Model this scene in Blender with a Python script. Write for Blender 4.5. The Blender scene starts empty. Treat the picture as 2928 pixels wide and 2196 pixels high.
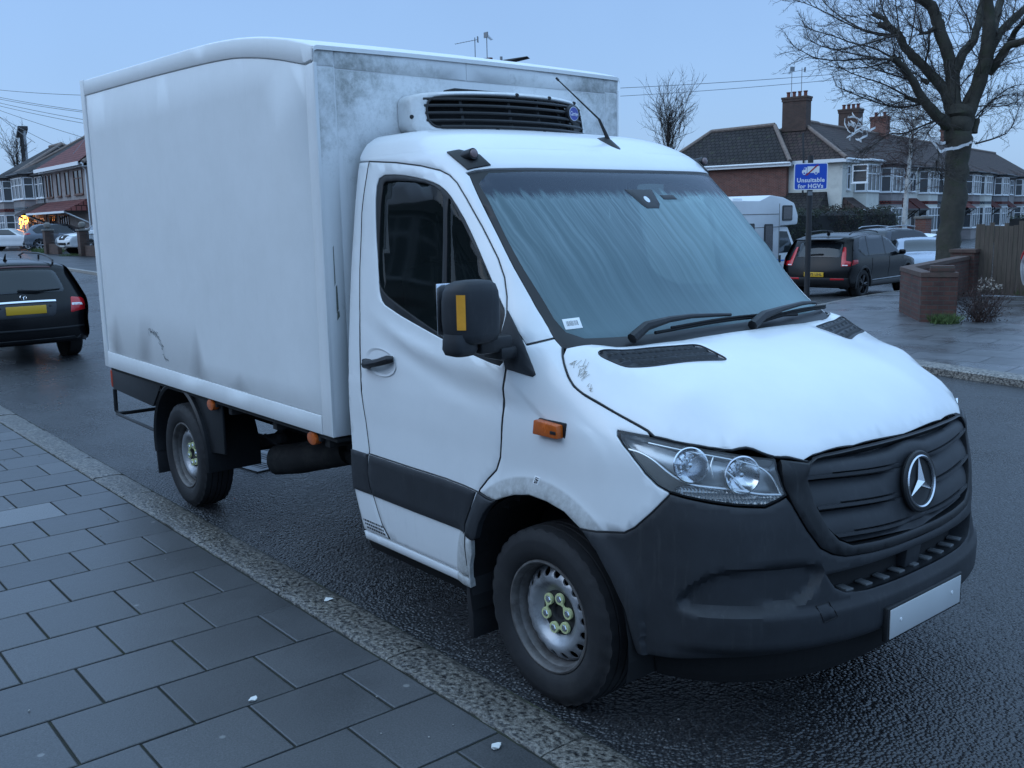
import bpy, bmesh, math, random
import numpy as np
from mathutils import Vector, Matrix, geometry, noise
random.seed(7)
SC = bpy.context.scene
COL = SC.collection
rad = math.radians

# ---------------------------------------------------------------- camera, sky, sun, exposure
cam_data = bpy.data.cameras.new("camera")
cam_data.sensor_width = 36.0
cam_data.lens = 34.127
cam_data.clip_start = 0.05
cam_data.clip_end = 2000.0
CAM = bpy.data.objects.new("camera", cam_data)
COL.objects.link(CAM)
CAM_LOC = Vector((2.67289, -3.29916, 1.86062))


def cam_axes(yaw, pitch, roll):
    f = Vector((math.cos(yaw) * math.cos(pitch), math.sin(yaw) * math.cos(pitch), -math.sin(pitch)))
    r = f.cross(Vector((0, 0, 1))).normalized()
    u = r.cross(f)
    c, s = math.cos(roll), math.sin(roll)
    return c * r + s * u, -s * r + c * u, f


_r, _u, _f = cam_axes(rad(140.65713), rad(9.56861), rad(-1.22092))
_m = Matrix((( _r.x, _u.x, -_f.x, CAM_LOC.x), (_r.y, _u.y, -_f.y, CAM_LOC.y), (_r.z, _u.z, -_f.z, CAM_LOC.z), (0, 0, 0, 1)))
CAM.matrix_world = _m
SC.camera = CAM

SUN_EL, SUN_ROT = rad(38), rad(200)
world = bpy.data.worlds.new("World")
SC.world = world
world.use_nodes = True
wn = world.node_tree.nodes
wl = world.node_tree.links
wn.clear()
w_out = wn.new("ShaderNodeOutputWorld")
w_add = wn.new("ShaderNodeAddShader")
bg_sky = wn.new("ShaderNodeBackground")
bg_cloud = wn.new("ShaderNodeBackground")
sky = wn.new("ShaderNodeTexSky")
sky.sky_type = 'NISHITA'
sky.sun_disc = False
sky.sun_elevation = SUN_EL
sky.sun_rotation = SUN_ROT
sky.air_density = 1.0
sky.dust_density = 2.0
sky.ozone_density = 4.0
bg_sky.inputs['Strength'].default_value = 0.05
wl.new(sky.outputs[0], bg_sky.inputs['Color'])
# even cloud layer: brighter overhead than at the horizon, as an overcast sky is
w_tc = wn.new("ShaderNodeTexCoord")
w_sep = wn.new("ShaderNodeSeparateXYZ")
w_rmp = wn.new("ShaderNodeValToRGB")
wl.new(w_tc.outputs['Generated'], w_sep.inputs[0])
wl.new(w_sep.outputs['Z'], w_rmp.inputs['Fac'])
SKY_STOPS = [(0.0, (.240, .405, .680)), (.22, (.240, .405, .700)), (.36, (.46, .74, 1.22)), (.55, (.60, 1.00, 1.62)), (1.0, (.66, 1.06, 1.50))]
cr = w_rmp.color_ramp
while len(cr.elements) < len(SKY_STOPS):
    cr.elements.new(.5)
for e, (p, c) in zip(cr.elements, SKY_STOPS):
    e.position = p
    e.color = (*c, 1)
w_nz = wn.new("ShaderNodeTexNoise")
w_nz.inputs['Scale'].default_value = 2.2
w_nz.inputs['Detail'].default_value = 4
w_map = wn.new("ShaderNodeMapRange")
w_map.inputs['From Min'].default_value = .3
w_map.inputs['From Max'].default_value = .7
w_map.inputs['To Min'].default_value = .93
w_map.inputs['To Max'].default_value = 1.06
wl.new(w_tc.outputs['Generated'], w_nz.inputs['Vector'])
wl.new(w_nz.outputs['Fac'], w_map.inputs['Value'])
wl.new(w_rmp.outputs[0], bg_cloud.inputs['Color'])
wl.new(w_map.outputs[0], bg_cloud.inputs['Strength'])
wl.new(bg_sky.outputs[0], w_add.inputs[0])
wl.new(bg_cloud.outputs[0], w_add.inputs[1])
wl.new(w_add.outputs[0], w_out.inputs['Surface'])

sun_d = bpy.data.lights.new("sun", 'SUN')
sun_d.energy = 0.5
sun_d.angle = rad(60)
sun_d.color = (.55, .78, 1.0)
sun = bpy.data.objects.new("sun", sun_d)
COL.objects.link(sun)
sun.rotation_euler = (rad(50), 0, rad(-20))
SC.view_settings.view_transform = 'Standard'
SC.view_settings.look = 'None'
SC.view_settings.exposure = 0.0
SC.view_settings.gamma = 1.0
SC.view_settings.use_curve_mapping = False
try:
    SC.cycles.max_bounces = 8
    SC.cycles.transparent_max_bounces = 12
except Exception:
    pass


# ---------------------------------------------------------------- materials
def _nodes(name):
    m = bpy.data.materials.new(name)
    m.use_nodes = True
    nt = m.node_tree
    return m, nt, nt.nodes, nt.links, nt.nodes['Principled BSDF']


def _coord(nt, obj=True, scale=(1, 1, 1), rot=(0, 0, 0), uv=False):
    tc = nt.nodes.new("ShaderNodeTexCoord")
    mp = nt.nodes.new("ShaderNodeMapping")
    mp.inputs['Scale'].default_value = scale
    mp.inputs['Rotation'].default_value = rot
    nt.links.new(tc.outputs['UV' if uv else 'Object'], mp.inputs['Vector'])
    return mp.outputs[0]


def _noise(nt, vec, scale, detail=4, rough=.6):
    n = nt.nodes.new("ShaderNodeTexNoise")
    n.inputs['Scale'].default_value = scale
    n.inputs['Detail'].default_value = detail
    n.inputs['Roughness'].default_value = rough
    nt.links.new(vec, n.inputs['Vector'])
    return n.outputs['Fac']


def _ramp(nt, fac, stops):
    r = nt.nodes.new("ShaderNodeValToRGB")
    while len(r.color_ramp.elements) < len(stops):
        r.color_ramp.elements.new(.5)
    for e, (p, c) in zip(r.color_ramp.elements, stops):
        e.position = p
        e.color = c if len(c) == 4 else (*c, 1)
    nt.links.new(fac, r.inputs['Fac'])
    return r.outputs[0]


def _mix(nt, fac, a, b, mode='MIX'):
    m = nt.nodes.new("ShaderNodeMix")
    m.data_type = 'RGBA'
    m.blend_type = mode
    for v, i in ((fac, 0), (a, 6), (b, 7)):
        if isinstance(v, (int, float)):
            m.inputs[i].default_value = v
        elif isinstance(v, tuple):
            m.inputs[i].default_value = (*v, 1)
        else:
            nt.links.new(v, m.inputs[i])
    return m.outputs[2]


def _math(nt, op, a, b=None):
    m = nt.nodes.new("ShaderNodeMath")
    m.operation = op
    for v, i in ((a, 0), (b, 1)):
        if v is None:
            continue
        if isinstance(v, (int, float)):
            m.inputs[i].default_value = v
        else:
            nt.links.new(v, m.inputs[i])
    return m.outputs[0]


def _bump(nt, bs, h, strength=.3, dist=.01):
    b = nt.nodes.new("ShaderNodeBump")
    b.inputs['Strength'].default_value = strength
    b.inputs['Distance'].default_value = dist
    nt.links.new(h, b.inputs['Height'])
    nt.links.new(b.outputs[0], bs.inputs['Normal'])


def mat(name, col, rough=.5, metal=0., spec=.5, var=.0, vscale=6., bump=0., bscale=60., bdist=.003, coat=0., emit=None, estr=0., vs=(1, 1, 1), dirt=None):
    """general surface: base colour with mottling (var), optional bump, optional dirt tint"""
    m, nt, N, L, bs = _nodes(name)
    bs.inputs['Base Color'].default_value = (*col, 1)
    bs.inputs['Roughness'].default_value = rough
    bs.inputs['Metallic'].default_value = metal
    bs.inputs['Specular IOR Level'].default_value = spec
    if coat:
        bs.inputs['Coat Weight'].default_value = coat
        bs.inputs['Coat Roughness'].default_value = .08
    v = _coord(nt, scale=vs)
    if var or dirt:
        f = _noise(nt, v, vscale)
        lo = tuple(c * (1 - var) for c in col)
        hi = tuple(min(1, c * (1 + var)) for c in col)
        c = _ramp(nt, f, [(.25, lo), (.75, hi)])
        if dirt:
            dcol, amt, dsc = dirt
            g = _noise(nt, v, dsc, 6, .7)
            g = _ramp(nt, g, [(.5, (0, 0, 0)), (.75, (amt, amt, amt))])
            c = _mix(nt, g, c, dcol)
        L.new(c, bs.inputs['Base Color'])
        r = _math(nt, 'MULTIPLY_ADD', f, .15)
        r.node.inputs[2].default_value = rough - .07
        L.new(r, bs.inputs['Roughness'])
    if bump:
        _bump(nt, bs, _noise(nt, v, bscale, 3), bump, bdist)
    if emit:
        bs.inputs['Emission Color'].default_value = (*emit, 1)
        bs.inputs['Emission Strength'].default_value = estr
    return m


def mat_glass(name, tint=(.02, .025, .03), clear=.5, rough=.03, spec=.5, thru=(.75, .88, .86)):
    """window glass: part see-through, part dark body with a sheen"""
    m, nt, N, L, bs = _nodes(name)
    bs.inputs['Base Color'].default_value = (*tint, 1)
    bs.inputs['Roughness'].default_value = rough
    bs.inputs['Specular IOR Level'].default_value = spec
    tr = N.new("ShaderNodeBsdfTransparent")
    tr.inputs[0].default_value = (*thru, 1)
    mx = N.new("ShaderNodeMixShader")
    mx.inputs[0].default_value = clear
    L.new(bs.outputs[0], mx.inputs[1])
    L.new(tr.outputs[0], mx.inputs[2])
    L.new(mx.outputs[0], N['Material Output'].inputs['Surface'])
    return m


def mat_brick(name, c1, c2, mortar, bw=.225, bh=.075, msize=.010, stain=.35, axis='XZ'):
    m, nt, N, L, bs = _nodes(name)
    tc = N.new("ShaderNodeTexCoord")
    sp = N.new("ShaderNodeSeparateXYZ")
    L.new(tc.outputs['Object'], sp.inputs[0])
    cb = N.new("ShaderNodeCombineXYZ")
    s = _math(nt, 'ADD', sp.outputs['X'], sp.outputs['Y'])
    L.new(s, cb.inputs[0])
    L.new(sp.outputs['Z'], cb.inputs[1])
    b = N.new("ShaderNodeTexBrick")
    b.inputs['Color1'].default_value = (*c1, 1)
    b.inputs['Color2'].default_value = (*c2, 1)
    b.inputs['Mortar'].default_value = (*mortar, 1)
    b.inputs['Scale'].default_value = 1.0
    b.inputs['Mortar Size'].default_value = msize
    b.inputs['Brick Width'].default_value = bw
    b.inputs['Row Height'].default_value = bh
    L.new(cb.outputs[0], b.inputs['Vector'])
    f = _noise(nt, tc.outputs['Object'], 2.3, 6, .7)
    g = _ramp(nt, f, [(.4, (1, 1, 1)), (.75, (1 - stain, 1 - stain, 1 - stain))])
    c = _mix(nt, 1.0, b.outputs['Color'], g, 'MULTIPLY')
    L.new(c, bs.inputs['Base Color'])
    bs.inputs['Roughness'].default_value = .85
    _bump(nt, bs, _math(nt, 'MULTIPLY', b.outputs['Fac'], -1), .5, .008)
    return m


def mat_tiles(name, c1, c2, moss=None, row=.32, wid=.3):
    """roof tiles: courses run along the object's UV u axis, v goes up the slope in metres"""
    m, nt, N, L, bs = _nodes(name)
    v = _coord(nt, uv=True)
    b = N.new("ShaderNodeTexBrick")
    b.inputs['Color1'].default_value = (*c1, 1)
    b.inputs['Color2'].default_value = (*c2, 1)
    b.inputs['Mortar'].default_value = tuple(c * .12 for c in c1) + (1,)
    b.inputs['Scale'].default_value = 1.
    b.inputs['Mortar Size'].default_value = .030
    b.inputs['Mortar Smooth'].default_value = .4
    b.inputs['Brick Width'].default_value = wid
    b.inputs['Row Height'].default_value = row
    L.new(v, b.inputs['Vector'])
    f = _noise(nt, v, .9, 6, .7)
    c = _mix(nt, 1.0, b.outputs['Color'], _ramp(nt, f, [(.3, (1.15, 1.15, 1.15)), (.7, (.7, .7, .7))]), 'MULTIPLY')
    if moss:
        g = _noise(nt, v, 2.4, 5, .75)
        c = _mix(nt, _ramp(nt, g, [(.55, (0, 0, 0)), (.7, (.8, .8, .8))]), c, moss)
    L.new(c, bs.inputs['Base Color'])
    bs.inputs['Roughness'].default_value = .85
    bs.inputs['Specular IOR Level'].default_value = .25
    sp = N.new("ShaderNodeSeparateXYZ")
    L.new(v, sp.inputs[0])
    saw = _math(nt, 'FRACT', _math(nt, 'DIVIDE', sp.outputs['Y'], row))
    _bump(nt, bs, _math(nt, 'MULTIPLY', saw, -1), 1.0, .05)
    return m


# ---------------------------------------------------------------- mesh helpers
class MB:
    """collects shapes and links them as one mesh object"""

    def __init__(self):
        self.bm = bmesh.new()
        self.uvs = {}

    def face(self, pts, uv=None):
        vs = [self.bm.verts.new(p) for p in pts]
        try:
            f = self.bm.faces.new(vs)
        except ValueError:
            return None
        if uv:
            lay = self.bm.loops.layers.uv.verify()
            for l, t in zip(f.loops, uv):
                l[lay].uv = t
        return f

    def box(self, c, s, rz=0., bev=0., rot=None):
        M = Matrix.Translation(c) @ (rot.to_4x4() if rot else Matrix.Rotation(rz, 4, 'Z'))
        bm = bmesh.new()
        bmesh.ops.create_cube(bm, size=1.0)
        bmesh.ops.scale(bm, vec=s, verts=bm.verts)
        if bev:
            bmesh.ops.bevel(bm, geom=bm.edges[:], offset=bev, segments=2, affect='EDGES', profile=.5)
        self.merge(bm, M)
        return self

    def merge(self, bm, M=Matrix()):
        bm.verts.index_update()
        vm = [self.bm.verts.new(M @ v.co) for v in bm.verts]
        for f in bm.faces:
            try:
                self.bm.faces.new([vm[v.index] for v in f.verts])
            except ValueError:
                pass
        bm.free()

    def grid(self, rows, closeu=False, closev=False, capa=False, capb=False):
        """rows: list of equal-length lists of points"""
        V = [[self.bm.verts.new(p) for p in r] for r in rows]
        nr, nc = len(V), len(V[0])
        for i in range(nr if closev else nr - 1):
            for j in range(nc if closeu else nc - 1):
                a, b, c, d = V[i][j], V[i][(j + 1) % nc], V[(i + 1) % nr][(j + 1) % nc], V[(i + 1) % nr][j]
                try:
                    self.bm.faces.new((a, b, c, d))
                except ValueError:
                    pass
        if capa:
            try: self.bm.faces.new(V[0][::-1])
            except ValueError: pass
        if capb:
            try: self.bm.faces.new(V[-1])
            except ValueError: pass
        return self

    def tube(self, pts, r, n=8, cap=True):
        """pts: path; r: radius or list"""
        pts = [Vector(p) for p in pts]
        rs = r if isinstance(r, (list, tuple)) else [r] * len(pts)
        rows = []
        t0 = (pts[1] - pts[0]).normalized()
        ref = Vector((0, 0, 1)) if abs(t0.z) < .9 else Vector((1, 0, 0))
        a = t0.cross(ref).normalized()
        for i, p in enumerate(pts):
            t = (pts[min(i + 1, len(pts) - 1)] - pts[max(i - 1, 0)]).normalized()
            a = (a - t * a.dot(t))
            a = a.normalized() if a.length > 1e-6 else t.orthogonal().normalized()
            b = t.cross(a)
            rows.append([p + (a * math.cos(k * 2 * math.pi / n) + b * math.sin(k * 2 * math.pi / n)) * rs[i] for k in range(n)])
        self.grid(rows, closeu=True, capa=cap, capb=cap)
        return self

    def cyl(self, a, b, r, r2=None, n=16):
        return self.tube([a, b], [r, r if r2 is None else r2], n)

    def lathe(self, prof, n=32, M=Matrix(), closed=False):
        """prof: (r, h) pairs, axis = local +z"""
        rows = []
        for r, h in prof:
            rows.append([M @ Vector((r * math.cos(2 * math.pi * k / n), r * math.sin(2 * math.pi * k / n), h)) for k in range(n)])
        self.grid(rows, closeu=True, closev=closed)
        return self

    def prism(self, outline, axis, lo, hi, bev=0.):
        """outline in two coordinates, extruded along axis ('x','y','z') from lo to hi"""
        def P(q, h):
            return {'x': (h, q[0], q[1]), 'y': (q[0], h, q[1]), 'z': (q[0], q[1], h)}[axis]
        bm = bmesh.new()
        a = [bm.verts.new(P(q, lo)) for q in outline]
        b = [bm.verts.new(P(q, hi)) for q in outline]
        n = len(a)
        bm.faces.new(a[::-1])
        bm.faces.new(b)
        for i in range(n):
            bm.faces.new((a[i], a[(i + 1) % n], b[(i + 1) % n], b[i]))
        bmesh.ops.recalc_face_normals(bm, faces=bm.faces)
        if bev:
            es = [e for e in bm.edges if len(e.link_faces) == 2 and e.calc_face_angle(0) > .5]
            bmesh.ops.bevel(bm, geom=es, offset=bev, segments=2, affect='EDGES', profile=.5)
        self.merge(bm)
        return self

    def build(self, name, material, parent=None, smooth=True, ang=35, recalc=True, weld=0.):
        bm = self.bm
        if weld:
            bmesh.ops.remove_doubles(bm, verts=bm.verts, dist=weld)
        if recalc:
            bmesh.ops.recalc_face_normals(bm, faces=bm.faces)
        if smooth:
            lim = rad(ang)
            for f in bm.faces:
                f.smooth = True
            for e in bm.edges:
                if len(e.link_faces) == 2:
                    e.smooth = e.calc_face_angle(0) < lim
        me = bpy.data.meshes.new(name)
        bm.to_mesh(me)
        bm.free()
        for mm in (material if isinstance(material, (list, tuple)) else [material]):
            me.materials.append(mm)
        o = bpy.data.objects.new(name, me)
        COL.objects.link(o)
        if parent:
            o.parent = parent
        return o


def tag(o, label, cat, group=None):
    o['label'] = label
    o['category'] = cat
    if group:
        o['group'] = group
    return o


def thing(name, label, cat, loc=(0, 0, 0), rz=0., group=None):
    o = bpy.data.objects.new(name, None)
    o.empty_display_size = .2
    COL.objects.link(o)
    o.location = loc
    o.rotation_euler = (0, 0, rz)
    return tag(o, label, cat, group)


def struct(o):
    o['kind'] = 'structure'
    return o


def dup(root, label=None, loc=None, rz=None):
    """copy a thing with its parts and their sub-parts"""
    r = root.copy()
    COL.objects.link(r)
    if label:
        r['label'] = label
    if loc is not None:
        r.location = loc
    if rz is not None:
        r.rotation_euler = (0, 0, rz)
    for ch in list(root.children):
        c = ch.copy()
        COL.objects.link(c)
        c.parent = r
        for g in list(ch.children):
            d = g.copy()
            COL.objects.link(d)
            d.parent = c
    return r


def lerp(a, b, t):
    return a + (b - a) * t


def sstep(a, b, x):
    t = min(1., max(0., (x - a) / (b - a)))
    return t * t * (3 - 2 * t)


def text_mesh(s, size, name, material, parent, M, depth=.002, align='CENTER', space=1.0, bold=0.):
    cu = bpy.data.curves.new(name, 'FONT')
    cu.body = s
    cu.size = size
    cu.align_x = align
    cu.align_y = 'CENTER'
    cu.extrude = depth
    cu.offset = bold
    cu.space_character = space
    cu.resolution_u = 3
    to = bpy.data.objects.new(name, cu)
    COL.objects.link(to)
    dg = bpy.context.evaluated_depsgraph_get()
    me = bpy.data.meshes.new_from_object(to.evaluated_get(dg))
    bpy.data.objects.remove(to)
    me.transform(M)
    me.materials.clear()
    me.materials.append(material)
    o = bpy.data.objects.new(name, me)
    COL.objects.link(o)
    if parent:
        o.parent = parent
    return o


# 2-d polygon helpers
def rounded(poly, r, n=4):
    """closed polygon with its corners rounded; r: radius-like cut length or one per corner"""
    out = []
    m = len(poly)
    for i in range(m):
        p, a, b = (np.array(poly[k % m], float) for k in (i, i - 1, i + 1))
        ri = r[i] if isinstance(r, (list, tuple)) else r
        la, lb = np.linalg.norm(a - p), np.linalg.norm(b - p)
        c = min(ri, la * .48, lb * .48)
        s, e = p + (a - p) / la * c, p + (b - p) / lb * c
        for k in range(n + 1):
            t = k / n
            out.append(tuple((1 - t) ** 2 * s + 2 * t * (1 - t) * p + t * t * e))
    return out


def resample(poly, d, closed=True):
    out = []
    n = len(poly)
    for i in range(n if closed else n - 1):
        a = np.array(poly[i], float)
        b = np.array(poly[(i + 1) % n], float)
        k = max(1, int(math.ceil(np.linalg.norm(b - a) / d)))
        for j in range(k):
            out.append(tuple(a + (b - a) * j / k))
    if not closed:
        out.append(tuple(poly[-1]))
    return out


def chaikin(p, n=1, closed=False):
    for _ in range(n):
        q = []
        m = len(p)
        if not closed:
            q.append(p[0])
        for i in range(m if closed else m - 1):
            a, b = np.array(p[i], float), np.array(p[(i + 1) % m], float)
            q += [tuple(.75 * a + .25 * b), tuple(.25 * a + .75 * b)]
        if not closed:
            q.append(p[-1])
        p = q
    return p


def area2(p):
    return sum(p[i][0] * p[(i + 1) % len(p)][1] - p[(i + 1) % len(p)][0] * p[i][1] for i in range(len(p))) / 2


def inset(poly, d):
    """move a closed polygon inwards by d"""
    P = np.array(poly, float)
    s = 1 if area2(poly) > 0 else -1
    e = np.roll(P, -1, 0) - P
    L = np.linalg.norm(e, axis=1)[:, None] + 1e-12
    nrm = np.stack([-e[:, 1], e[:, 0]], 1) / L * s
    a = np.roll(nrm, 1, 0)
    m = a + nrm
    k = (m * nrm).sum(1)[:, None]
    m = m / np.maximum(k, .6)
    return [tuple(q) for q in P + m * d]


def inpoly(poly, pts):
    P = np.array(poly, float)
    x, y = pts[:, 0], pts[:, 1]
    r = np.zeros(len(pts), bool)
    j = len(P) - 1
    for i in range(len(P)):
        xi, yi = P[i]
        xj, yj = P[j]
        c = ((yi > y) != (yj > y)) & (x < (xj - xi) * (y - yi) / (yj - yi + 1e-15) + xi)
        r ^= c
        j = i
    return r


def segdist(poly, pts, closed=True):
    P = np.array(poly, float)
    A = P if closed else P[:-1]
    B = np.roll(P, -1, 0) if closed else P[1:]
    d = B - A
    L = (d * d).sum(1) + 1e-15
    best = np.full(len(pts), 1e9)
    for i in range(len(A)):
        t = np.clip(((pts - A[i]) @ d[i]) / L[i], 0, 1)
        e = np.linalg.norm(A[i] + t[:, None] * d[i] - pts, axis=1)
        best = np.minimum(best, e)
    return best


def panel(mb, poly, fn, res=.035, thick=.012, gap=.0025, bev=.004, holes=(), off=0., hole_thick=None, mirror=False, sp=None):
    """fill a polygon of a parametric surface. fn(P Nx2, off) -> Nx3 points at a distance off above the surface"""
    def loops(p, d):
        return resample(sp(p) if sp else p, d)
    outer = inset(loops(poly, res * .8), gap + bev)
    hs = [inset(loops(h, res * .8), -bev) for h in holes]
    verts = list(outer)
    edges = [(i, (i + 1) % len(outer)) for i in range(len(outer))]
    hidx = []
    for h in hs:
        b = len(verts)
        verts += h
        hidx.append((b, len(h)))
        edges += [(b + i, b + (i + 1) % len(h)) for i in range(len(h))]
    P = np.array(outer)
    x0, y0 = P.min(0)
    x1, y1 = P.max(0)
    gx = np.arange(x0 + res / 2, x1, res)
    gy = np.arange(y0 + res / 2, y1, res)
    if len(gx) and len(gy):
        G = np.array([(x + (res / 2 if j % 2 else 0), y) for j, y in enumerate(gy) for x in gx])
        ok = inpoly(outer, G) & (segdist(outer, G) > res * .45)
        for h in hs:
            ok &= ~inpoly(h, G) & (segdist(h, G) > res * .45)
        verts += [tuple(g) for g in G[ok]]
    r = geometry.delaunay_2d_cdt([Vector(v) for v in verts], edges, [], 0, 1e-6)
    V2 = np.array([tuple(v) for v in r[0]])
    tris = [f for f in r[2]]
    C = np.array([V2[list(f)].mean(0) for f in tris])
    keep = inpoly(outer, C)
    for h in hs:
        keep &= ~inpoly(h, C)
    tris = [f for f, k in zip(tris, keep) if k]
    X = fn(V2, off)
    # rim rings
    rims = []
    omap = r[3]
    inv = {}
    for i, src in enumerate(omap):
        for s in src:
            inv[s] = i
    def rim(start, n, base, sgn, th):
        out2 = np.array(base)
        ra = fn(out2, off - bev * .6)
        rb = fn(out2, off - th)
        rims.append(([inv[start + i] for i in range(n)], ra, rb))
    rim(0, len(outer), inset(list(map(tuple, P)), -bev), 1, thick)
    for (b, n), h in zip(hidx, hs):
        rim(b, n, inset(h, bev), 1, thick if hole_thick is None else hole_thick)
    for m in ((1, -1) if mirror else (1,)):
        S = lambda p: (p[0], p[1] * m, p[2])
        vs = [mb.bm.verts.new(S(p)) for p in X]
        used = set()
        uvl = mb.bm.loops.layers.uv.verify()
        for f in tris:
            try:
                ff = mb.bm.faces.new([vs[i] for i in (f if m == 1 else f[::-1])])
                for l, i in zip(ff.loops, (f if m == 1 else f[::-1])):
                    l[uvl].uv = V2[i]
            except ValueError:
                pass
        for idx, ra, rb in rims:
            A = [vs[i] for i in idx]
            B = [mb.bm.verts.new(S(p)) for p in ra]
            D = [mb.bm.verts.new(S(p)) for p in rb]
            n = len(A)
            for i in range(n):
                for p, q in ((A, B), (B, D)):
                    try:
                        mb.bm.faces.new((p[i], p[(i + 1) % n], q[(i + 1) % n], q[i]))
                    except ValueError:
                        pass
        loose = [v for v in vs if not v.link_faces]
        for v in loose:
            mb.bm.verts.remove(v)
    return mb

# ================================================================ the refrigerated van
# body surface: plan curves (superellipse nose) stacked by height; z, half width, start of the bend, nose x, exponent, sweep
KN = np.array([[0.15, 0.9, 0.15, 0.9, 2.6, 0],
    [0.22, 0.94, 0.15, 0.945, 2.6, 0],
    [0.3, 0.968, 0.15, 0.975, 2.6, 0],
    [0.4, 0.985, 0.15, 0.995, 2.6, 0],
    [0.5, 0.994, 0.15, 1, 2.6, 0],
    [0.62, 0.998, 0.15, 0.99, 2.6, 0],
    [0.75, 0.995, 0.15, 0.975, 2.6, 0],
    [0.85, 0.99, 0.15, 0.962, 2.6, 0],
    [0.95, 0.985, 0.13, 0.945, 2.6, 0.01],
    [1.05, 0.98, 0.1, 0.915, 2.7, 0.02],
    [1.2, 0.97, -0.1, 0.62, 3.2, 0.05],
    [1.39, 0.947, -0.4, 0.19, 4.5, 0.08],
    [1.75, 0.896, -0.75, -0.17, 4.8, 0.09],
    [2.07, 0.845, -1, -0.49, 5, 0.1],
    [2.15, 0.824, -1.08, -0.585, 5, 0.1],
    [2.2, 0.8, -1.15, -0.67, 4.5, 0.1],
    [2.25, 0.75, -1.24, -0.8, 4, 0.1],
    [2.28, 0.67, -1.32, -0.95, 3.5, 0.1],
    [2.3, 0.48, -1.38, -1.15, 3, 0.1]])
NZ, NF = 1100, 240
ZT = np.linspace(KN[0, 0], KN[-1, 0], NZ)


def _knots(z):
    zk = KN[:, 0]
    m = np.gradient(KN[:, 1:], zk, axis=0)
    i = np.clip(np.searchsorted(zk, z, side='right') - 1, 0, len(zk) - 2)
    h = (zk[i + 1] - zk[i])[:, None]
    t = (z - zk[i])[:, None] / h
    return (2*t**3-3*t**2+1)*KN[i, 1:] + (t**3-2*t**2+t)*h*m[i] + (-2*t**3+3*t**2)*KN[i+1, 1:] + (t**3-t**2)*h*m[i+1]


def _tables():
    P = _knots(ZT)
    Ys, x0, xf, n, k = [P[:, j][:, None] for j in range(5)]
    th = np.linspace(0, np.pi / 2, 361)[None, :]
    y = Ys * np.cos(th) ** (2 / n)
    x = x0 + (xf - x0) * np.sin(th) ** (2 / n) - k * y * y
    d = np.sqrt(np.diff(x, axis=1) ** 2 + np.diff(y, axis=1) ** 2)
    u = np.concatenate([np.zeros((NZ, 1)), np.cumsum(d, 1)], 1)
    f = np.linspace(0, 1, NF)
    X = np.stack([np.interp(f * u[i, -1], u[i], x[i]) for i in range(NZ)])
    Y = np.stack([np.interp(f * u[i, -1], u[i], y[i]) for i in range(NZ)])
    return X, Y, u[:, -1], (x0 - k * Ys ** 2)[:, 0], Ys[:, 0]


TX, TY, TU, TXS, TYS = _tables()


def umax(z):
    return np.interp(z, ZT, TU)


def xs_at(z):
    return np.interp(z, ZT, TXS)


def W0(u, z):
    """right-hand body side: u<0 metres back from the bend, u>=0 round the nose"""
    u = np.asarray(u, float)
    z = np.clip(np.asarray(z, float), ZT[0], ZT[-1])
    um, xs, ys = umax(z), xs_at(z), np.interp(z, ZT, TYS)
    fi = np.clip(u / um, 0, 1) * (NF - 1)
    zi = (z - ZT[0]) / (ZT[1] - ZT[0])
    i = np.clip(zi.astype(int), 0, NZ - 2)
    j = np.clip(fi.astype(int), 0, NF - 2)
    a, b = zi - i, fi - j

    def bl(T):
        return (T[i, j]*(1-a)*(1-b) + T[i+1, j]*a*(1-b) + T[i, j+1]*(1-a)*b + T[i+1, j+1]*a*b)
    x, y = bl(TX), bl(TY)
    side = u < 0
    x = np.where(side, xs + u, x)
    y = np.where(side, ys, y)
    y = np.where(u > um, -(u - um), y)
    return np.stack([x, -y, z], 1)


def smooth(a, b, x):
    t = np.clip((x - a) / (b - a), 0, 1)
    return t * t * (3 - 2 * t)


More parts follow.
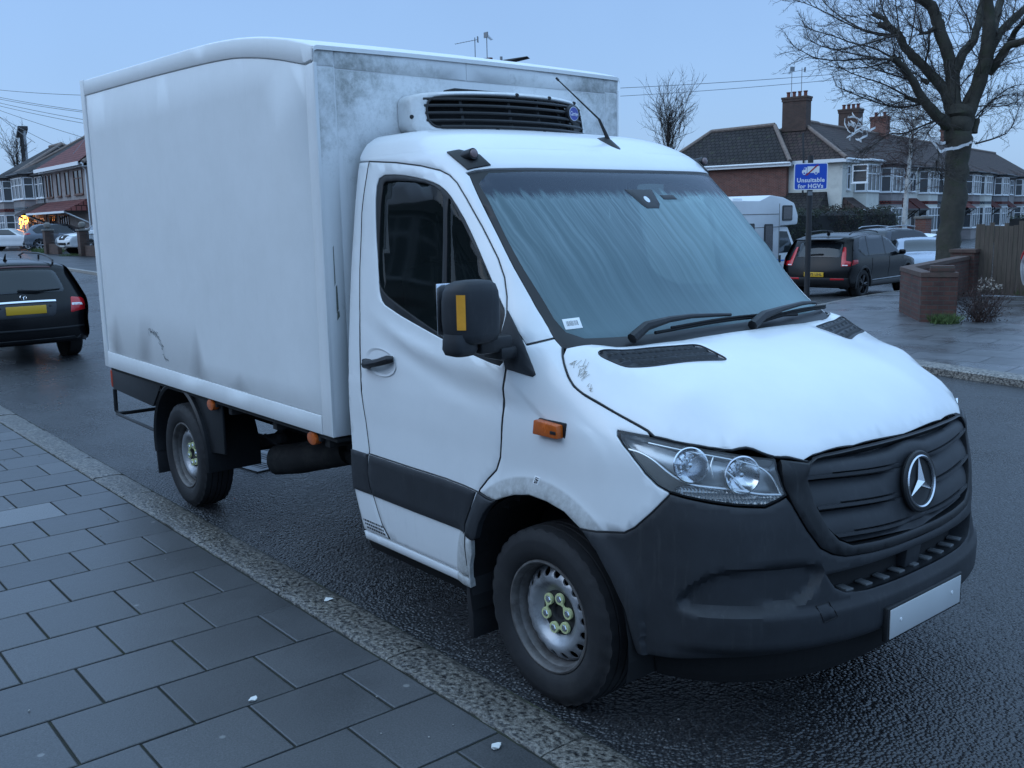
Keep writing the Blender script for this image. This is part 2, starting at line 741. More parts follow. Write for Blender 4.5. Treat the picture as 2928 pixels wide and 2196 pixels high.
TR = {
    'door_front': [(0.332, 2.056), (0.358, 2.021), (0.379, 1.954), (0.410, 1.837), (0.425, 1.712), (0.418, 1.639), (0.391, 1.567), (0.344, 1.495), (0.088, 1.292), (-0.052, 1.217), (-0.191, 1.134), (-0.329, 1.009), (-0.354, 0.945), (-0.397, 0.889), (-0.461, 0.841), (-0.511, 0.790), (-0.517, 0.777), (-0.566, 0.690), (-0.596, 0.624), (-0.600, 0.583), (-0.604, 0.521), (-0.599, 0.445), (-0.600, 0.398)],
    'door_top': [(-0.230, 2.150), (-0.012, 2.131), (0.174, 2.105), (0.289, 2.079), (0.332, 2.056)],
    'door_rear': [(-0.230, 2.150), (-0.297, 2.080), (-0.438, 1.911), (-0.622, 1.653), (-1.254, 1.136), (-1.336, 1.077), (-1.370, 0.946), (-1.372, 0.930), (-1.365, 0.796), (-1.380, 0.771), (-1.386, 0.697), (-1.358, 0.634), (-1.342, 0.592), (-1.317, 0.540), (-1.281, 0.457), (-1.235, 0.398)],
    'window': [(-0.177, 2.082), (-0.019, 2.077), (0.141, 2.051), (0.239, 2.023), (0.280, 1.994), (0.305, 1.956), (0.343, 1.844), (0.350, 1.699), (0.366, 1.525), (0.088, 1.292), (-0.012, 1.310), (-0.187, 1.366), (-0.519, 1.481), (-0.537, 1.521), (-0.477, 1.621), (-0.359, 1.836), (-0.256, 2.018)],
    'tri': [(0.366, 1.519), (0.341, 1.392), (0.265, 1.297), (0.220, 1.276), (0.088, 1.292)],
    'ws_edge': [(0.426, 2.046), (0.454, 1.861), (0.475, 1.675), (0.490, 1.526), (0.469, 1.394), (0.492, 1.389)],
    'hood_seam': [(0.492, 1.388), (0.462, 1.357), (0.438, 1.329), (0.403, 1.289), (0.387, 1.259), (0.396, 1.234), (0.454, 1.184), (0.490, 1.153), (0.506, 1.137), (0.508, 1.121)],
    'fender_bump': [(0.456, 0.940), (0.383, 0.878), (0.314, 0.816), (0.275, 0.791), (0.162, 0.773), (0.088, 0.768)],
    'glass': [(-0.183, 2.037), (-0.139, 2.054), (0.131, 2.034), (0.250, 2.005), (0.262, 1.977), (-0.173, 1.388), (-0.416, 1.506), (-0.477, 1.544), (-0.432, 1.657)],
    'trimline': [(0.391, 1.121), (0.364, 1.080), (0.404, 1.075), (0.432, 1.055), (0.455, 1.024), (0.489, 0.996), (0.533, 0.978), (0.593, 0.972), (0.654, 0.967), (0.715, 0.961), (0.745, 0.950), (0.838, 0.943)],
    'toptrim': [(0.391, 1.121), (0.471, 1.109), (0.565, 1.095), (0.658, 1.079), (0.725, 1.066), (0.781, 1.048), (0.808, 1.017), (0.828, 0.974), (0.838, 0.943)],
    'midtrim': [(0.656, 1.075), (0.632, 1.056), (0.617, 1.033), (0.616, 1.002)],
    'midtrim2': [(0.657, 1.036), (0.673, 1.021), (0.691, 0.996), (0.708, 0.970), (0.727, 0.957)],
    'ws_lab': [(0.564, 1.485), (0.636, 1.490), (0.625, 1.454), (0.554, 1.449)],
    'shoulder': [(-0.700, 1.451), (-0.669, 1.405), (-0.513, 1.340), (-0.333, 1.289), (-0.053, 1.264), (0.037, 1.264)],
    'arch': [(0.088, 0.768), (0.004, 0.809), (-0.093, 0.827), (-0.194, 0.831), (-0.281, 0.813), (-0.352, 0.787), (-0.388, 0.770), (-0.463, 0.699), (-0.515, 0.587)],
    'arch_f': [(0.088, 0.768), (0.165, 0.703), (0.231, 0.616), (0.285, 0.520), (0.316, 0.382), (0.326, 0.362)],
    'sticker': [(-0.156, 0.911), (-0.123, 0.909), (-0.140, 0.879), (-0.170, 0.881)],
}
HOODEDGE = [(0.007, -0.865, 1.388), (0.032, -0.888, 1.357), (0.057, -0.904, 1.329), (0.098, -0.921, 1.289), (0.135, -0.928, 1.259), (0.188, -0.926, 1.234), (0.323, -0.903, 1.184), (0.409, -0.887, 1.153), (0.451, -0.880, 1.137), (0.480, -0.880, 1.121), (0.483, -0.879, 1.120), (0.561, -0.842, 1.105), (0.664, -0.770, 1.088), (0.794, -0.635, 1.058), (0.848, -0.546, 1.043), (0.854, -0.534, 1.041), (0.854, -0.534, 1.041), (0.853, -0.499, 1.056), (0.859, -0.472, 1.058), (0.888, -0.306, 1.061), (0.903, -0.104, 1.060)]



def signed(poly, P):
    d = segdist(poly, P)
    return np.where(inpoly(poly, P), d, -d)


RECESS = chaikin([(.462, .560), (.485, .61), (.545, .665), (.61, .695), (.72, .708), (.93, .712), (1.00, .68), (.93, .575), (.82, .556), (.70, .548), (.56, .545)], 2, True)
SHOULDER = TR['shoulder']


def disp(u, z):
    """pressings and mouldings of the outer skin, metres along the normal"""
    P = np.stack([u, z], 1)
    x = xs_at(z) + u
    d = np.zeros(len(u))
    # wheel-arch lip
    r = np.hypot(x - .0, z - .36)
    m = (u < .35) & (z < 1.1)
    d += np.where(m, .014 * (1 - smooth(.485, .56, r)), 0)
    # fog-lamp hollow and the step under it
    front = u > .3
    s = np.where(front, signed(RECESS, P), -1)
    d -= .030 * smooth(-.002, .022, s)
    lip = smooth(.552, .535, z) * smooth(.395, .43, z) * smooth(.42, .60, u) * .012
    d += np.where(front, lip, 0)
    d -= np.where(front & (z < .43), .02 * smooth(.43, .38, z) * smooth(.42, .62, u), 0)
    # belt shoulder of the door and a dish under it
    dd = segdist(SHOULDER, P, closed=False)
    below = z < np.interp(u, [q[0] for q in SHOULDER], [q[1] for q in SHOULDER])
    mm = (u < .05) & (u > -1.4) & (z > .8)
    g = np.where(below, np.exp(-(dd / .055) ** 2), np.exp(-(dd / .05) ** 2)) * smooth(-.72, -.5, u) * (1 - smooth(-.12, .04, u))
    d += np.where(mm, .011 * g, 0)
    d -= np.where(mm & below, .007 * np.exp(-((dd - .12) / .06) ** 2) * smooth(-.9, -.5, u), 0)
    # mid-height swage
    d += np.where((u < .25) & (z > .85) & (z < 1.35), .003 * smooth(1.155, 1.125, z) * smooth(.92, 1.02, z), 0)
    return d


def WN(u, z):
    e = .004
    a = W0(u + e, z) - W0(u - e, z)
    zz = np.clip(z, ZT[0] + e, ZT[-1] - e)
    b = W0(u, zz + e) - W0(u, zz - e)
    n = np.cross(a, b)
    return n / (np.linalg.norm(n, axis=1)[:, None] + 1e-12)


def fW(P, off=0., extra=None):
    u, z = P[:, 0], P[:, 1]
    d = disp(u, z) + off
    if extra is not None:
        d = d + extra(P)
    return W0(u, z) + WN(u, z) * d[:, None]


def fWs(P, off=0.):
    return fW(P, off)


def fC(P, off=0., extra=None):
    """full-width version: first coordinate is measured from the centre line, minus = right-hand side"""
    um = umax(P[:, 1])
    Q = np.stack([um - np.abs(P[:, 0]), P[:, 1]], 1)
    X = fW(Q, off, None if extra is None else (lambda q: extra(P)))
    X[:, 1] *= np.where(P[:, 0] > 0, -1, 1)
    return X


def C(pts):
    """(u, z) -> centred coordinates"""
    return [(p[0] - float(umax(p[1])), p[1]) for p in pts]


def dW(poly):
    """subdivide so that edges run straight in side view (x, z), not in the unrolled coordinate"""
    out = []
    n = len(poly)
    for i in range(n):
        (u0, z0), (u1, z1) = poly[i], poly[(i + 1) % n]
        k = max(1, int(abs(z1 - z0) / .03))
        x0, x1 = u0 + float(xs_at(z0)), u1 + float(xs_at(z1))
        for j in range(k):
            t = j / k
            z = z0 + (z1 - z0) * t
            out.append((x0 + (x1 - x0) * t - float(xs_at(z)), z))
    return out


def dC(poly):
    out = []
    n = len(poly)
    for i in range(n):
        p, q = poly[i], poly[(i + 1) % n]
        if p[0] * q[0] <= 0 or abs(p[0]) < .3 or abs(q[0]) < .3:
            out.append(p)
            continue
        s = -1 if p[0] < 0 else 1
        A, B = [(float(umax(z)) - abs(u), z) for u, z in (p, q)]
        k = max(1, int(abs(B[1] - A[1]) / .03))
        x0, x1 = A[0] + float(xs_at(A[1])), B[0] + float(xs_at(B[1]))
        for j in range(k):
            t = j / k
            z = A[1] + (B[1] - A[1]) * t
            u = x0 + (x1 - x0) * t - float(xs_at(z))
            out.append((s * (float(umax(z)) - u), z))
    return out


def full(pts):
    """right-hand half outline (open, ends on the centre line) -> closed symmetric outline"""
    return list(pts) + [(-p[0], p[1]) for p in pts[::-1] if abs(p[0]) > 1e-4]


def at(u, z, off=0.):
    return Vector(fW(np.array([[u, z]], float), off)[0])


def nrm(u, z):
    return Vector(WN(np.array([u], float), np.array([z], float))[0])


# ---- bonnet: thin-plate surface through measured points
def _half(pts):
    return [(x, s * y, z) for x, y, z in pts for s in ((1, -1) if abs(y) > 1e-6 else (1,))]


_hp = _half([(x, abs(y), z + .004) for i, (x, y, z) in enumerate(HOODEDGE[:10] + HOODEDGE[11:15] + HOODEDGE[17:])] +
            [(.136, .821, 1.373), (.262, .401, 1.375), (.284, .764, 1.323), (.416, .41, 1.333), (.50, .735, 1.250), (.70, .685, 1.142), (.80, .600, 1.082),
             (.20, 0, 1.395), (.42, 0, 1.348), (.65, 0, 1.268), (.80, 0, 1.175), (.87, 0, 1.112), (.905, 0, 1.062), (.3, .838, 1.258), (.42, .822, 1.215), (.55, .79, 1.165), (.68, .72, 1.115), (.3, .70, 1.331), (.42, .69, 1.290), (.55, .66, 1.243), (.70, .61, 1.166), (.35, .587, 1.336), (.20, .60, 1.376), (.65, .40, 1.247), (.80, .36, 1.158), (.86, .30, 1.103), (.16, .40, 1.392), (.10, .70, 1.388)])
HP = np.array(_hp)


def _tps_k(d2):
    return np.where(d2 > 1e-12, .5 * d2 * np.log(np.maximum(d2, 1e-12)), 0)


def _tps_fit(P, lam=2e-5):
    n = len(P)
    d2 = ((P[:, None, :2] - P[None, :, :2]) ** 2).sum(2)
    A = np.zeros((n + 3, n + 3))
    A[:n, :n] = _tps_k(d2) + lam * np.eye(n)
    A[:n, n] = 1
    A[:n, n + 1:] = P[:, :2]
    A[n:, :n] = A[:n, n:].T
    return np.linalg.solve(A, np.concatenate([P[:, 2], np.zeros(3)]))


HC = _tps_fit(HP)


def hood_z(Q):
    d2 = ((Q[:, None, :2] - HP[None, :, :2]) ** 2).sum(2)
    return _tps_k(d2) @ HC[:len(HP)] + HC[len(HP)] + Q[:, :2] @ HC[len(HP) + 1:]


def fH(P, off=0., extra=None):
    e = .004
    z = hood_z(P)
    zx = (hood_z(P + [e, 0]) - hood_z(P - [e, 0])) / (2 * e)
    zy = (hood_z(P + [0, e]) - hood_z(P - [0, e])) / (2 * e)
    n = np.stack([-zx, -zy, np.ones(len(P))], 1)
    n /= np.linalg.norm(n, axis=1)[:, None]
    d = off if extra is None else off + extra(P)[:, None]
    return np.stack([P[:, 0], P[:, 1], z], 1) + n * d


# ---- van materials
def mat_paint():
    m, nt, N, L, bs = _nodes("van_white_paint")
    v = _coord(nt)
    f = _noise(nt, v, 3, 6, .7)
    st = _noise(nt, _coord(nt, scale=(6, 6, .7)), 4, 6, .7)
    c = _ramp(nt, f, [(.3, (.72, .73, .735)), (.7, (.77, .775, .78))])
    g = _ramp(nt, st, [(.55, (0, 0, 0)), (.85, (.35, .35, .35))])
    tc = N.new("ShaderNodeTexCoord")
    sp = N.new("ShaderNodeSeparateXYZ")
    L.new(tc.outputs['Object'], sp.inputs[0])
    low = _ramp(nt, sp.outputs['Z'], [(.35, (.8, .8, .8)), (.95, (.08, .08, .08))])
    g2 = _mix(nt, 1.0, g, low, 'MULTIPLY')
    c = _mix(nt, g2, c, (.30, .30, .29))
    # road film thrown up round the front wheel arch
    cx = _math(nt, 'POWER', sp.outputs['X'], 2)
    cz = _math(nt, 'POWER', _math(nt, 'SUBTRACT', sp.outputs['Z'], .36), 2)
    rr = _math(nt, 'SQRT', _math(nt, 'ADD', cx, cz))
    band = _ramp(nt, rr, [(.44, (1, 1, 1)), (.535, (.75, .75, .75)), (.545, (0, 0, 0)), (1, (0, 0, 0))])
    sp2 = _noise(nt, v, 28, 4, .7)
    band = _mix(nt, 1.0, band, _ramp(nt, sp2, [(.3, (.5, .5, .5)), (.6, (1, 1, 1))]), 'MULTIPLY')
    front = _math(nt, 'GREATER_THAN', sp.outputs['X'], -.6)
    band = _mix(nt, 1.0, band, front, 'MULTIPLY')
    c = _mix(nt, band, c, (.36, .355, .34))
    L.new(c, bs.inputs['Base Color'])
    bs.inputs['Roughness'].default_value = .36
    bs.inputs['Coat Weight'].default_value = .45
    bs.inputs['Coat Roughness'].default_value = .12
    # drizzle on the upward faces
    _bump(nt, bs, _noise(nt, v, 220, 2), .06, .002)
    return m


def mat_box(name, grime):
    """white laminated body panel: runs of dirt, scuffs; grime 0..1"""
    m, nt, N, L, bs = _nodes(name)
    v = _coord(nt)
    runs = _noise(nt, _coord(nt, scale=(9, 9, .55)), 3.2, 8, .72)
    blot = _noise(nt, v, 2.2, 7, .72)
    fine = _noise(nt, v, 17, 6, .75)
    c = _ramp(nt, blot, [(.3, (.70, .705, .70)), (.7, (.76, .765, .765))])
    r = _ramp(nt, runs, [(.55, (0, 0, 0)), (.85, (.42, .42, .42))])
    c = _mix(nt, _mix(nt, 1., r, (min(1, .2 + grime * .4),) * 3, 'MULTIPLY'), c, (.26, .265, .25))
    if grime > .3:
        # algae and soot that collect along the top and creep down in patches
        tc = N.new("ShaderNodeTexCoord")
        sp = N.new("ShaderNodeSeparateXYZ")
        L.new(tc.outputs['Object'], sp.inputs[0])
        hi = _ramp(nt, _math(nt, 'MULTIPLY_ADD', sp.outputs['Z'], .5), [(.95, (.0, .0, .0)), (1.0, (.0, .0, .0))])
        h2 = N.new("ShaderNodeMapRange")
        h2.inputs['From Min'].default_value = 1.75
        h2.inputs['From Max'].default_value = 2.65
        L.new(sp.outputs['Z'], h2.inputs['Value'])
        p = _noise(nt, v, 3.1, 9, .8)
        # less of it in the middle, where the cooling unit shelters the panel
        ay = _math(nt, 'ABSOLUTE', sp.outputs['Y'])
        yy = N.new("ShaderNodeMapRange")
        yy.inputs['From Min'].default_value = .05
        yy.inputs['From Max'].default_value = .75
        L.new(ay, yy.inputs['Value'])
        k = _math(nt, 'MULTIPLY', h2.outputs[0], yy.outputs[0])
        k = _math(nt, 'MULTIPLY', k, .25)
        q = _math(nt, 'ADD', p, k)
        q = _ramp(nt, q, [(.60, (0, 0, 0)), (.80, (.8, .8, .8))])
        q = _mix(nt, 1., q, _ramp(nt, fine, [(.35, (.35, .35, .35)), (.6, (1, 1, 1))]), 'MULTIPLY')
        c = _mix(nt, q, c, (.20, .21, .19))
    else:
        q = _ramp(nt, fine, [(.66, (0, 0, 0)), (.78, (.3, .3, .3))])
        c = _mix(nt, q, c, (.30, .31, .32))
    L.new(c, bs.inputs['Base Color'])
    bs.inputs['Roughness'].default_value = .55
    _bump(nt, bs, blot, .05, .01)
    return m


def mat_plastic(name, col=(.022, .024, .028), rough=.55):
    m, nt, N, L, bs = _nodes(name)
    v = _coord(nt)
    f = _noise(nt, v, 5, 6, .7)
    dst = _noise(nt, _coord(nt, scale=(8, 8, 1.2)), 5, 6, .7)
    c = _ramp(nt, f, [(.3, tuple(a * .8 for a in col)), (.7, tuple(a * 1.3 for a in col))])
    c = _mix(nt, _ramp(nt, dst, [(.55, (0, 0, 0)), (.8, (.25, .25, .25))]), c, (.10, .10, .10))
    L.new(c, bs.inputs['Base Color'])
    bs.inputs['Roughness'].default_value = rough
    bs.inputs['Specular IOR Level'].default_value = .4
    _bump(nt, bs, _noise(nt, v, 900, 2), .12, .001)
    return m


def mat_windscreen():
    """misted glass: a film of condensation with runs trickling down; UV = metres across, height"""
    m, nt, N, L, bs = _nodes("misted_windscreen")
    tc = N.new("ShaderNodeTexCoord")
    sp = N.new("ShaderNodeSeparateXYZ")
    L.new(tc.outputs['UV'], sp.inputs[0])
    u, z = sp.outputs['X'], sp.outputs['Y']
    wob = _noise(nt, tc.outputs['UV'], 7, 3)
    us = _math(nt, 'ADD', _math(nt, 'ADD', u, _math(nt, 'MULTIPLY', wob, .035)), _math(nt, 'MULTIPLY', z, .06))
    cb = N.new("ShaderNodeCombineXYZ")
    L.new(_math(nt, 'MULTIPLY', us, 34), cb.inputs[0])
    L.new(_math(nt, 'MULTIPLY', z, 1.5), cb.inputs[1])
    n1 = _noise(nt, cb.outputs[0], 1.0, 3, .55)
    cb2 = N.new("ShaderNodeCombineXYZ")
    L.new(_math(nt, 'MULTIPLY', us, 110), cb2.inputs[0])
    L.new(_math(nt, 'MULTIPLY', z, 2.2), cb2.inputs[1])
    n2 = _noise(nt, cb2.outputs[0], 1.0, 2, .5)
    streak = _math(nt, 'ADD', _math(nt, 'MULTIPLY', n1, .65), _math(nt, 'MULTIPLY', n2, .35))
    streak = _ramp(nt, streak, [(.40, (0, 0, 0)), (.60, (1, 1, 1))])
    big = _noise(nt, tc.outputs['UV'], 2.1, 3, .5)
    big = _ramp(nt, big, [(.35, (.35, .35, .35)), (.65, (1, 1, 1))])
    # dry tinted band along the top edge, ragged where the runs begin
    edge = _math(nt, 'ADD', z, _math(nt, 'MULTIPLY', _math(nt, 'SUBTRACT', n1, .5), .13))
    fog = _ramp(nt, edge, [(0, (1, 1, 1)), (.5, (1, 1, 1))])
    mr = N.new("ShaderNodeMapRange")
    mr.inputs['From Min'].default_value = 1.955
    mr.inputs['From Max'].default_value = 1.985
    mr.inputs['To Min'].default_value = 1.0
    mr.inputs['To Max'].default_value = 0.0
    L.new(edge, mr.inputs['Value'])
    wet = mr.outputs[0]
    fade = N.new("ShaderNodeMapRange")
    fade.inputs['From Min'].default_value = 1.45
    fade.inputs['From Max'].default_value = 1.95
    fade.inputs['To Min'].default_value = .15
    L.new(z, fade.inputs['Value'])
    sf = _math(nt, 'MULTIPLY', streak, fade.outputs[0])
    a = _mix(nt, sf, (.155, .24, .27), (.235, .335, .37))
    b = _mix(nt, big, (.17, .265, .295), a)
    # thicker mist on the passenger half
    mr2 = N.new("ShaderNodeMapRange")
    mr2.inputs['From Min'].default_value = -.15
    mr2.inputs['From Max'].default_value = .45
    mr2.inputs['To Max'].default_value = .85
    L.new(u, mr2.inputs['Value'])
    fogc = _mix(nt, mr2.outputs[0], b, _mix(nt, _math(nt, 'MULTIPLY', streak, .35), (.26, .42, .45), (.31, .47, .50)))
    col = _mix(nt, wet, (.075, .095, .13), fogc)
    L.new(col, bs.inputs['Base Color'])
    rg = _mix(nt, wet, (.12, .12, .12), (.28, .28, .28))
    L.new(rg, bs.inputs['Roughness'])
    bs.inputs['IOR'].default_value = 1.4
    drops = _noise(nt, tc.outputs['UV'], 300, 2)
    _bump(nt, bs, drops, .15, .001)
    tr = N.new("ShaderNodeBsdfTransparent")
    tr.inputs[0].default_value = (.6, .78, .78, 1)
    mx = N.new("ShaderNodeMixShader")
    th = _mix(nt, wet, (.42, .42, .42), _mix(nt, sf, (.40, .40, .40), (.24, .24, .24)))
    L.new(th, mx.inputs[0])
    L.new(bs.outputs[0], mx.inputs[1])
    L.new(tr.outputs[0], mx.inputs[2])
    L.new(mx.outputs[0], N['Material Output'].inputs['Surface'])
    return m


M_PAINT = mat_paint()
M_BOXSIDE = mat_box("box_side_laminate", .12)
M_BOXFRONT = mat_box("box_front_laminate", 1.0)
M_BOXTRIM = mat_box("box_edge_trim", .25)
M_PLAST = mat_plastic("dark_grey_plastic")
M_PLAST2 = mat_plastic("black_plastic", (.012, .013, .015), .45)
M_BLACK = mat("matt_black", (.006, .006, .007), .8)
M_RUBBER = mat("tyre_rubber", (.013, .013, .015), .75, var=.25, vscale=9, bump=.25, bscale=120, bdist=.002, dirt=((.05, .047, .045), .5, 4))
M_SEAL_GAP = mat("seal_and_gap_shade", (.008, .009, .011), .5)  # rubber seals, and the tubes that imitate shade in panel gaps
M_CHASSIS = mat("chassis_dirty_black", (.018, .018, .019), .8, var=.4, vscale=7, bump=.4, bscale=25, bdist=.004, dirt=((.085, .08, .075), .6, 5))
M_CHROME = mat("chrome", (.80, .81, .83), .12, metal=1.)
M_SATIN = mat("satin_chrome", (.62, .64, .67), .25, metal=1., var=.1, vscale=14)
M_RIM = mat("silver_steel_wheel", (.36, .37, .39), .38, metal=.55, var=.15, vscale=7, dirt=((.06, .055, .05), .9, 9))
M_RIMEDGE = mat("rusty_rim_flange", (.12, .112, .108), .55, metal=.3, var=.4, vscale=18, dirt=((.05, .04, .035), .9, 16))
M_LUG = mat("pale_yellow_nut_pointers", (.55, .58, .30), .5, var=.12, vscale=20)
M_AMBER = mat("amber_lens", (.50, .10, .012), .25, var=.2, vscale=30, bump=.4, bscale=160, bdist=.002)
M_REFLECT = mat("amber_reflective_tape", (.75, .33, .03), .45, var=.1, vscale=30)
M_LABEL = mat("white_label_paper", (.75, .76, .76), .6)
M_INK = mat("label_ink", (.03, .03, .035), .7)
M_GLASS = mat_glass("dark_side_glass", (.007, .010, .010), .30, .04, .30)
M_LENS = mat_glass("clear_headlight_lens", (.25, .26, .27), .84, .05, .5, (.97, .985, .985))
M_HLIN = mat("headlight_bezel", (.60, .62, .64), .30, metal=.75, var=.15, vscale=12)
M_HLGREY = mat("headlight_grey_shroud", (.16, .16, .155), .5, var=.15, vscale=9)
M_RIBS = mat("ribbed_indicator_lens", (.34, .35, .36), .25, metal=.5)
M_INTER = mat("cab_interior", (.015, .016, .018), .85)
M_DASH = mat("dashboard", (.028, .03, .034), .7, var=.1)
M_BLUE = mat("blue_badge_enamel", (.012, .03, .28), .3)
M_PLATE = mat("white_number_plate", (.48, .49, .49), .5, var=.05, vscale=5)

VAN = thing('refrigerated_van', 'white refrigerated box van with dark grey bumper parked along the kerb', 'van')
V_ = VAN


def sub(mb, name, m, parent=None, **k):
    return mb.build(name, m, parent or VAN, **k)


def flip(mb, side):
    if side < 0:
        for v in mb.bm.verts:
            v.co.y = -v.co.y
    return mb


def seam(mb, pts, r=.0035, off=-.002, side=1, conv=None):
    """dark tube along a panel joint, standing in for the shade in the gap"""
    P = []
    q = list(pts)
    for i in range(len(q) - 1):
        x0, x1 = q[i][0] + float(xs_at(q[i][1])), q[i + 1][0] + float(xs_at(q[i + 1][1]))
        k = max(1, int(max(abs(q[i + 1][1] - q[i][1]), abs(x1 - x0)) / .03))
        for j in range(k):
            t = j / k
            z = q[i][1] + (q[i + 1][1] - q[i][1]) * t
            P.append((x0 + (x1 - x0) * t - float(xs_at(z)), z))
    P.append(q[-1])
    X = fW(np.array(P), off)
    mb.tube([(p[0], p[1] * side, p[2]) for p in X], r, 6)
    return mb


ZTOP = 2.172
dr, df, dt = TR['door_rear'], TR['door_front'], TR['door_top']
wse = [(.414, 2.062), (.426, 2.046)] + TR['ws_edge'][1:4] + [(.487, 1.421)]

# ---- roof, windscreen header and both front pillars: one pressing
um = lambda z: float(umax(z))
roof_u = list(np.linspace(-1.47 - float(xs_at(ZTOP)), -.001, 9)) + list(np.linspace(0, um(ZTOP), 40))
half = []
half += [(u - um(ZTOP), ZTOP) for u in roof_u]
lowr = [(0., 2.078), (-.3, 2.079), (-.55, 2.08), (-.72, 2.078), (-.79, 2.072)] + C(wse) + C([(.484, 1.418), (.348, 1.393)])
lowr += C(df[:8][::-1]) + C(dt[::-1]) + C([(-1.47 - float(xs_at(2.152)), 2.155)])
lowr[-1] = (float(-1.47 - xs_at(2.155) - um(2.155)), 2.155)
right = lowr            # from the centre, along the screen, pillar, door top to the rear corner
polyr = full([p for p in right] + [])  # lower boundary of both halves
top = [(u - um(ZTOP), ZTOP) for u in roof_u]
outline = [p for p in right] + top + [(-p[0], p[1]) for p in top[::-1][1:]] + [(-p[0], p[1]) for p in right[::-1][:-1]]
mb = MB()
panel(mb, outline, fC, res=.03, gap=.0015, bev=.003, thick=.015, sp=dC)
lv = [ZTOP - .004, 2.185, 2.20, 2.218, 2.235, 2.25, 2.262, 2.272, 2.281, 2.289, 2.295, 2.2995]
rows = []
for z in lv:
    U = np.concatenate([np.linspace(-1.47 - float(xs_at(z)), -.001, 9), np.linspace(0, um(z), 40)])
    r = fC(np.stack([U - um(z), np.full(len(U), z)], 1), -.0 if z > lv[0] else -.0)
    left = r[::-1][1:] * [1, -1, 1]
    rows.append([tuple(p) for p in np.concatenate([r, left])])
mb.grid(rows)
tp = rows[-1]
n2 = len(tp) // 2
for i in range(n2):
    a, b, c, d = tp[i], tp[i + 1], tp[-2 - i], tp[-1 - i]
    mb.face((a, b, c, d) if i + 1 < n2 else (a, b, d))
roof = sub(mb, 'roof', M_PAINT, weld=.0012, ang=50)

# ---- windscreen: black border with the misted glass set in it
wo = [(0., 2.076), (-.3, 2.077), (-.55, 2.078), (-.72, 2.076), (-.785, 2.070)] + C(wse[:-1]) + C([(.487, 1.421), (.490, 1.388), (.60, 1.384), (.80, 1.384), (1.1, 1.384)]) + [(0., 1.384)]
wi = [(0., 2.068), (-.3, 2.069), (-.55, 2.069), (-.74, 2.063)] + C([(.455, 2.02), (.474, 1.945), (.495, 1.80), (.512, 1.674), (.536, 1.491), (.550, 1.442), (.604, 1.420), (.80, 1.418), (1.05, 1.420)]) + [(0., 1.420)]
mb = MB()
panel(mb, full(wo), lambda P, o=0.: fC(P, o - .006), res=.03, gap=.001, bev=.002, holes=[full(wi)], thick=.01, hole_thick=.01, sp=dC)
SCREEN = sub(mb, 'windscreen', M_SEAL_GAP)
mb = MB()
panel(mb, full(wi), lambda P, o=0.: fC(P, o - .007), res=.04, gap=0., bev=.0005, thick=.004, sp=dC)
sub(mb, 'glass', mat_windscreen(), SCREEN)
sen = [(.0 - .10, 1.99), (.075, 1.99), (.06, 1.925), (.035, 1.905), (-.045, 1.905), (-.065, 1.925)]
mb = MB()
panel(mb, sen, lambda P, o=0.: fC(P, o - .0055), res=.03, gap=0, bev=.001, thick=.003, sp=dC)
sub(mb, 'sensor_cover', M_SEAL_GAP, SCREEN)
mb = MB()
panel(mb, [(-.005 + .016 * math.cos(t), 1.945 + .014 * math.sin(t)) for t in np.linspace(0, 6.283, 18)[:-1]], lambda P, o=0.: fC(P, o - .0045), res=.01, gap=0, bev=.001, thick=.002, sp=dC)
sub(mb, 'sensor_spot', M_SATIN, SCREEN)
mb = MB()
panel(mb, [(.105, 1.965), (.20, 1.965), (.205, 1.945), (.11, 1.945)], lambda P, o=0.: fC(P, o - .0052), res=.02, gap=0, bev=.001, thick=.002, sp=dC)
sub(mb, 'permit_holder', M_SEAL_GAP, SCREEN)
q = C(TR['ws_lab'])
mb = MB()
panel(mb, q, lambda P, o=0.: fC(P, o - .0035), res=.02, gap=0, bev=.001, thick=.002, sp=dC)
LAB = sub(mb, 'barcode_label', M_LABEL, SCREEN)
mb = MB()
qa = [np.array(p) for p in q]
for k in range(22):
    s0 = .16 + k * .031
    w = random.choice((.008, .012, .018))
    for t0, t1 in ((.25, .72),):
        P4 = [tuple((qa[0] * (1 - s) + qa[1] * s) * (1 - t) + (qa[3] * (1 - s) + qa[2] * s) * t) for s, t in ((s0, t0), (s0 + w, t0), (s0 + w, t1), (s0, t1))]
        mb.face([tuple(v) for v in fC(np.array(P4), -.0028)])
sub(mb, 'barcode', M_INK, SCREEN)
# the rest of the misted runs' little bare patch mark low on the glass is part of the glass

# ---- bonnet
rear = [(float(W0(np.array([u]), np.array([1.386]))[0][0]) + .006, float(W0(np.array([u]), np.array([1.386]))[0][1])) for u in (1.385, 1.2, 1.0, .8, .62, .5)]
he = [(p[0], p[1]) for p in HOODEDGE]
hp = [(.205, 0.)] + rear + he[1:10] + he[11:15] + he[17:20] + [(.905, -.05), (.906, 0.)]
hood_poly = [(x, y) for x, y in hp] + [(x, -y) for x, y in hp[::-1] if abs(y) > 1e-6]
VQ = [(.128, -.828), (.276, -.772), (.424, -.405), (.258, -.392)]
VENT = rounded(VQ, [.05, .045, .035, .035], 5)
mb = MB()
panel(mb, hood_poly, fH, res=.03, gap=.003, bev=.004, thick=.016, holes=[VENT, [(x, -y) for x, y in VENT]])
sub(mb, 'bonnet', M_PAINT, ang=45)


def _vs(P):
    y = np.abs(P[:, 1])
    xr = np.interp(y, [.392, .828], [.258, .128])
    xf = np.interp(y, [.405, .772], [.424, .276])
    return (P[:, 0] - xr) / (xf - xr)


def vent_extra(P):
    # three stepped louvres from the rear edge to the front edge
    s = _vs(P)
    f = ((s - .02) * 3.0) % 1.0
    return np.where((s > .04) & (s < .96), -.010 + .010 * f, -.002)


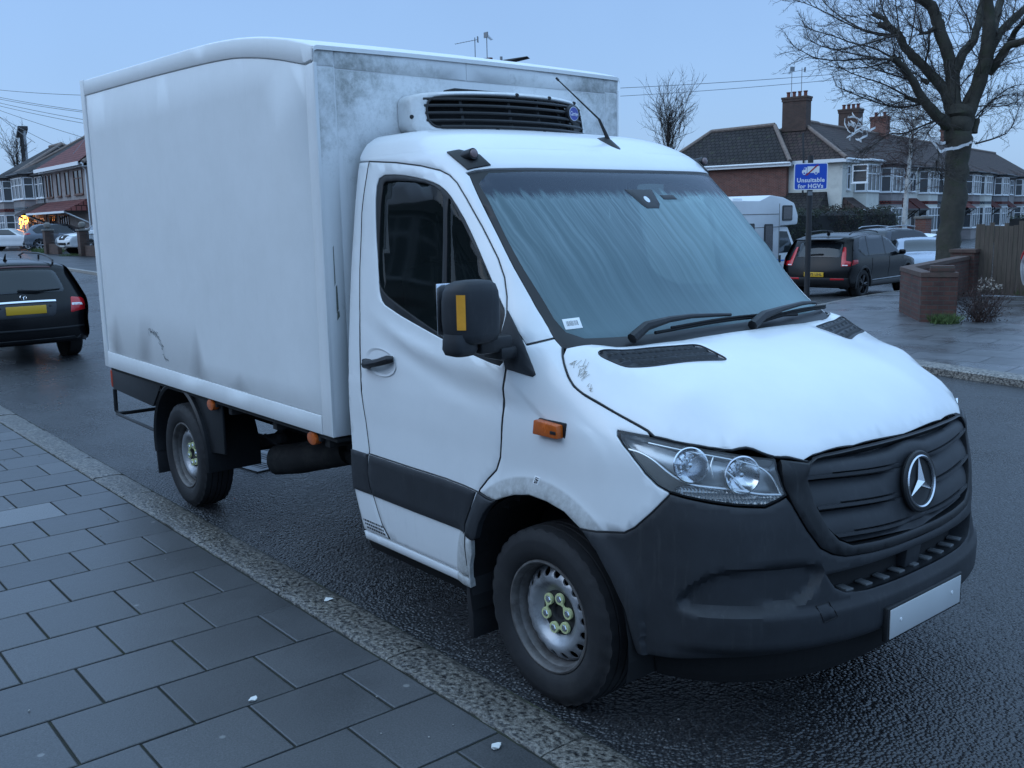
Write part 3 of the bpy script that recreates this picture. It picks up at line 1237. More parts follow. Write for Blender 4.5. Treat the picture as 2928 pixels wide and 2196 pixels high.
for sgn in (1, -1):
    pl = [(x, y * sgn) for x, y in VENT]
    mb = MB()
    panel(mb, pl, lambda P, o=0.: fH(P, o, vent_extra), res=.011, gap=.002, bev=.002, thick=.012)
    vt = sub(mb, 'bonnet_vent', M_PLAST, ang=30)
    mb = MB()
    c4 = [np.array(q) for q in VQ]
    for r_, (s0, s1) in enumerate(((.20, .30), (.49, .58), (.76, .90))):
        for k in range(16):
            t0, t1 = .05 + k * .056, .05 + k * .056 + .038
            Q = []
            for s_, t_ in ((s0, t0), (s1, t0), (s1, t1), (s0, t1)):
                p = (c4[0] * (1 - t_) + c4[3] * t_) * (1 - s_) + (c4[1] * (1 - t_) + c4[2] * t_) * s_
                Q.append((p[0], p[1] * sgn))
            if not inpoly(inset(pl, .006), np.array(Q)).all():
                continue
            mb.face([tuple(v) for v in fH(np.array(Q), .0008)])
    sub(mb, 'louvre_slots', M_BLACK, vt)
    pr = resample(pl, .02)
    mb = MB()
    mb.tube([tuple(v) for v in fH(np.array(pr + pr[:1]), -.001)], .003, 6, cap=False)
    sub(mb, 'vent_seal', M_SEAL_GAP, vt)
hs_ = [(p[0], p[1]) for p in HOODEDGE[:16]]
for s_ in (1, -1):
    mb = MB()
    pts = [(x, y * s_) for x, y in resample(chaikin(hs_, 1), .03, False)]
    mb.tube([tuple(v) for v in fH(np.array(pts), -.004)], .0045, 6)  # dark tube put in as the shade of the bonnet gap
    sub(mb, 'bonnet_gap_shade', M_SEAL_GAP)

# ---- front wings
arch = TR['arch'][:7]
hl = [(.385, 1.128), (.396, 1.134), (.505, 1.122), (.63, 1.097), (.735, 1.079), (.853, 1.060), (.838, 1.028), (.841, .989), (.848, .956), (.853, .940), (.82, .926), (.766, .908), (.673, .914), (.583, .925), (.505, .938), (.459, .948), (.420, .968), (.384, 1.004), (.362, 1.047), (.357, 1.087), (.368, 1.115)]
fend = [df[7]] + df[8:17] + [(-.459, .770), (-.392, .768)] + arch[::-1] + TR['fender_bump'][::-1][1:] + hl[15:][:] + hl[:2] + [(.500, 1.124)] + [(u, z) for u, z in TR['hood_seam'][::-1][1:]] + [(.489, 1.405), (.487, 1.419), (.347, 1.392)]
FEND = fend
for side in (1, -1):
    mb = MB()
    panel(mb, fend, fWs, res=.028, gap=.0028, bev=.004, thick=.02, sp=dW)
    sub(flip(mb, side), 'front_wing', M_PAINT)
tri = [TR['tri'][0], TR['tri'][1], (.285, 1.315), (.258, 1.288), (.225, 1.277), (.09, 1.293), (.20, 1.39), (.344, 1.497)]
for side in (1, -1):
    mb = MB()
    panel(mb, tri, lambda P, o=0.: fW(P, o + .005), res=.03, gap=.002, bev=.003, thick=.02, sp=dW)
    sub(flip(mb, side), 'mirror_base_trim', M_PLAST)

# ---- doors
door = dt + df[1:] + [(-.62, .392), (-1.0, .392)] + [(-1.22, .394)] + dr[::-1][1:-1]
win = TR['window'][:8] + [(.352, 1.53), (.344, 1.500), (.200, 1.385), (.088, 1.296)] + TR['window'][10:]
win = chaikin(win, 1, True)
for side in (1, -1):
    fs = (lambda P, o=0., s=side: fW(P, o) * [1, s, 1])
    mb = MB()
    panel(mb, door, fs, res=.03, gap=.0028, bev=.004, thick=.02, holes=[win], hole_thick=.03, sp=dW)
    D_ = sub(mb, 'door', M_PAINT)
    if side == 1:
        D_['label'] = 'right-hand cab door, nearest the kerb'
    gl = chaikin(TR['glass'], 1, True)
    qt = chaikin([(.268, 1.950), (.286, 1.960), (.312, 1.86), (.335, 1.72), (.345, 1.60), (.30, 1.50), (-.08, 1.375), (-.13, 1.385), (.13, 1.72)], 1, True)
    gl2 = [(-.195, 2.030), (-.139, 2.056), (.131, 2.036), (.240, 2.004), (.248, 1.960), (.10, 1.72), (-.165, 1.385), (-.20, 1.390), (-.416, 1.500), (-.485, 1.540), (-.500, 1.59), (-.432, 1.69)]
    gl2 = chaikin(gl2, 1, True)
    mb = MB()
    panel(mb, win, (lambda P, o=0., s=side: fW(P, o - .004) * [1, s, 1]), res=.03, gap=.0005, bev=.003, thick=.03, holes=[gl2, qt], hole_thick=.012, sp=dW)
    sub(mb, 'window_frame', M_SEAL_GAP, D_)
    mb = MB()
    panel(mb, gl2, (lambda P, o=0., s=side: fW(P, o - .012) * [1, s, 1]), res=.06, gap=0, bev=.001, thick=.005, sp=dW)
    panel(mb, qt, (lambda P, o=0., s=side: fW(P, o - .012) * [1, s, 1]), res=.06, gap=0, bev=.001, thick=.005, sp=dW)
    sub(mb, 'side_window', M_GLASS, D_)
    # rubbing moulding and lower door skin step
    mo = [(dr[8][0] + .004, .787), (-1.0, .786), (-.75, .787), (-.61, .782), (-.53, .776)] + df[17:20] + [(-.60, .585), (-.75, .586), (-1.0, .586), (-1.335, .588), dr[11], (-1.376, .70)]
    mb = MB()
    panel(mb, mo, (lambda P, o=0., s=side: fW(P, o + .009) * [1, s, 1]), res=.03, gap=.004, bev=.006, thick=.02, sp=dW)
    sub(mb, 'side_moulding', M_PLAST, D_)
    # handle: dished cup and a bar grip
    cup = [(-.915 + .155 * math.cos(t), 1.232 + .052 * math.sin(t) + .035 * math.cos(t)) for t in np.linspace(0, 6.283, 28)[:-1]]
    mb = MB()
    rows = []
    for k, (sc, o) in enumerate(((1.0, .0012), (.93, -.0), (.75, -.008), (.45, -.014), (.1, -.016))):
        pts = [(-.915 + (u + .915) * sc, 1.232 + (z - 1.232) * sc) for u, z in cup]
        rows.append([tuple(v) for v in fs(np.array(pts), o + .004)])
    mb.grid(rows, closeu=True, capb=True)
    sub(mb, 'handle_cup', M_PAINT, D_)
    gp = [(-1.060, 1.215, .012), (-1.03, 1.215, .030), (-.96, 1.222, .036), (-.88, 1.234, .034), (-.79, 1.252, .022), (-.765, 1.256, .008)]
    mb = MB()
    P = [Vector(fs(np.array([[u, z]]), o)[0]) for u, z, o in gp]
    mb.tube(P, [.016, .021, .018, .018, .020, .014], 10)
    mb.box(P[0] + Vector((.012, .0, .0)), (.05, .03, .045), bev=.008)
    sub(mb, 'door_handle', M_PLAST2, D_)

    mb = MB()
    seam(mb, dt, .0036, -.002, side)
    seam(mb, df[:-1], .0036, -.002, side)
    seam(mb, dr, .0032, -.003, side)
    sub(mb, 'door_gap_shade', M_SEAL_GAP, D_)  # black tubes imitate the shaded gap round the door
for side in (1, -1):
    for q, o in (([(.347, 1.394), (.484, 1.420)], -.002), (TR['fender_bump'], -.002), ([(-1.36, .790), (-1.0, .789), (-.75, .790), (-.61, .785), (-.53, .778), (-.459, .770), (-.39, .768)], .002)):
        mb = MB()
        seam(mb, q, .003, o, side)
        sub(mb, 'panel_gap_shade', M_SEAL_GAP)  # gap shade drawn as a dark tube on the joint

# ---- rear corner panels of the cab
cr_ = [(-1.47 - float(xs_at(2.15)), 2.15)] + [(x - float(xs_at(z)), z) for x, z in ((-1.455, 2.0), (-1.45, 1.7), (-1.42, 1.276), (-1.395, .925), (-1.378, .80), (-1.375, .66), (-1.364, .589), (-1.329, .469), (-1.312, .392))]
drx = [(u, z) for u, z in dr]
bp = cr_ + drx[::-1][:-1] + [(drx[0][0], 2.150)]
for side in (1, -1):
    mb = MB()
    panel(mb, bp, fWs, res=.03, gap=.0028, bev=.004, thick=.02, sp=dW)
    sub(flip(mb, side), 'rear_corner_panel', M_PAINT)
mo2 = [(cr_[5][0], .787), (dr[8][0] - .006, .788), (-1.372, .70), (dr[11][0] - .004, .64), (-1.338, .59), (cr_[7][0], .589), (cr_[6][0], .66)]
for side in (1, -1):
    mb = MB()
    panel(mb, mo2, lambda P, o=0.: fW(P, o + .008), res=.03, gap=.003, bev=.005, thick=.02, sp=dW)
    sub(flip(mb, side), 'corner_moulding', M_PLAST)
af = [(-.526, .775), (-.459, .767), (-.388, .766), (-.43, .735), (-.463, .699), (-.495, .65), (-.515, .594), (-.524, .577), (-.552, .565), (-.599, .576), (-.596, .624), (-.566, .69)]
for side in (1, -1):
    mb = MB()
    panel(mb, af, lambda P, o=0.: fW(P, o + .007), res=.025, gap=.003, bev=.005, thick=.03, sp=dW)
    sub(flip(mb, side), 'arch_moulding', M_PLAST)
lowf = [(-.600, .575), (-.555, .563), (-.560, .50), (-.578, .45), (-.589, .372), (-.60, .37), (-.602, .45), (-.606, .52)]
sill = [(-1.462, .388), (-1.235, .389), (-.6, .389), (-.588, .38), (-.59, .345), (-1.0, .345), (-1.455, .345)]
for side in (1, -1):
    mb = MB()
    panel(mb, lowf, fWs, res=.03, gap=.002, bev=.003, thick=.02, sp=dW)
    sub(flip(mb, side), 'wing_foot', M_PAINT)
    mb = MB()
    panel(mb, sill, lambda P, o=0.: fW(P, o + .004), res=.03, gap=.002, bev=.006, thick=.03, sp=dW)
    sub(flip(mb, side), 'sill', M_PAINT)

# ---- bumper
ah = TR['arch_f']
gout = [(.861, 1.052), (.845, .976), (.862, .911), (.910, .818), (.968, .752), (1.02, .724), (1.08, .708), (1.21, .699), (1.34, .694)]
bo = [(-.0, .400), (-.30, .400)] + C([(1.0, .398), (.90, .393), (.72, .380), (.54, .368), (.36, .358), (.325, .360)] + ah[::-1][1:] + TR['fender_bump'][::-1][1:-1] + [(.459, .944), (.505, .934), (.583, .921), (.673, .910), (.766, .904), (.82, .922), (.848, .934)] + gout[2:]) + [(0., .692)]
intake = [(0., .661), (-.20, .662), (-.40, .661)] + C([(.995, .659), (1.015, .630), (1.035, .606), (1.08, .583), (1.19, .572)]) + [(-.12, .570), (0., .570)]
intake_f = full(intake)
mb = MB()
panel(mb, full(bo), fC, res=.015, gap=.002, bev=.006, thick=.03, holes=[intake_f], hole_thick=.10, sp=dC)
BUMP = sub(mb, 'bumper', M_PLAST)
mb = MB()
panel(mb, [(p[0] * 1.03, .616 + (p[1] - .616) * 1.1) for p in intake_f], lambda P, o=0.: fC(P, o - .11), res=.04, gap=0, bev=.001, thick=.01, sp=dC)
sub(mb, 'intake_back', M_BLACK, BUMP)
M_TREAD = mat("worn_step_tread", (.12, .125, .13), .4)
for t_ in np.linspace(-.40, .40, 9):
    mb = MB()
    p = fC(np.array([[t_, .584]]), -.045)[0]
    mb.box(tuple(p), (.05, .035, .008), rz=math.atan2(p[1], 2.2), bev=.002)
    sub(mb, 'step_tread', M_TREAD, BUMP)
mb = MB()
rows = []
for z_, o_ in ((.578, -.002), (.580, -.05), (.578, -.1)):
    rows.append([tuple(v) for v in fC(np.array([[t, z_] for t in np.linspace(-.46, .46, 30)]), o_)])
mb.grid(rows)
sub(mb, 'step_plate', M_PLAST2, BUMP)
mb = MB()
for s_ in (-1, 1):
    p = fC(np.array([[.10 * s_, .62]]), -.07)[0]
    if s_ == 1:
        mb.prism([(-.05, .575), (.05, .575), (.075, .665), (-.03, .665)], 'x', p[0] - .02, p[0] + .035, bev=.006)
sub(mb, 'intake_post', M_PLAST, BUMP)
mb = MB()
tw = C([(.952, .560), (1.004, .566), (1.030, .515), (.975, .502)])
panel(mb, tw, lambda P, o=0.: fC(P, o + .001), res=.02, gap=.001, bev=.001, thick=.015, sp=dC)
TC_ = sub(mb, 'towing_eye_cover', M_PLAST, BUMP)
mb = MB()
q = resample(tw, .02)
mb.tube([tuple(v) for v in fC(np.array(q + q[:1]), .0015)], .0018, 4, cap=False)  # dark outline tube imitates shade in the gap round the cover
sub(mb, 'cover_gap_shade', M_BLACK, BUMP)
mb = MB()
mb.box((1.008, .0, .434), (.022, .54, .128), bev=.006)
sub(mb, 'plate_holder', M_PLAST2, BUMP)
mb = MB()
mb.box((1.0215, -.005, .436), (.004, .508, .108), bev=.0015)
PL = sub(mb, 'number_plate', M_PLATE)
mb = MB()
for y_ in (-.19, .18):
    mb.tube([(1.0235, y_, .44), (1.0262, y_, .44)], [.007, .006], 10)
sub(mb, 'plate_screw', M_LABEL, PL)

# ---- grille
gin = [(.953, 1.040), (.936, .993), (.944, .908), (.994, .813), (1.042, .768), (1.105, .741), (1.25, .732), (1.384, .728)]
go = [(0., 1.059), (-.3, 1.060)] + C([(1.025, 1.057), (.996, 1.054), (.957, 1.040), (.905, 1.050), (.864, 1.057)] + gout[1:]) + [(0., .695)]
gi = [(0., 1.052), (-.3, 1.053)] + C([(1.03, 1.050), (.985, 1.045), (.962, 1.028)] + gin[1:]) + [(0., .727)]
mb = MB()
panel(mb, full(go), lambda P, o=0.: fC(P, o + .006), res=.022, gap=.002, bev=.006, thick=.04, holes=[full(gi)], hole_thick=.035, sp=dC)
GR = sub(mb, 'grille', M_PLAST2)


GIP = full(gi)


def _halfw(z):
    P = GIP
    best = 0.
    n = len(P)
    for i in range(n):
        (a, za), (b, zb) = P[i], P[(i + 1) % n]
        if (za - z) * (zb - z) < 0:
            best = max(best, abs(a + (b - a) * (z - za) / (zb - za)))
    return best


mb = MB()
lips = (1.058, .966, .863, .762, .712)
cols = np.linspace(-1, 1, 71)
for k in range(4):
    hi, lo = lips[k], lips[k + 1]
    rows = []
    for t, o in ((.02, -.052), (.10, -.050), (.105, -.030), (.22, -.022), (.40, -.013), (.60, -.007), (.80, -.004), (.83, -.014), (.86, -.014), (.87, .002), (.97, .003), (1.0, -.004), (1.0, -.052)):
        z = hi + (lo - hi) * t
        w = max(_halfw(min(1.050, max(.732, z))), .05) + .006
        U = cols * w
        zc = z + (.020 * smooth(.10, .55, np.abs(U)) - .004 if z < 1.04 else 0 * U)
        oo = np.full(len(U), o)
        if o == -.014:   # the slot over the lip is open only along the middle part
            oo = np.where(np.abs(U) < .80 * w, -.022, -.004)
        boss = smooth(.20, .12, np.hypot(U, zc - .895))
        oo = oo * (1 - boss) - .004 * boss
        P = np.stack([U, np.clip(zc, .70, 1.056)], 1)
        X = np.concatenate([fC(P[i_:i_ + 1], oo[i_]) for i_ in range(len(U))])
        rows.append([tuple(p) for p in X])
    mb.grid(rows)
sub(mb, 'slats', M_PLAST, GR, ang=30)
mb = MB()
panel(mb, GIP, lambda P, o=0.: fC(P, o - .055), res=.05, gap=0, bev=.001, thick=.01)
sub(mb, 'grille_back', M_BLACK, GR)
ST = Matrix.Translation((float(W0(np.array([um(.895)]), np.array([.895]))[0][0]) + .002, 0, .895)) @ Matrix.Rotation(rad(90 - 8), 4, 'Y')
mb = MB()
mb.lathe([(.0, .0), (.092, .0), (.110, .002), (.113, .012), (.108, .018), (.098, .019), (.090, .010), (.0, .008)], 48, ST)
sub(mb, 'emblem_dish', M_PLAST2, GR)
mb = MB()
mb.lathe([(.0865, .012), (.0875, .020), (.092, .024), (.0965, .020), (.097, .012)], 64, ST)
c0 = ST @ Vector((0, 0, .032))
for k in range(3):
    a = math.pi + k * 2 * math.pi / 3
    d_ = Vector((math.cos(a), math.sin(a), 0))
    t_ = Vector((-d_.y, d_.x, 0))
    tip = ST @ (d_ * .089 + Vector((0, 0, .016)))
    b1 = ST @ (Vector((math.cos(a + 1.047), math.sin(a + 1.047), 0)) * .0165 + Vector((0, 0, .014)))
    b2 = ST @ (Vector((math.cos(a - 1.047), math.sin(a - 1.047), 0)) * .0165 + Vector((0, 0, .014)))
    mb.face((c0, tip, b1))
    mb.face((c0, b2, tip))
sub(mb, 'star_emblem', M_SATIN, GR, smooth=False, recalc=True)

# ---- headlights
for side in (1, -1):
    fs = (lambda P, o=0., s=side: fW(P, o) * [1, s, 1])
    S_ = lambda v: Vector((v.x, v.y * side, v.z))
    mb = MB()
    panel(mb, inset(hl, .004), (lambda P, o=0., s=side: fW(P, o - .055) * [1, s, 1]), res=.03, gap=0, bev=.002, thick=.01, sp=dW)
    for (ra, oa), (rb, ob) in (((.004, -.056), (.002, -.004)),):
        A = fs(np.array(resample(inset(hl, ra), .02)), oa)
        B = fs(np.array(resample(inset(hl, ra), .02)), ob)
        mb.grid([[tuple(p) for p in A], [tuple(p) for p in B]], closeu=True)
    HL = sub(mb, 'headlight', M_HLIN)
    # grey shroud along the outer lower edge
    sh = [(.372, 1.100), (.366, 1.078), (.404, 1.072), (.434, 1.050), (.457, 1.020), (.491, .992), (.53, .975), (.49, .968), (.466, .950), (.425, .970), (.390, 1.005), (.368, 1.048)]
    mb = MB()
    panel(mb, sh, (lambda P, o=0., s=side: fW(P, o - .012) * [1, s, 1]), res=.02, gap=0, bev=.002, thick=.03, sp=dW)
    sub(mb, 'shroud', M_HLGREY, HL)
    for (cu, cz, r_) in ((.545, 1.052, .058), (.705, 1.018, .062)):
        base = S_(at(cu, cz, -.050))
        ax = S_(nrm(cu, cz))
        ax = (ax + Vector((.9, -.15 * side, 0))).normalized()
        R_ = ax.to_track_quat('Z', 'Y').to_matrix().to_4x4()
        M_ = Matrix.Translation(base) @ R_
        mb = MB()
        prof = [(.0, -.0), (.012, .0), (.3 * r_, .001)]
        rows = []
        nn = 40
        for i in range(9):
            t = i / 8
            row = []
            for k in range(nn):
                a = 2 * math.pi * k / nn
                rr = r_ * (.12 + .88 * t)
                hh = .045 * t * t
                fac = .004 * (1 if (int(k / 4) + i) % 2 else -1) if (i < 7 and math.cos(a - 2.4) > .1) else 0
                row.append(M_ @ Vector((rr * math.cos(a), rr * math.sin(a), hh + fac)))
            rows.append(row)
        mb.grid(rows, closeu=True)
        mb.lathe([(r_ * 1.02, .038), (r_ * 1.05, .046), (r_ * .985, .047)], 40, M_)
        sub(mb, 'reflector', M_CHROME, HL, ang=12)
        mb = MB()
        mb.lathe([(.0, .042), (.008, .040), (.011, .030), (.010, .0)], 14, M_)
        sub(mb, 'bulb_cap', M_SATIN, HL)
    mb = MB()
    for ln, rr in ((TR['trimline'][1:], .0042), (TR['toptrim'][1:], .0032), (TR['midtrim'], .0028), (TR['midtrim2'], .003)):
        pts = [S_(at(u, z, -.014)) for u, z in chaikin(ln, 2)]
        mb.tube(pts, rr, 6)
    sub(mb, 'trim_strip', mat("bright_trim", (.82, .84, .86), .25, metal=.6) if side == 1 else bpy.data.materials['bright_trim'], HL)
    ind = [(.470, .952), (.492, .968), (.515, .974), (.593, .966), (.715, .955), (.748, .944), (.840, .939), (.818, .930), (.766, .914), (.674, .920), (.584, .931), (.508, .943)]
    mb = MB()
    rib = lambda P: .003 * np.sign(np.sin(P[:, 0] * 520)) * .6 + .002 * np.sign(np.sin(P[:, 1] * 700))
    panel(mb, ind, (lambda P, o=0., s=side: fW(P, o - .013, rib) * [1, s, 1]), res=.006, gap=0, bev=.001, thick=.01, sp=dW)
    sub(mb, 'ribbed_indicator', M_RIBS, HL, ang=10)
    mb = MB()
    panel(mb, hl, fs, res=.03, gap=.004, bev=.004, thick=.006, sp=dW)
    sub(mb, 'lens', M_LENS, HL)
    mb = MB()
    A = fs(np.array(resample(inset(hl, .0015), .02)), -.001)
    B = fs(np.array(resample(inset(hl, .008), .02)), .0012)
    mb.grid([[tuple(p) for p in A], [tuple(p) for p in B]], closeu=True)
    sub(mb, 'lens_seal', M_SEAL_GAP, HL)

# ---- side marker on the wing, arch sticker, sill wording
for side in (1, -1):
    mb = MB()
    c_ = at(.045, 1.102, .018)
    mb.prism([(-.068, -.026), (.068, -.026), (.066, .024), (-.06, .030)], 'y', -.020, .016, bev=.006)
    bm_ = mb.bm
    bmesh.ops.translate(bm_, verts=bm_.verts, vec=(c_.x, c_.y * side, c_.z))
    ML = sub(mb, 'side_marker_lamp', M_AMBER)
    mb = MB()
    mb.box((c_.x + .006, (c_.y + .018) * side, c_.z - .001), (.150, .010, .064), bev=.004)
    mb.box((c_.x + .048, (c_.y - .020) * side, c_.z - .004), (.030, .004, .012), bev=.001)
    sub(mb, 'lamp_gasket', M_SEAL_GAP, ML)
mb = MB()
q = TR['sticker']
panel(mb, q, lambda P, o=0.: fW(P, o + .002), res=.02, gap=0, bev=.001, thick=.003, sp=dW)
SK = sub(mb, 'wing_sticker', M_LABEL)
mb = MB()
qa = [np.array(p) for p in q]
for s0, s1, t0, t1 in ((.25, .8, .12, .22), (.2, .6, .3, .42), (.45, .85, .36, .5), (.2, .8, .55, .62), (.25, .55, .68, .86), (.6, .8, .66, .8)):
    P4 = [tuple((qa[0] * (1 - s) + qa[1] * s) * (1 - t) + (qa[3] * (1 - s) + qa[2] * s) * t) for s, t in ((s0, t0), (s1, t0), (s1, t1), (s0, t1))]
    mb.face([tuple(v) for v in fW(np.array(P4), .0035)])
sub(mb, 'sticker_marks', M_INK, SK)
mb = MB()
for r_ in range(3):
    x = -1.30 + r_ * .012
    while x < -1.125:
        w = random.uniform(.006, .022)
        zz = .452 - r_ * .017
        P4 = [(x - .15, zz), (x + w - .15, zz), (x + w - .15, zz - .009), (x - .15, zz - .009)]
        mb.face([tuple(v) for v in fW(np.array(P4), .0012)])
        x += w + .005
sub(mb, 'sill_small_print', M_INK)

# ---- door mirror on the kerb side
for side in (1,):
    S_ = lambda x, y, z: (x, y * side, z)
    mb = MB()
    rows = []
    # housing: rounded block, long axis upright, swept back at the outer side
    for z_, sc, sy in ((1.415, .55, .7), (1.425, .86, .9), (1.45, .97, .98), (1.50, 1.0, 1.0), (1.57, .99, 1.0), (1.605, .95, .97), (1.632, .84, .88), (1.645, .62, .7), (1.649, .3, .4)):
        ring = []
        for k in range(24):
            a = 2 * math.pi * k / 24
            ca, sa = math.cos(a), math.sin(a)
            ex = (abs(ca) ** .55) * (1 if ca > 0 else -1)
            ey = (abs(sa) ** .55) * (1 if sa > 0 else -1)
            X = -.215 + (ex * .058 * sy) + .0 + .028 * (1 if True else 0)
            Y = -1.137 + ey * .097 * sc
            X += -.05 * max(0., (-(Y + 1.137)) / .097) ** 2 + .012
            ring.append(S_(X, Y, z_))
        rows.append(ring)
    mb.grid(rows, closeu=True, capa=True, capb=True)
    MR = sub(mb, 'door_mirror', M_PLAST, ang=60)
    mb = MB()
    rows = []
    for z_, sc in ((1.368, .5), (1.374, .85), (1.395, 1.), (1.43, .96), (1.452, .9)):
        ring = []
        for k in range(20):
            a = 2 * math.pi * k / 20
            ca, sa = math.cos(a), math.sin(a)
            ring.append(S_(-.205 + (abs(ca) ** .6) * (1 if ca > 0 else -1) * .058 * sc, -1.185 + (abs(sa) ** .6) * (1 if sa > 0 else -1) * .058 * sc, z_))
        rows.append(ring)
    mb.grid(rows, closeu=True, capa=True, capb=True)
    sub(mb, 'mirror_foot', M_PLAST, MR, ang=60)
    mb = MB()
    mb.box(S_(-.195, -1.05, 1.402), (.090, .155, .062), bev=.012)
    mb.box(S_(-.20, -1.0, 1.365), (.12, .08, .05), bev=.012)
    sub(mb, 'mirror_arm', M_PLAST2, MR)
    mb = MB()
    mb.box(S_(-.274, -1.150, 1.54), (.004, .17, .19), bev=.001)
    sub(mb, 'mirror_glass', M_CHROME, MR)
    mb = MB()
    pts = [(-.148, -1.236, 1.605), (-.146, -1.216, 1.605), (-.152, -1.216, 1.475), (-.154, -1.236, 1.475)]
    f_ = []
    for z_ in (1.598, 1.56, 1.515, 1.470):
        r_ = []
        for Y in (-1.2230, -1.2165, -1.209, -1.202):
            ey = (Y + 1.137) / .097
            X = -.175 + .058 * max(0., 1 - abs(ey) ** 3.64) ** .275 - .05 * max(0., -ey) ** 2 + .0022
            r_.append(S_(X, Y, z_))
        f_.append(r_)
    mb.grid(f_)
    sub(mb, 'reflective_strip', M_REFLECT, MR)

# ---- wipers
for pts, bl in (([(-.634, 1.392, .02), (-.55, 1.412, .045), (-.42, 1.424, .05), (-.29, 1.431, .045), (-.14, 1.432, .035), (-.04, 1.430, .03)], (-.50, .42, 1.408)),
                ([(.03, 1.390, .02), (.12, 1.404, .045), (.28, 1.415, .05), (.48, 1.427, .045), (.60, 1.430, .035), (.66, 1.428, .03)], (.14, .86, 1.404))):
    mb = MB()
    P = [Vector(fC(np.array([[y, z]]), o)[0]) for y, z, o in pts]
    mb.tube(P, [.022, .020, .013, .010, .008, .007], 8)
    WP = sub(mb, 'wiper', M_PLAST2)
    mb = MB()
    y0, y1, zz = bl
    Q = [Vector(fC(np.array([[y, zz + .014 * math.sin((y - y0) / (y1 - y0) * 3.1)]]), .014)[0]) for y in np.linspace(y0, y1, 12)]
    mb.tube(Q, .007, 6)
    Q2 = [q + Vector((.004, 0, .010)) for q in Q[1:-1]]
    mb.tube(Q2, .005, 6)
    sub(mb, 'wiper_blade', M_BLACK, WP)

# ---- roof aerial and marker lamps
mb = MB()
ab = Vector((-.70, .10, 2.20))
rows = []
for h, sc in ((-.02, 1.1), (.0, 1.05), (.012, .95), (.024, .62), (.036, .30), (.040, .12)):
    rows.append([(ab.x + .05 * sc * math.cos(a) * 1.5 - h * .3, ab.y + .038 * sc * math.sin(a), ab.z + h + (-.034 * math.cos(a) * sc)) for a in np.linspace(0, 6.283, 17)[:-1]])
mb.grid(rows, closeu=True, capb=True)
AE = sub(mb, 'roof_aerial', M_PLAST2, ang=60)
mb = MB()
mb.tube([ab + Vector((-.008, 0, .03)), ab + Vector((-.06, -.01, .13))], [.010, .006], 8)
mb.tube([ab + Vector((-.06, -.01, .13)), ab + Vector((-.30, -.05, .335))], [.0045, .003], 6)
mb.tube([ab + Vector((-.30, -.05, .335)), ab + Vector((-.315, -.052, .348))], [.0055, .0055], 6)
sub(mb, 'whip', M_BLACK, AE)
for side in (1, -1):
    # wedge bracket on the front roof corner with a small round lamp
    mb = MB()
    pl = [(.360, 2.152), (.420, 2.160), (.50, 2.135), (.53, 2.09), (.455, 2.078), (.425, 2.072), (.395, 2.11)]
    panel(mb, pl, (lambda P, o=0., s=side: fW(P, o + .004 + 0 * P[:, 0:1]) * [1, s, 1]) if False else (lambda P, o=0., s=side: fW(P, o + .008) * [1, s, 1]), res=.02, gap=0, bev=.003, thick=.012, sp=dW)
    p0 = fW(np.array([[.455, 2.13]]), .010)[0]
    mb.tube([(p0[0] - .03, p0[1] * side, p0[2] - .006), (p0[0] + .030, p0[1] * side, p0[2] + .004)], [.026, .024], 16)
    MK = sub(mb, 'roof_marker', M_PLAST2)
    mb = MB()
    mb.tube([(p0[0] + .028, p0[1] * side, p0[2] + .004), (p0[0] + .036, p0[1] * side, p0[2] + .005), (p0[0] + .040, p0[1] * side, p0[2] + .005)], [.019, .017, .008], 16)
    sub(mb, 'marker_lens', mat("smoky_marker_lens", (.22, .16, .16), .2) if side == 1 else bpy.data.materials['smoky_marker_lens'], MK)

# ---- cab interior and dark inner shell
mb = MB()
for z0, z1 in ((.20, 1.37),):
    rows = []
    zs = np.linspace(z0, z1, 26)
    for z in zs:
        U = np.concatenate([np.linspace(-1.44 - float(xs_at(z)), -.001, 24), np.linspace(0, um(z), 40)])
        off = -.075 if z < 1.0 else -.05 - .02 * (1.3 - z) / .3
        r = W0(U, np.full(len(U), z)) + WN(U, np.full(len(U), z)) * off
        if z > 1.05:
            r[:, 0] = np.minimum(r[:, 0], .93 - (z - 1.05) * 2.3)
        rows.append(np.concatenate([r, r[::-1][1:] * [1, -1, 1]]))
    V = [[mb.bm.verts.new(tuple(p)) for p in r] for r in rows]
    for i in range(len(V) - 1):
        for j in range(len(V[0]) - 1):
            c_ = (rows[i][j] + rows[i + 1][j + 1]) / 2
            if math.hypot(c_[0], c_[2] - .36) < .47 and abs(c_[1]) > .6:
                continue
            mb.bm.faces.new((V[i][j], V[i][j + 1], V[i + 1][j + 1], V[i + 1][j]))
for s_ in (-1, 1):   # wheel-arch liners
    rows = []
    for y in (.985, .80, .62):
        rows.append([(.46 * math.cos(a), s_ * y, .36 + .47 * math.sin(a)) for a in np.linspace(-.25, 3.4, 22)])
    mb.grid(rows)
    mb.face([(.46 * math.cos(a), s_ * .62, .36 + .47 * math.sin(a)) for a in np.linspace(-.25, 3.4, 22)])
mb.box((-.55, 0, .36), (1.75, 1.75, .03))
mb.box((-1.445, 0, 1.25), (.03, 1.66, 1.75))
sub(mb, 'inner_shell', M_BLACK, smooth=False)
mb = MB()
mb.prism([(-.45, 1.0), (.12, 1.0), (.10, 1.36), (-.02, 1.385), (-.20, 1.36), (-.33, 1.27), (-.40, 1.15)], 'y', -.80, .80, bev=.02)
mb.prism([(-.30, 1.25), (-.12, 1.34), (-.10, 1.42), (-.24, 1.43), (-.36, 1.36)], 'y', -.62, -.22, bev=.03)
sub(mb, 'dashboard', M_DASH)
mb = MB()
M_ = Matrix.Translation((-.42, -.42, 1.33)) @ Matrix.Rotation(rad(-48), 4, 'Y')
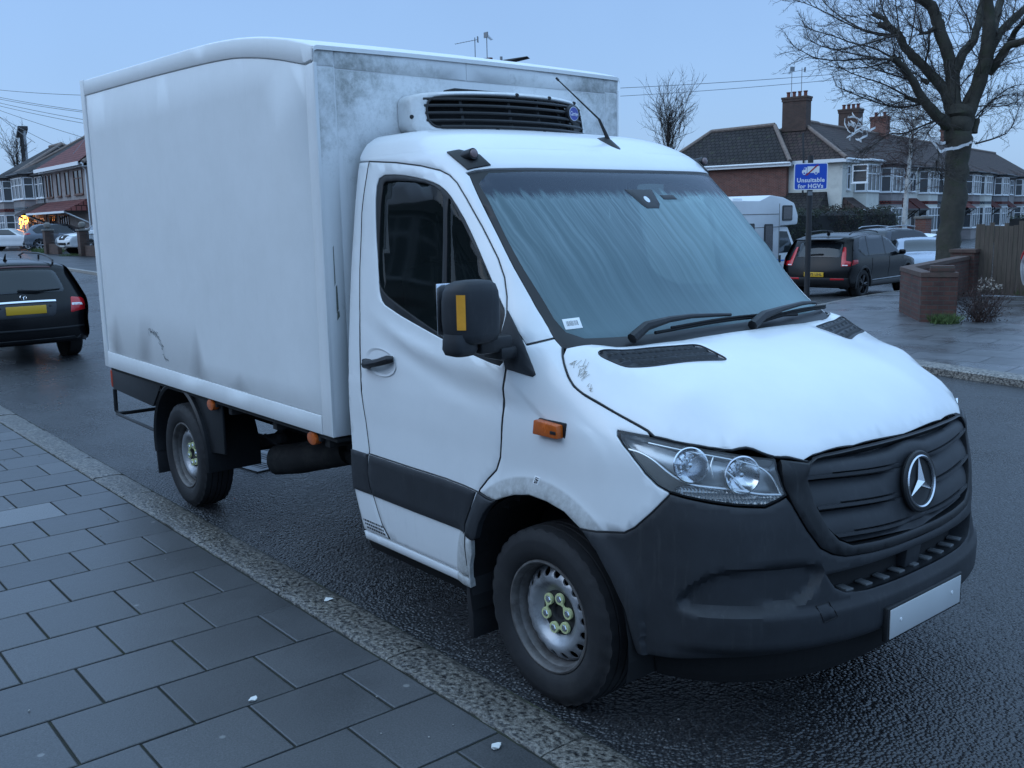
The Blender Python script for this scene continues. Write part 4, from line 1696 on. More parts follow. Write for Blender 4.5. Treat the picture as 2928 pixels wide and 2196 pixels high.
mb.lathe([(.185, 0), (.192, .012), (.2, .0), (.192, -.012), (.185, 0)], 36, M_)
for k in range(3):
    a = rad(90 + 120 * k)
    mb.tube([M_ @ Vector((0, 0, -.02)), M_ @ Vector((.19 * math.cos(a), .19 * math.sin(a), 0))], .018, 6)
sub(mb, 'steering_wheel', M_PLAST2)
for y in (-.45, .42):
    mb = MB()
    w = .50 if y < 0 else .85
    mb.box((-.98, y, .92), (.50, w, .16), bev=.05)
    mb.box((-1.24, y, 1.30), (.16, w, .72), bev=.06, rot=Matrix.Rotation(rad(-10), 3, 'Y'))
    mb.box((-1.30, y, 1.76), (.10, .28, .20), bev=.04)
    if y > 0:
        mb.box((-1.30, y + .28, 1.76), (.10, .26, .20), bev=.04)
        mb.box((-1.30, y - .26, 1.76), (.10, .24, .20), bev=.04)
    sub(mb, 'seat', M_INTER)

# ---- wheels
def tyre_mesh(M, r=.352, w=.225, rin=.222):
    mb = MB()
    hw = w / 2
    prof = [(rin, -hw * .80), (rin + .010, -hw * .90), (rin + .045, -hw * 1.0), (rin + .085, -hw * .985), (r - .022, -hw * .90), (r - .008, -hw * .80)]
    g = [(-.80, 0), (-.52, 0), (-.505, -.009), (-.455, -.009), (-.44, 0), (-.17, 0), (-.155, -.009), (-.10, -.009), (-.085, 0), (.085, 0), (.10, -.009), (.155, -.009), (.17, 0), (.44, 0), (.455, -.009), (.505, -.009), (.52, 0), (.80, 0)]
    prof += [(r + d - .006 * (a * 1.1) ** 2, hw * a) for a, d in g]
    prof += [(r - .008, hw * .80), (r - .022, hw * .90), (rin + .085, hw * .985), (rin + .078, hw * .992), (rin + .045, hw), (rin + .010, hw * .90), (rin, hw * .80)]
    n = 96
    rows = []
    for rr, h in prof:
        row = []
        for k in range(n):
            a = 2 * math.pi * k / n
            R_ = rr
            if .78 * hw < abs(h) < .93 * hw and rr > r - .03 and k % 3 == 0:
                R_ = rr - .007
            p = Vector((R_ * math.cos(a), R_ * math.sin(a), h))
            row.append(M @ p)
        rows.append(row)
    mb.grid(rows, closeu=True)
    return mb


def wheel(x, y, side, z=.346):
    """steel wheel; local +z of the lathes points outwards"""
    M = Matrix.Translation((x, y, z)) @ Matrix.Rotation(rad(90) * (1 if side < 0 else -1), 4, 'X')
    mb = tyre_mesh(M)
    for v in mb.bm.verts:
        if v.co.z < .004:
            v.co.z = .004
    T_ = sub(mb, 'wheel', M_RUBBER, ang=40)
    mb = MB()
    mb.lathe([(.222, .085), (.2245, .092), (.222, .098), (.215, .099), (.209, .094), (.204, .082), (.203, .066), (.196, .058), (.192, .03), (.190, -.03)], 72, M)
    sub(mb, 'rim_flange', M_RIMEDGE, T_)
    # dished disc with a ring of round holes
    prof = [(.191, .026), (.186, .034), (.176, .044), (.162, .055), (.148, .062), (.136, .064), (.124, .059), (.112, .048), (.102, .038), (.094, .033), (.088, .031)]
    pr = np.array(prof)

    def disc(P, off=0.):
        rr = np.hypot(P[:, 0], P[:, 1])
        h = np.interp(-rr, -pr[:, 0], pr[:, 1]) + off
        return np.array([tuple(M @ Vector((p[0], p[1], hh))) for p, hh in zip(P, h)])
    outer = [(.191 * math.cos(a), .191 * math.sin(a)) for a in np.linspace(0, 2 * math.pi, 73)[:-1]]
    inner = [(.088 * math.cos(a), .088 * math.sin(a)) for a in np.linspace(0, 2 * math.pi, 49)[:-1]]
    holes = [inner]
    nh = 18
    for k in range(nh):
        a0 = 2 * math.pi * (k + .3) / nh
        c_ = (.1665 * math.cos(a0), .1665 * math.sin(a0))
        holes.append([(c_[0] + .0165 * math.cos(t), c_[1] + .0165 * math.sin(t)) for t in np.linspace(0, 2 * math.pi, 15)[:-1]])
    mb = MB()
    panel(mb, outer, disc, res=.012, gap=0, bev=.001, thick=.006, holes=holes, hole_thick=.008)
    sub(mb, 'disc', M_RIM, T_, ang=50)
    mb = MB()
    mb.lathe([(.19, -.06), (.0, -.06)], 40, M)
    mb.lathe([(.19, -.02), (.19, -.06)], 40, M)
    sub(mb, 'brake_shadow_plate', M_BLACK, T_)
    mb = MB()
    mb.lathe([(.089, .031), (.072, .031), (.060, .034), (.036, .035), (.033, .030), (.031, .020), (.0, .018)], 40, M)
    sub(mb, 'hub', M_CHASSIS, T_)
    pos = [(.065 * math.cos(rad(75 + 60 * k)), .065 * math.sin(rad(75 + 60 * k))) for k in range(6)]
    for px, py in pos:
        nuts = MB()
        nuts.lathe([(.0, .052), (.012, .052), (.0145, .049), (.0145, .030)], 6, M @ Matrix.Translation((px, py, 0)))
        sub(nuts, 'wheel_nut', M_SATIN, T_)
    for a, b in ((5, 0), (1, 2), (3, 4)):
        mb = MB()
        for px, py in (pos[a], pos[b]):
            mb.lathe([(.0145, .042), (.0145, .049), (.022, .049), (.0235, .045), (.0225, .036)], 20, M @ Matrix.Translation((px, py, 0)))
        A, B = Vector((*pos[a], .043)), Vector((*pos[b], .043))
        d_ = (B - A).normalized()
        n_ = Vector((-d_.y, d_.x, 0))
        pts = []
        for t, w_ in ((.22, .017), (.38, .008), (.5, .0035), (.62, .008), (.78, .017)):
            pts.append((A.lerp(B, t), w_))
        rows = [[tuple(M @ (p + n_ * w_ * s_ + Vector((0, 0, zz)))) for s_, zz in ((-1, 0), (-1, .005), (1, .005), (1, 0))] for p, w_ in pts]
        mb.grid(rows)
        sub(mb, 'nut_pointer', M_LUG, T_)
    return T_


for x in (0., -3.665):
    for s_ in (-1, 1):
        wheel(x, s_ * (.862 if x == 0 else .868), s_)

# ---- insulated box body
BX0, BX1, BY, BZ = -5.075, -1.52, 1.01, .812
RP = [(-5.088, 2.939), (-3.985, 2.905), (-3.471, 2.888), (-2.808, 2.868), (-2.427, 2.843), (-2.141, 2.810), (-1.97, 2.783), (-1.797, 2.751), (-1.67, 2.722), (-1.548, 2.690), (-1.52, 2.680)]


def roof_z(x):
    return float(np.interp(x, [p[0] for p in RP], [p[1] for p in RP]))


TRM = chaikin([(-4.969, 2.825), (-4.073, 2.804), (-3.233, 2.779), (-2.504, 2.749), (-2.23, 2.720), (-1.91, 2.669), (-1.613, 2.604)], 2)
mb = MB()
prof = [(BX0, BZ)] + [(BX0, roof_z(BX0))] + [(x, z) for x, z in chaikin(RP, 1)[1:-1] if BX0 + .02 < x < BX1 - .01] + [(BX1, 2.680), (BX1, BZ)]
mb.prism([(x + (.012 if i in (0, 1) else 0) - (.012 if i >= len(prof) - 2 else 0), z - (.012 if 0 < i < len(prof) - 1 else -.006)) for i, (x, z) in enumerate(prof)], 'y', -BY + .012, BY - .012)
BODY = sub(mb, 'box_body', M_BOXTRIM)
# side panels (right and left) with their edge trims as raised sections
pt = inset([(-4.966, .940), (-1.628, .915)] + [p for p in TRM[::-1]], .0)
for s_ in (1, -1):
    mbp, mbt = MB(), MB()
    g = lambda P, o=0., s=s_: np.stack([P[:, 0], (-BY + .003 - o) * s * np.ones(len(P)), P[:, 1]], 1)
    panel(mbp, pt, g, res=.25, gap=.002, bev=.002, thick=.01)
    topz = [(x, z) for x, z in prof[2:-2]]
    strip_top = TRM + [(-1.613, 2.604), (-1.535, 2.612), (-1.524, 2.680)] + [(x, z - .002) for x, z in topz[::-1]] + [(-4.985, roof_z(-4.985) - .003)]
    strip_top = [(-4.985, 2.829)] + strip_top
    panel(mbt, strip_top, lambda P, o=0., s=s_: g(P, o + .006), res=.2, gap=.003, bev=.006, thick=.02)
    panel(mbt, [(-5.072, .815), (-4.985, .815), (-4.985, roof_z(-4.985) + .006), (-5.072, roof_z(-5.072) + .008)], lambda P, o=0., s=s_: g(P, o + .007), res=.3, gap=.003, bev=.006, thick=.02)
    panel(mbt, [(-4.985, .815), (-1.63, .815), (-1.63, .915), (-4.985, .940)], lambda P, o=0., s=s_: g(P, o + .006), res=.3, gap=.002, bev=.004, thick=.02)
    panel(mbt, [(-1.63, .815), (-1.524, .815), (-1.524, 2.608), (-1.614, 2.602)], lambda P, o=0., s=s_: g(P, o + .006), res=.3, gap=.002, bev=.008, thick=.02)
    sub(mbp, 'side_panel', M_BOXSIDE, BODY)
    sub(mbt, 'side_trim', M_BOXTRIM, BODY)
f = lambda P, o=0.: np.stack([BX1 - .010 + o + np.zeros(len(P)), P[:, 0], P[:, 1]], 1)
mb = MB()
panel(mb, [(-.898, .815), (.898, .815), (.898, 2.582), (0, 2.580), (-.898, 2.584)], f, res=.2, gap=.002, bev=.002, thick=.01)
panel(mb, [(-.898, 2.587), (-.12, 2.583), (-.12, 2.678), (-.898, 2.682)], lambda P, o=0.: f(P, o + .003), res=.2, gap=.001, bev=.003, thick=.02)
panel(mb, [(-.118, 2.583), (.898, 2.585), (.898, 2.676), (-.118, 2.678)], lambda P, o=0.: f(P, o + .003), res=.2, gap=.001, bev=.003, thick=.02)
for s_ in (1, -1):
    a, b = sorted((s_ * .902, s_ * 1.006))
    panel(mb, [(a, .815), (b, .815), (b, 2.588), (a, 2.588)], lambda P, o=0.: f(P, o + .003), res=.2, gap=.001, bev=.005, thick=.02)
    panel(mb, [(a, 2.593), (b, 2.593), (b, 2.672), (a, 2.676)], lambda P, o=0.: f(P, o + .003), res=.2, gap=.001, bev=.005, thick=.02)
sub(mb, 'front_panel', M_BOXFRONT, BODY)
mb = MB()
rows = []
for x, z in [(BX0, roof_z(BX0))] + [(x, z) for x, z in prof[2:-2]] + [(BX1, 2.680)]:
    rows.append([(x, -BY - .001, z - .016), (x, -BY + .004, z - .004), (x, -BY + .018, z + .003), (x, -.5, z + .010), (x, 0, z + .012), (x, .5, z + .010), (x, BY - .018, z + .003), (x, BY - .004, z - .004), (x, BY + .001, z - .016)])
rows.append([(BX1 + .001, p[1], p[2] - .02) for p in rows[-1]])
mb.grid(rows)
sub(mb, 'roof_skin', M_BOXTRIM, BODY)
# scrapes: a peeled strip of sealant on the front corner and a tyre-black scuff low on the side
mb = MB()
for yy, zz, w_, h_ in ((-.955, 1.66, .006, .20), (-.948, 1.50, .012, .14), (-.945, 1.42, .016, .05)):
    mb.face([tuple(v) for v in f(np.array([(yy - w_ / 2, zz - h_ / 2), (yy + w_ / 2, zz - h_ / 2 + .02), (yy + w_ / 3, zz + h_ / 2), (yy - w_ / 3, zz + h_ / 2 - .01)]), .0046)])
sub(mb, 'sealant_scrape', mat("peeled_sealant", (.12, .13, .11), .8, var=.3, vscale=40), BODY)
mb = MB()
for k in range(26):
    t = k / 25
    cx, cz = -4.06 + .30 * t, 1.16 - .17 * t ** 1.6 + .05 * math.sin(t * 3.1)
    for q_ in range(2):
        a, w_ = random.uniform(-.6, .6), random.uniform(.004, .010)
        l_ = random.uniform(.015, .05)
        x0_, z0_ = cx + random.uniform(-.02, .02), cz + random.uniform(-.02, .02)
        dx, dz = l_ * math.cos(a - .7), l_ * math.sin(a - .7)
        mb.face([(x0_, -BY - .0005, z0_), (x0_ + dx, -BY - .0005, z0_ + dz), (x0_ + dx, -BY - .0005, z0_ + dz + w_), (x0_, -BY - .0005, z0_ + w_ * .4)])
for k in range(0):
    x0_, z0_ = random.uniform(-4.7, -1.9), random.uniform(1.0, 2.2)
    h_ = random.uniform(.02, .08)
    mb.face([(x0_, -BY - .0005, z0_), (x0_ + .004, -BY - .0005, z0_), (x0_ + .008, -BY - .0005, z0_ + h_), (x0_ + .005, -BY - .0005, z0_ + h_)])
sub(mb, 'scuff_mark', mat("scuff_grey", (.22, .23, .24), .8), BODY)
# rear doors
for s_ in (-1, 1):
    a, b = sorted((s_ * .01, s_ * .96))
    mb = MB()
    mb.box((BX0 - .012, (a + b) / 2, 1.86), (.03, b - a, 1.98), bev=.006)
    mb.cyl((BX0 - .04, s_ * .25, .95), (BX0 - .04, s_ * .25, 2.75), .014)
    sub(mb, 'rear_door', M_BOXTRIM, BODY)

# ---- cooling unit on the front wall
CY = .03


def unit_x(y, z):
    t = abs(y - CY) / .60
    return -1.395 + .205 * (1 - min(1, t) ** 2.2)


def fU(P, off=0.):
    """first coordinate = y, second = height; bowed front face leaning back a little at the top"""
    y, z = P[:, 0], P[:, 1]
    t = np.clip(np.abs(y - CY) / .60, 0, 1)
    x = -1.405 + .215 * (1 - t ** 2.4) - .05 * (z - 2.28) / .22
    return np.stack([x + off, y + off * .4 * np.sign(y - CY) * t ** 2, z], 1)


uo = chaikin([(CY - .585, 2.300), (CY - .50, 2.286), (CY, 2.292), (CY + .50, 2.286), (CY + .585, 2.300), (CY + .590, 2.40), (CY + .585, 2.470), (CY + .50, 2.492), (CY, 2.500), (CY - .50, 2.492), (CY - .585, 2.470), (CY - .590, 2.40)], 2, True)
gi_ = chaikin([(CY - .515, 2.335), (CY - .47, 2.312), (CY, 2.322), (CY + .47, 2.312), (CY + .515, 2.335), (CY + .520, 2.40), (CY + .510, 2.455), (CY + .46, 2.470), (CY, 2.476), (CY - .46, 2.470), (CY - .505, 2.450), (CY - .520, 2.40)], 2, True)
mb = MB()
panel(mb, uo, fU, res=.035, gap=0, bev=.012, thick=.012, holes=[gi_], hole_thick=.05)
rp = np.array(resample(uo, .03))
A = fU(rp, -.012)
B = A.copy()
B[:, 0] = BX1 - .005
mb.grid([[tuple(p) for p in A], [tuple(p) for p in B]], closeu=True)
UNIT = sub(mb, 'cooling_unit', mat("cooling_unit_white", (.66, .67, .67), .45, var=.06, vscale=5, dirt=((.3, .3, .28), .5, 7)), ang=55)
mb = MB()
panel(mb, uo, lambda P, o=0.: fU(P, o - .09), res=.08, gap=0, bev=.01, thick=.01)
sub(mb, 'condenser', M_BLACK, UNIT)
mb = MB()
for z_ in (2.352, 2.388, 2.424, 2.456):
    ys = np.linspace(CY - .525, CY + .53, 40)
    for zz in (z_,):
        P = fU(np.stack([ys, np.full(40, zz)], 1), -.004)
        mb.tube([tuple(p) for p in P], .0075, 6)
ys = np.linspace(CY - .47, CY + .53, 40)
mb.tube([tuple(p) for p in fU(np.stack([ys, np.full(40, 2.320)], 1), .002)], .009, 6)
for yy in (-.36, -.10, .09, .26, .36):
    mb.tube([tuple(fU(np.array([[yy + CY, z_]]), -.02)[0]) for z_ in (2.315, 2.39, 2.475)], .009, 4)
sub(mb, 'grille_bars', M_PLAST2, UNIT)
rim_p = np.array(resample(gi_, .03))
mb = MB()
mb.tube([tuple(p) for p in fU(np.concatenate([rim_p, rim_p[:1]]), -.002)], .006, 6, cap=False)
sub(mb, 'grille_seal', M_SEAL_GAP, UNIT)
mb = MB()
for yy, zz in ((-.58, 2.37), (.10, 2.304), (.36, 2.303), (-.20, 2.304), (-.05, 2.486), (.18, 2.486), (.44, 2.484)):
    p = fU(np.array([[yy + CY, zz]]), .0)[0]
    mb.tube([(p[0] - .004, p[1], p[2]), (p[0] + .006, p[1], p[2])], [.011, .008], 10)
sub(mb, 'bolt_heads', M_CHASSIS, UNIT)
mb = MB()
mb.box((-1.44, CY - .10, 2.512), (.10, .46, .018), bev=.006)
sub(mb, 'pipe_cover', M_PLAST2, UNIT)
bp_ = fU(np.array([[.405, 2.420]]), .012)[0]
nrm_u = Vector((1, .42, .18)).normalized()
RB = Matrix.Translation(tuple(bp_)) @ Matrix((( -.387, 0, 1), (.922, 0, .42), (0, 1, .0))).to_4x4()
RB = Matrix.Translation(tuple(bp_)) @ (Matrix.Rotation(rad(22), 4, 'Z') @ Matrix.Rotation(rad(90), 4, 'Z') @ Matrix.Rotation(rad(90), 4, 'X'))
el = lambda sx, sy, z: [RB @ Vector((sx * math.cos(a), sy * math.sin(a), z)) for a in np.linspace(0, 2 * math.pi, 41)[:-1]]
mb = MB()
mb.grid([el(.066, .046, -.02), el(.066, .046, .0), el(.060, .040, .004)], closeu=True, capb=True)
BD = sub(mb, 'badge', M_PLAST2, UNIT)
mb = MB()
mb.grid([el(.057, .037, .0045), el(.057, .037, .006), el(.053, .0335, .0062)], closeu=True)
BR = MB()
BR.grid([el(.0545, .035, .0050), el(.0545, .035, .0056)], closeu=True, capb=True)
sub(mb, 'badge_rim', mat("badge_pale_rim", (.45, .5, .62), .3), UNIT)
sub(BR, 'badge_face', M_BLUE, UNIT)
text_mesh("Carrier", .032, 'badge_lettering', mat("badge_white", (.75, .78, .85), .4), UNIT, RB @ Matrix.Translation((0, -.001, .0066)) @ Matrix.Shear('XY', 4, (.0, .0)) @ Matrix(((1, .3, 0, 0), (0, 1, 0, 0), (0, 0, 1, 0), (0, 0, 0, 1))), depth=.0006)

# ---- chassis: rails, cross members, tank, axle, shafts, mud wing, tail
mb = MB()
for s_ in (-1, 1):
    mb.box((-3.1, s_ * .45, .60), (3.9, .07, .14), bev=.006)
    mb.box((-3.3, s_ * .62, .77), (3.4, .05, .07), bev=.004)
for x in (-1.7, -2.3, -2.9, -3.3, -4.1, -4.6, -4.98):
    mb.box((x, 0, .62), (.06, .95, .10), bev=.004)
    mb.box((x, 0, .765), (.05, 1.9, .07), bev=.004)
mb.box((-3.29, 0, .795), (3.5, 1.96, .02))
sub(mb, 'chassis_frame', M_CHASSIS, ang=30)
mb = MB()
mb.tube([(-3.665, -.80, .35), (-3.665, -.3, .34), (-3.665, -.14, .36), (-3.665, .14, .36), (-3.665, .3, .34), (-3.665, .80, .35)], [.05, .055, .13, .13, .055, .05], 14)
sub(mb, 'rear_axle', M_CHASSIS)
for s_ in (-1, 1):
    mb = MB()
    for o_ in (0, .02, .04):
        mb.tube([(-4.35, s_ * .56, .52 + o_ * .3), (-4.0, s_ * .56, .42 + o_), (-3.665, s_ * .56, .40 + o_), (-3.3, s_ * .56, .42 + o_), (-3.0, s_ * .56, .50 + o_ * .3)], .022, 6)
    mb.tube([(-3.55, s_ * .66, .35), (-3.45, s_ * .62, .74)], [.03, .035], 10)
    mb.tube([(-3.10, s_ * .52, .62), (-3.15, s_ * .52, .32), (-3.02, s_ * .52, .30)], .028, 8)
    sub(mb, 'leaf_spring', M_CHASSIS)
mb = MB()
mb.tube([(-3.6, 0, .36), (-2.4, 0, .42), (-1.0, 0, .45)], .045, 12)
mb.tube([(-2.9, -.55, .40), (-2.6, -.50, .47), (-2.15, -.40, .50), (-1.6, -.35, .42)], [.06, .06, .06, .05], 12)
mb.tube([(-3.0, -.62, .37), (-2.84, -.55, .40), (-2.35, -.45, .52)], [.095, .10, .09], 16)
mb.tube([(-3.2, -.60, .50), (-3.0, -.55, .42), (-2.8, -.58, .48), (-2.5, -.55, .60)], .014, 6)
mb.tube([(-3.3, .3, .55), (-3.0, .25, .50), (-2.7, .3, .56), (-2.3, .3, .50)], .012, 6)
sub(mb, 'exhaust_and_shaft', M_CHASSIS)
mb = MB()
mb.box((-2.05, .62, .48), (.95, .42, .30), bev=.05)
mb.box((-2.55, .62, .50), (.5, .36, .26), bev=.03)
sub(mb, 'fuel_tank', M_CHASSIS)
# rear mud wings: a rolled lip arch with a side skirt towards the front
for s_ in (1, -1):
    mb = MB()
    cx, cz = -3.70, .37
    S_ = lambda x, y, z: (x, y * s_, z)
    ring = []
    prof = [(.415, -.62), (.430, -.66), (.432, -.93), (.437, -.978), (.452, -.990), (.468, -.978), (.470, -.93), (.470, -.62)]
    for a in np.linspace(rad(190), rad(-8), 34):
        ex = 1.06 if math.cos(a) < 0 else 1.0
        ring.append([S_(cx + ex * r_ * math.cos(a), y_, cz + r_ * math.sin(a)) for r_, y_ in prof])
    mb.grid(ring, capa=True, capb=True)
    MW = sub(mb, 'rear_mud_wing', M_PLAST2)
    mb = MB()
    mb.prism([(-3.30, .43), (-3.02, .46), (-3.02, .78), (-3.55, .79), (-3.42, .68), (-3.34, .56)], 'y', *sorted((-.955 * s_, -.935 * s_)), bev=.006)
    sub(mb, 'skirt', M_PLAST2, MW)
    mb = MB()
    mb.prism([(-4.20, .43), (-4.17, .13), (-4.155, .13), (-4.17, .43)], 'y', *sorted((-.98 * s_, -.70 * s_)), bev=.003)
    sub(mb, 'mud_flap', M_RUBBER, MW)
    mb = MB()
    for zz in ((.74, .36),):
        pass
    mb.prism([(-.50, .38), (-.455, .38), (-.455, .11), (-.49, .11)], 'y', *sorted((-.975 * s_, -.74 * s_)), bev=.004)
    sub(mb, 'front_mud_flap', M_RUBBER)
for x in (-3.102, -1.785):
    mb = MB()
    mb.prism([(x + .042 * math.cos(a) * (1.25), .770 + .036 * math.sin(a)) for a in np.linspace(0, 6.283, 19)[:-1]], 'y', -.995, -.955, bev=.008)
    o_ = sub(mb, 'side_marker', M_AMBER)
    mb = MB()
    mb.box((x, -.965, .785), (.14, .03, .05), bev=.004)
    sub(mb, 'marker_bracket', M_CHASSIS, o_)
# tail: lamp board, lamp and the step hoop under it
mb = MB()
mb.prism([(-5.13, .79), (-4.05, .785), (-4.25, .60), (-5.12, .625)], 'y', -.955, -.935, bev=.004)
mb.box((-5.08, 0, .70), (.06, 1.85, .17), bev=.01)
sub(mb, 'tail_board', M_PLAST2)
for s_ in (-1, 1):
    mb = MB()
    mb.box((-5.135, s_ * .86, .705), (.06, .20, .15), bev=.02)
    sub(mb, 'tail_lamp', mat("orange_red_lamp", (.42, .045, .015), .25) if s_ < 0 else bpy.data.materials["orange_red_lamp"])
mb = MB()
mb.tube([(-5.13, -.94, .62), (-5.135, -.94, .56), (-5.14, -.94, .445), (-5.12, -.93, .425), (-5.10, -.85, .425), (-5.10, .85, .425), (-5.14, .94, .445), (-5.13, .94, .62)], .016, 8)
mb.tube([(-5.11, -.945, .425), (-4.2, -.945, .42)], .012, 8)
sub(mb, 'step_hoop', M_PLAST2)

# ================================================================ ground, roads, pavements
FWD = Vector((-.7734, .6340, 0))
RGT = Vector((.6340, .7734, 0))


def gh(x, y):
    """lie of the land: level round the van, falling gently down the side street, rising up the main road"""
    dx, dy = x - CAM_LOC.x, y - CAM_LOC.y
    d = dx * FWD.x + dy * FWD.y
    l = dx * RGT.x + dy * RGT.y
    return -.40 * sstep(17, 32, d) * sstep(1, 5, l) + .48 * sstep(26, 55, d) * sstep(-6, -14, l)


def at_cam(right, depth):
    """ground position from metres to the right and metres ahead of where the photographer stood"""
    p = Vector((CAM_LOC.x, CAM_LOC.y, 0)) + RGT * right + FWD * depth
    return p.x, p.y


def mat_asphalt():
    m, nt, N, L, bs = _nodes("wet_asphalt")
    v = _coord(nt)
    vo = N.new("ShaderNodeTexVoronoi")
    vo.inputs['Scale'].default_value = 66
    L.new(v, vo.inputs['Vector'])
    vo2 = N.new("ShaderNodeTexVoronoi")
    vo2.inputs['Scale'].default_value = 30
    L.new(v, vo2.inputs['Vector'])
    big = _noise(nt, v, .55, 6, .65)
    mid = _noise(nt, v, 4.5, 5, .7)
    stone = _ramp(nt, vo.outputs['Distance'], [(.1, (.055, .055, .058)), (.5, (.018, .018, .02))])
    tone = _ramp(nt, mid, [(.3, (.7, .7, .7)), (.7, (1.25, 1.25, 1.25))])
    c = _mix(nt, 1., stone, tone, 'MULTIPLY')
    fleck = _noise(nt, v, 46, 1, .5)
    c = _mix(nt, _ramp(nt, fleck, [(.74, (0, 0, 0)), (.78, (.5, .5, .5))]), c, (.16, .155, .15))
    L.new(c, bs.inputs['Base Color'])
    wetr = _ramp(nt, big, [(.35, (.20, .20, .20)), (.65, (.38, .38, .38))])
    L.new(wetr, bs.inputs['Roughness'])
    bs.inputs['Specular IOR Level'].default_value = .6
    h = _math(nt, 'ADD', _math(nt, 'MULTIPLY', vo.outputs['Distance'], -.7), _math(nt, 'MULTIPLY', vo2.outputs['Distance'], -.5))
    h = _math(nt, 'ADD', h, _math(nt, 'MULTIPLY', mid, .35))
    _bump(nt, bs, h, 1.0, .018)
    return m


def mat_slab(name, col, rough=.45, attr=True, moss=0.):
    m, nt, N, L, bs = _nodes(name)
    v = _coord(nt)
    big = _noise(nt, v, 1.3, 6, .7)
    fine = _noise(nt, v, 140, 3, .7)
    at_ = N.new("ShaderNodeAttribute")
    at_.attribute_name = "tone"
    c = _ramp(nt, big, [(.3, tuple(a * .82 for a in col)), (.7, tuple(a * 1.15 for a in col))])
    c = _mix(nt, 1., c, at_.outputs['Color'], 'MULTIPLY')
    c = _mix(nt, 1., c, _ramp(nt, fine, [(.3, (.62, .62, .62)), (.7, (1.4, 1.4, 1.4))]), 'MULTIPLY')
    gum = N.new("ShaderNodeTexVoronoi")
    gum.inputs['Scale'].default_value = 3.3
    L.new(v, gum.inputs['Vector'])
    c = _mix(nt, _ramp(nt, gum.outputs['Distance'], [(.035, (.55, .55, .55)), (.05, (0, 0, 0))]), c, (.26, .26, .25))
    L.new(c, bs.inputs['Base Color'])
    r = _math(nt, 'MULTIPLY_ADD', big, .35)
    r.node.inputs[2].default_value = rough - .17
    L.new(r, bs.inputs['Roughness'])
    bs.inputs['Specular IOR Level'].default_value = .45
    h = _math(nt, 'ADD', _math(nt, 'MULTIPLY', fine, .5), _math(nt, 'MULTIPLY', _noise(nt, v, 18, 4), .8))
    _bump(nt, bs, h, .35, .004)
    return m


M_ROAD = mat_asphalt()
M_SLAB = mat_slab("pavement_slab", (.066, .067, .069), .36)
M_SLAB2 = mat_slab("old_wet_slab", (.085, .084, .088), .36)
M_JOINT = mat("mossy_joint", (.016, .017, .012), .95, var=.5, vscale=9, bump=.4, bscale=80, dirt=((.05, .055, .02), 1., 1.6))


def mat_granite():
    m, nt, N, L, bs = _nodes("granite_kerb")
    v = _coord(nt)
    vo = N.new("ShaderNodeTexVoronoi")
    vo.inputs['Scale'].default_value = 55
    L.new(v, vo.inputs['Vector'])
    n1 = _noise(nt, v, 46, 4, .7)
    n2 = _noise(nt, v, 4, 5, .7)
    c = _ramp(nt, n1, [(.40, (.012, .011, .011)), (.49, (.105, .096, .086)), (.62, (.21, .195, .175))])
    c = _mix(nt, 1., c, _ramp(nt, n2, [(.3, (.75, .75, .75)), (.7, (1.15, 1.12, 1.05))]), 'MULTIPLY')
    at_ = N.new("ShaderNodeAttribute")
    at_.attribute_name = "tone"
    c = _mix(nt, 1., c, at_.outputs['Color'], 'MULTIPLY')
    L.new(c, bs.inputs['Base Color'])
    bs.inputs['Roughness'].default_value = .30
    bs.inputs['Specular IOR Level'].default_value = .6
    _bump(nt, bs, _math(nt, 'ADD', n1, _math(nt, 'MULTIPLY', vo.outputs['Distance'], .5)), .9, .010)
    return m


M_GRAN = mat_granite()

# base sheet to the horizon, in camera-aligned cells so that near ground is finer
mb = MB()
ls = [-600, -300, -150, -90, -60, -45, -35, -28, -22, -17, -13, -9, -6, -3, 0, 2, 4, 6, 8, 11, 15, 20, 27, 36, 50, 80, 150, 300, 600]
ds = [-300, -100, -40, -15, -5, 3, 8, 12, 15, 18, 21, 24, 27, 30, 33, 37, 42, 48, 55, 65, 80, 110, 160, 300, 700]
rows = []
for d in ds:
    rows.append([(*at_cam(l, d), gh(*at_cam(l, d))) for l in ls])
mb.grid(rows)
struct(mb.build('road', M_ROAD))


def tone_attr(me, vals):
    a = me.color_attributes.new("tone", 'FLOAT_COLOR', 'POINT')
    for i, t in enumerate(vals):
        a.data[i].color = (t, t, t, 1)


# ---- near pavement: real slabs with open mossy joints
Z_PAVE = .085
mb = MB()
tones = []
rs = random.Random(5)


def slab(mb, x0, x1, y0, y1, z, tone, tilt=.0018, g=.0052, b=.004):
    t = [rs.uniform(-tilt, tilt) for _ in range(4)]
    o = [(x0 + g, y0 + g), (x1 - g, y0 + g), (x1 - g, y1 - g), (x0 + g, y1 - g)]
    i_ = [(x0 + g + b, y0 + g + b), (x1 - g - b, y0 + g + b), (x1 - g - b, y1 - g - b), (x0 + g + b, y1 - g - b)]
    T_ = [mb.bm.verts.new((p[0], p[1], z + q)) for p, q in zip(i_, t)]
    M_ = [mb.bm.verts.new((p[0], p[1], z + q - .0025)) for p, q in zip(o, t)]
    B_ = [mb.bm.verts.new((p[0], p[1], z - .03)) for p in o]
    mb.bm.faces.new(T_)
    for k in range(4):
        n = (k + 1) % 4
        mb.bm.faces.new((M_[k], M_[n], T_[n], T_[k]))
        mb.bm.faces.new((B_[k], B_[n], M_[n], M_[k]))
    tones.extend([tone] * 12)


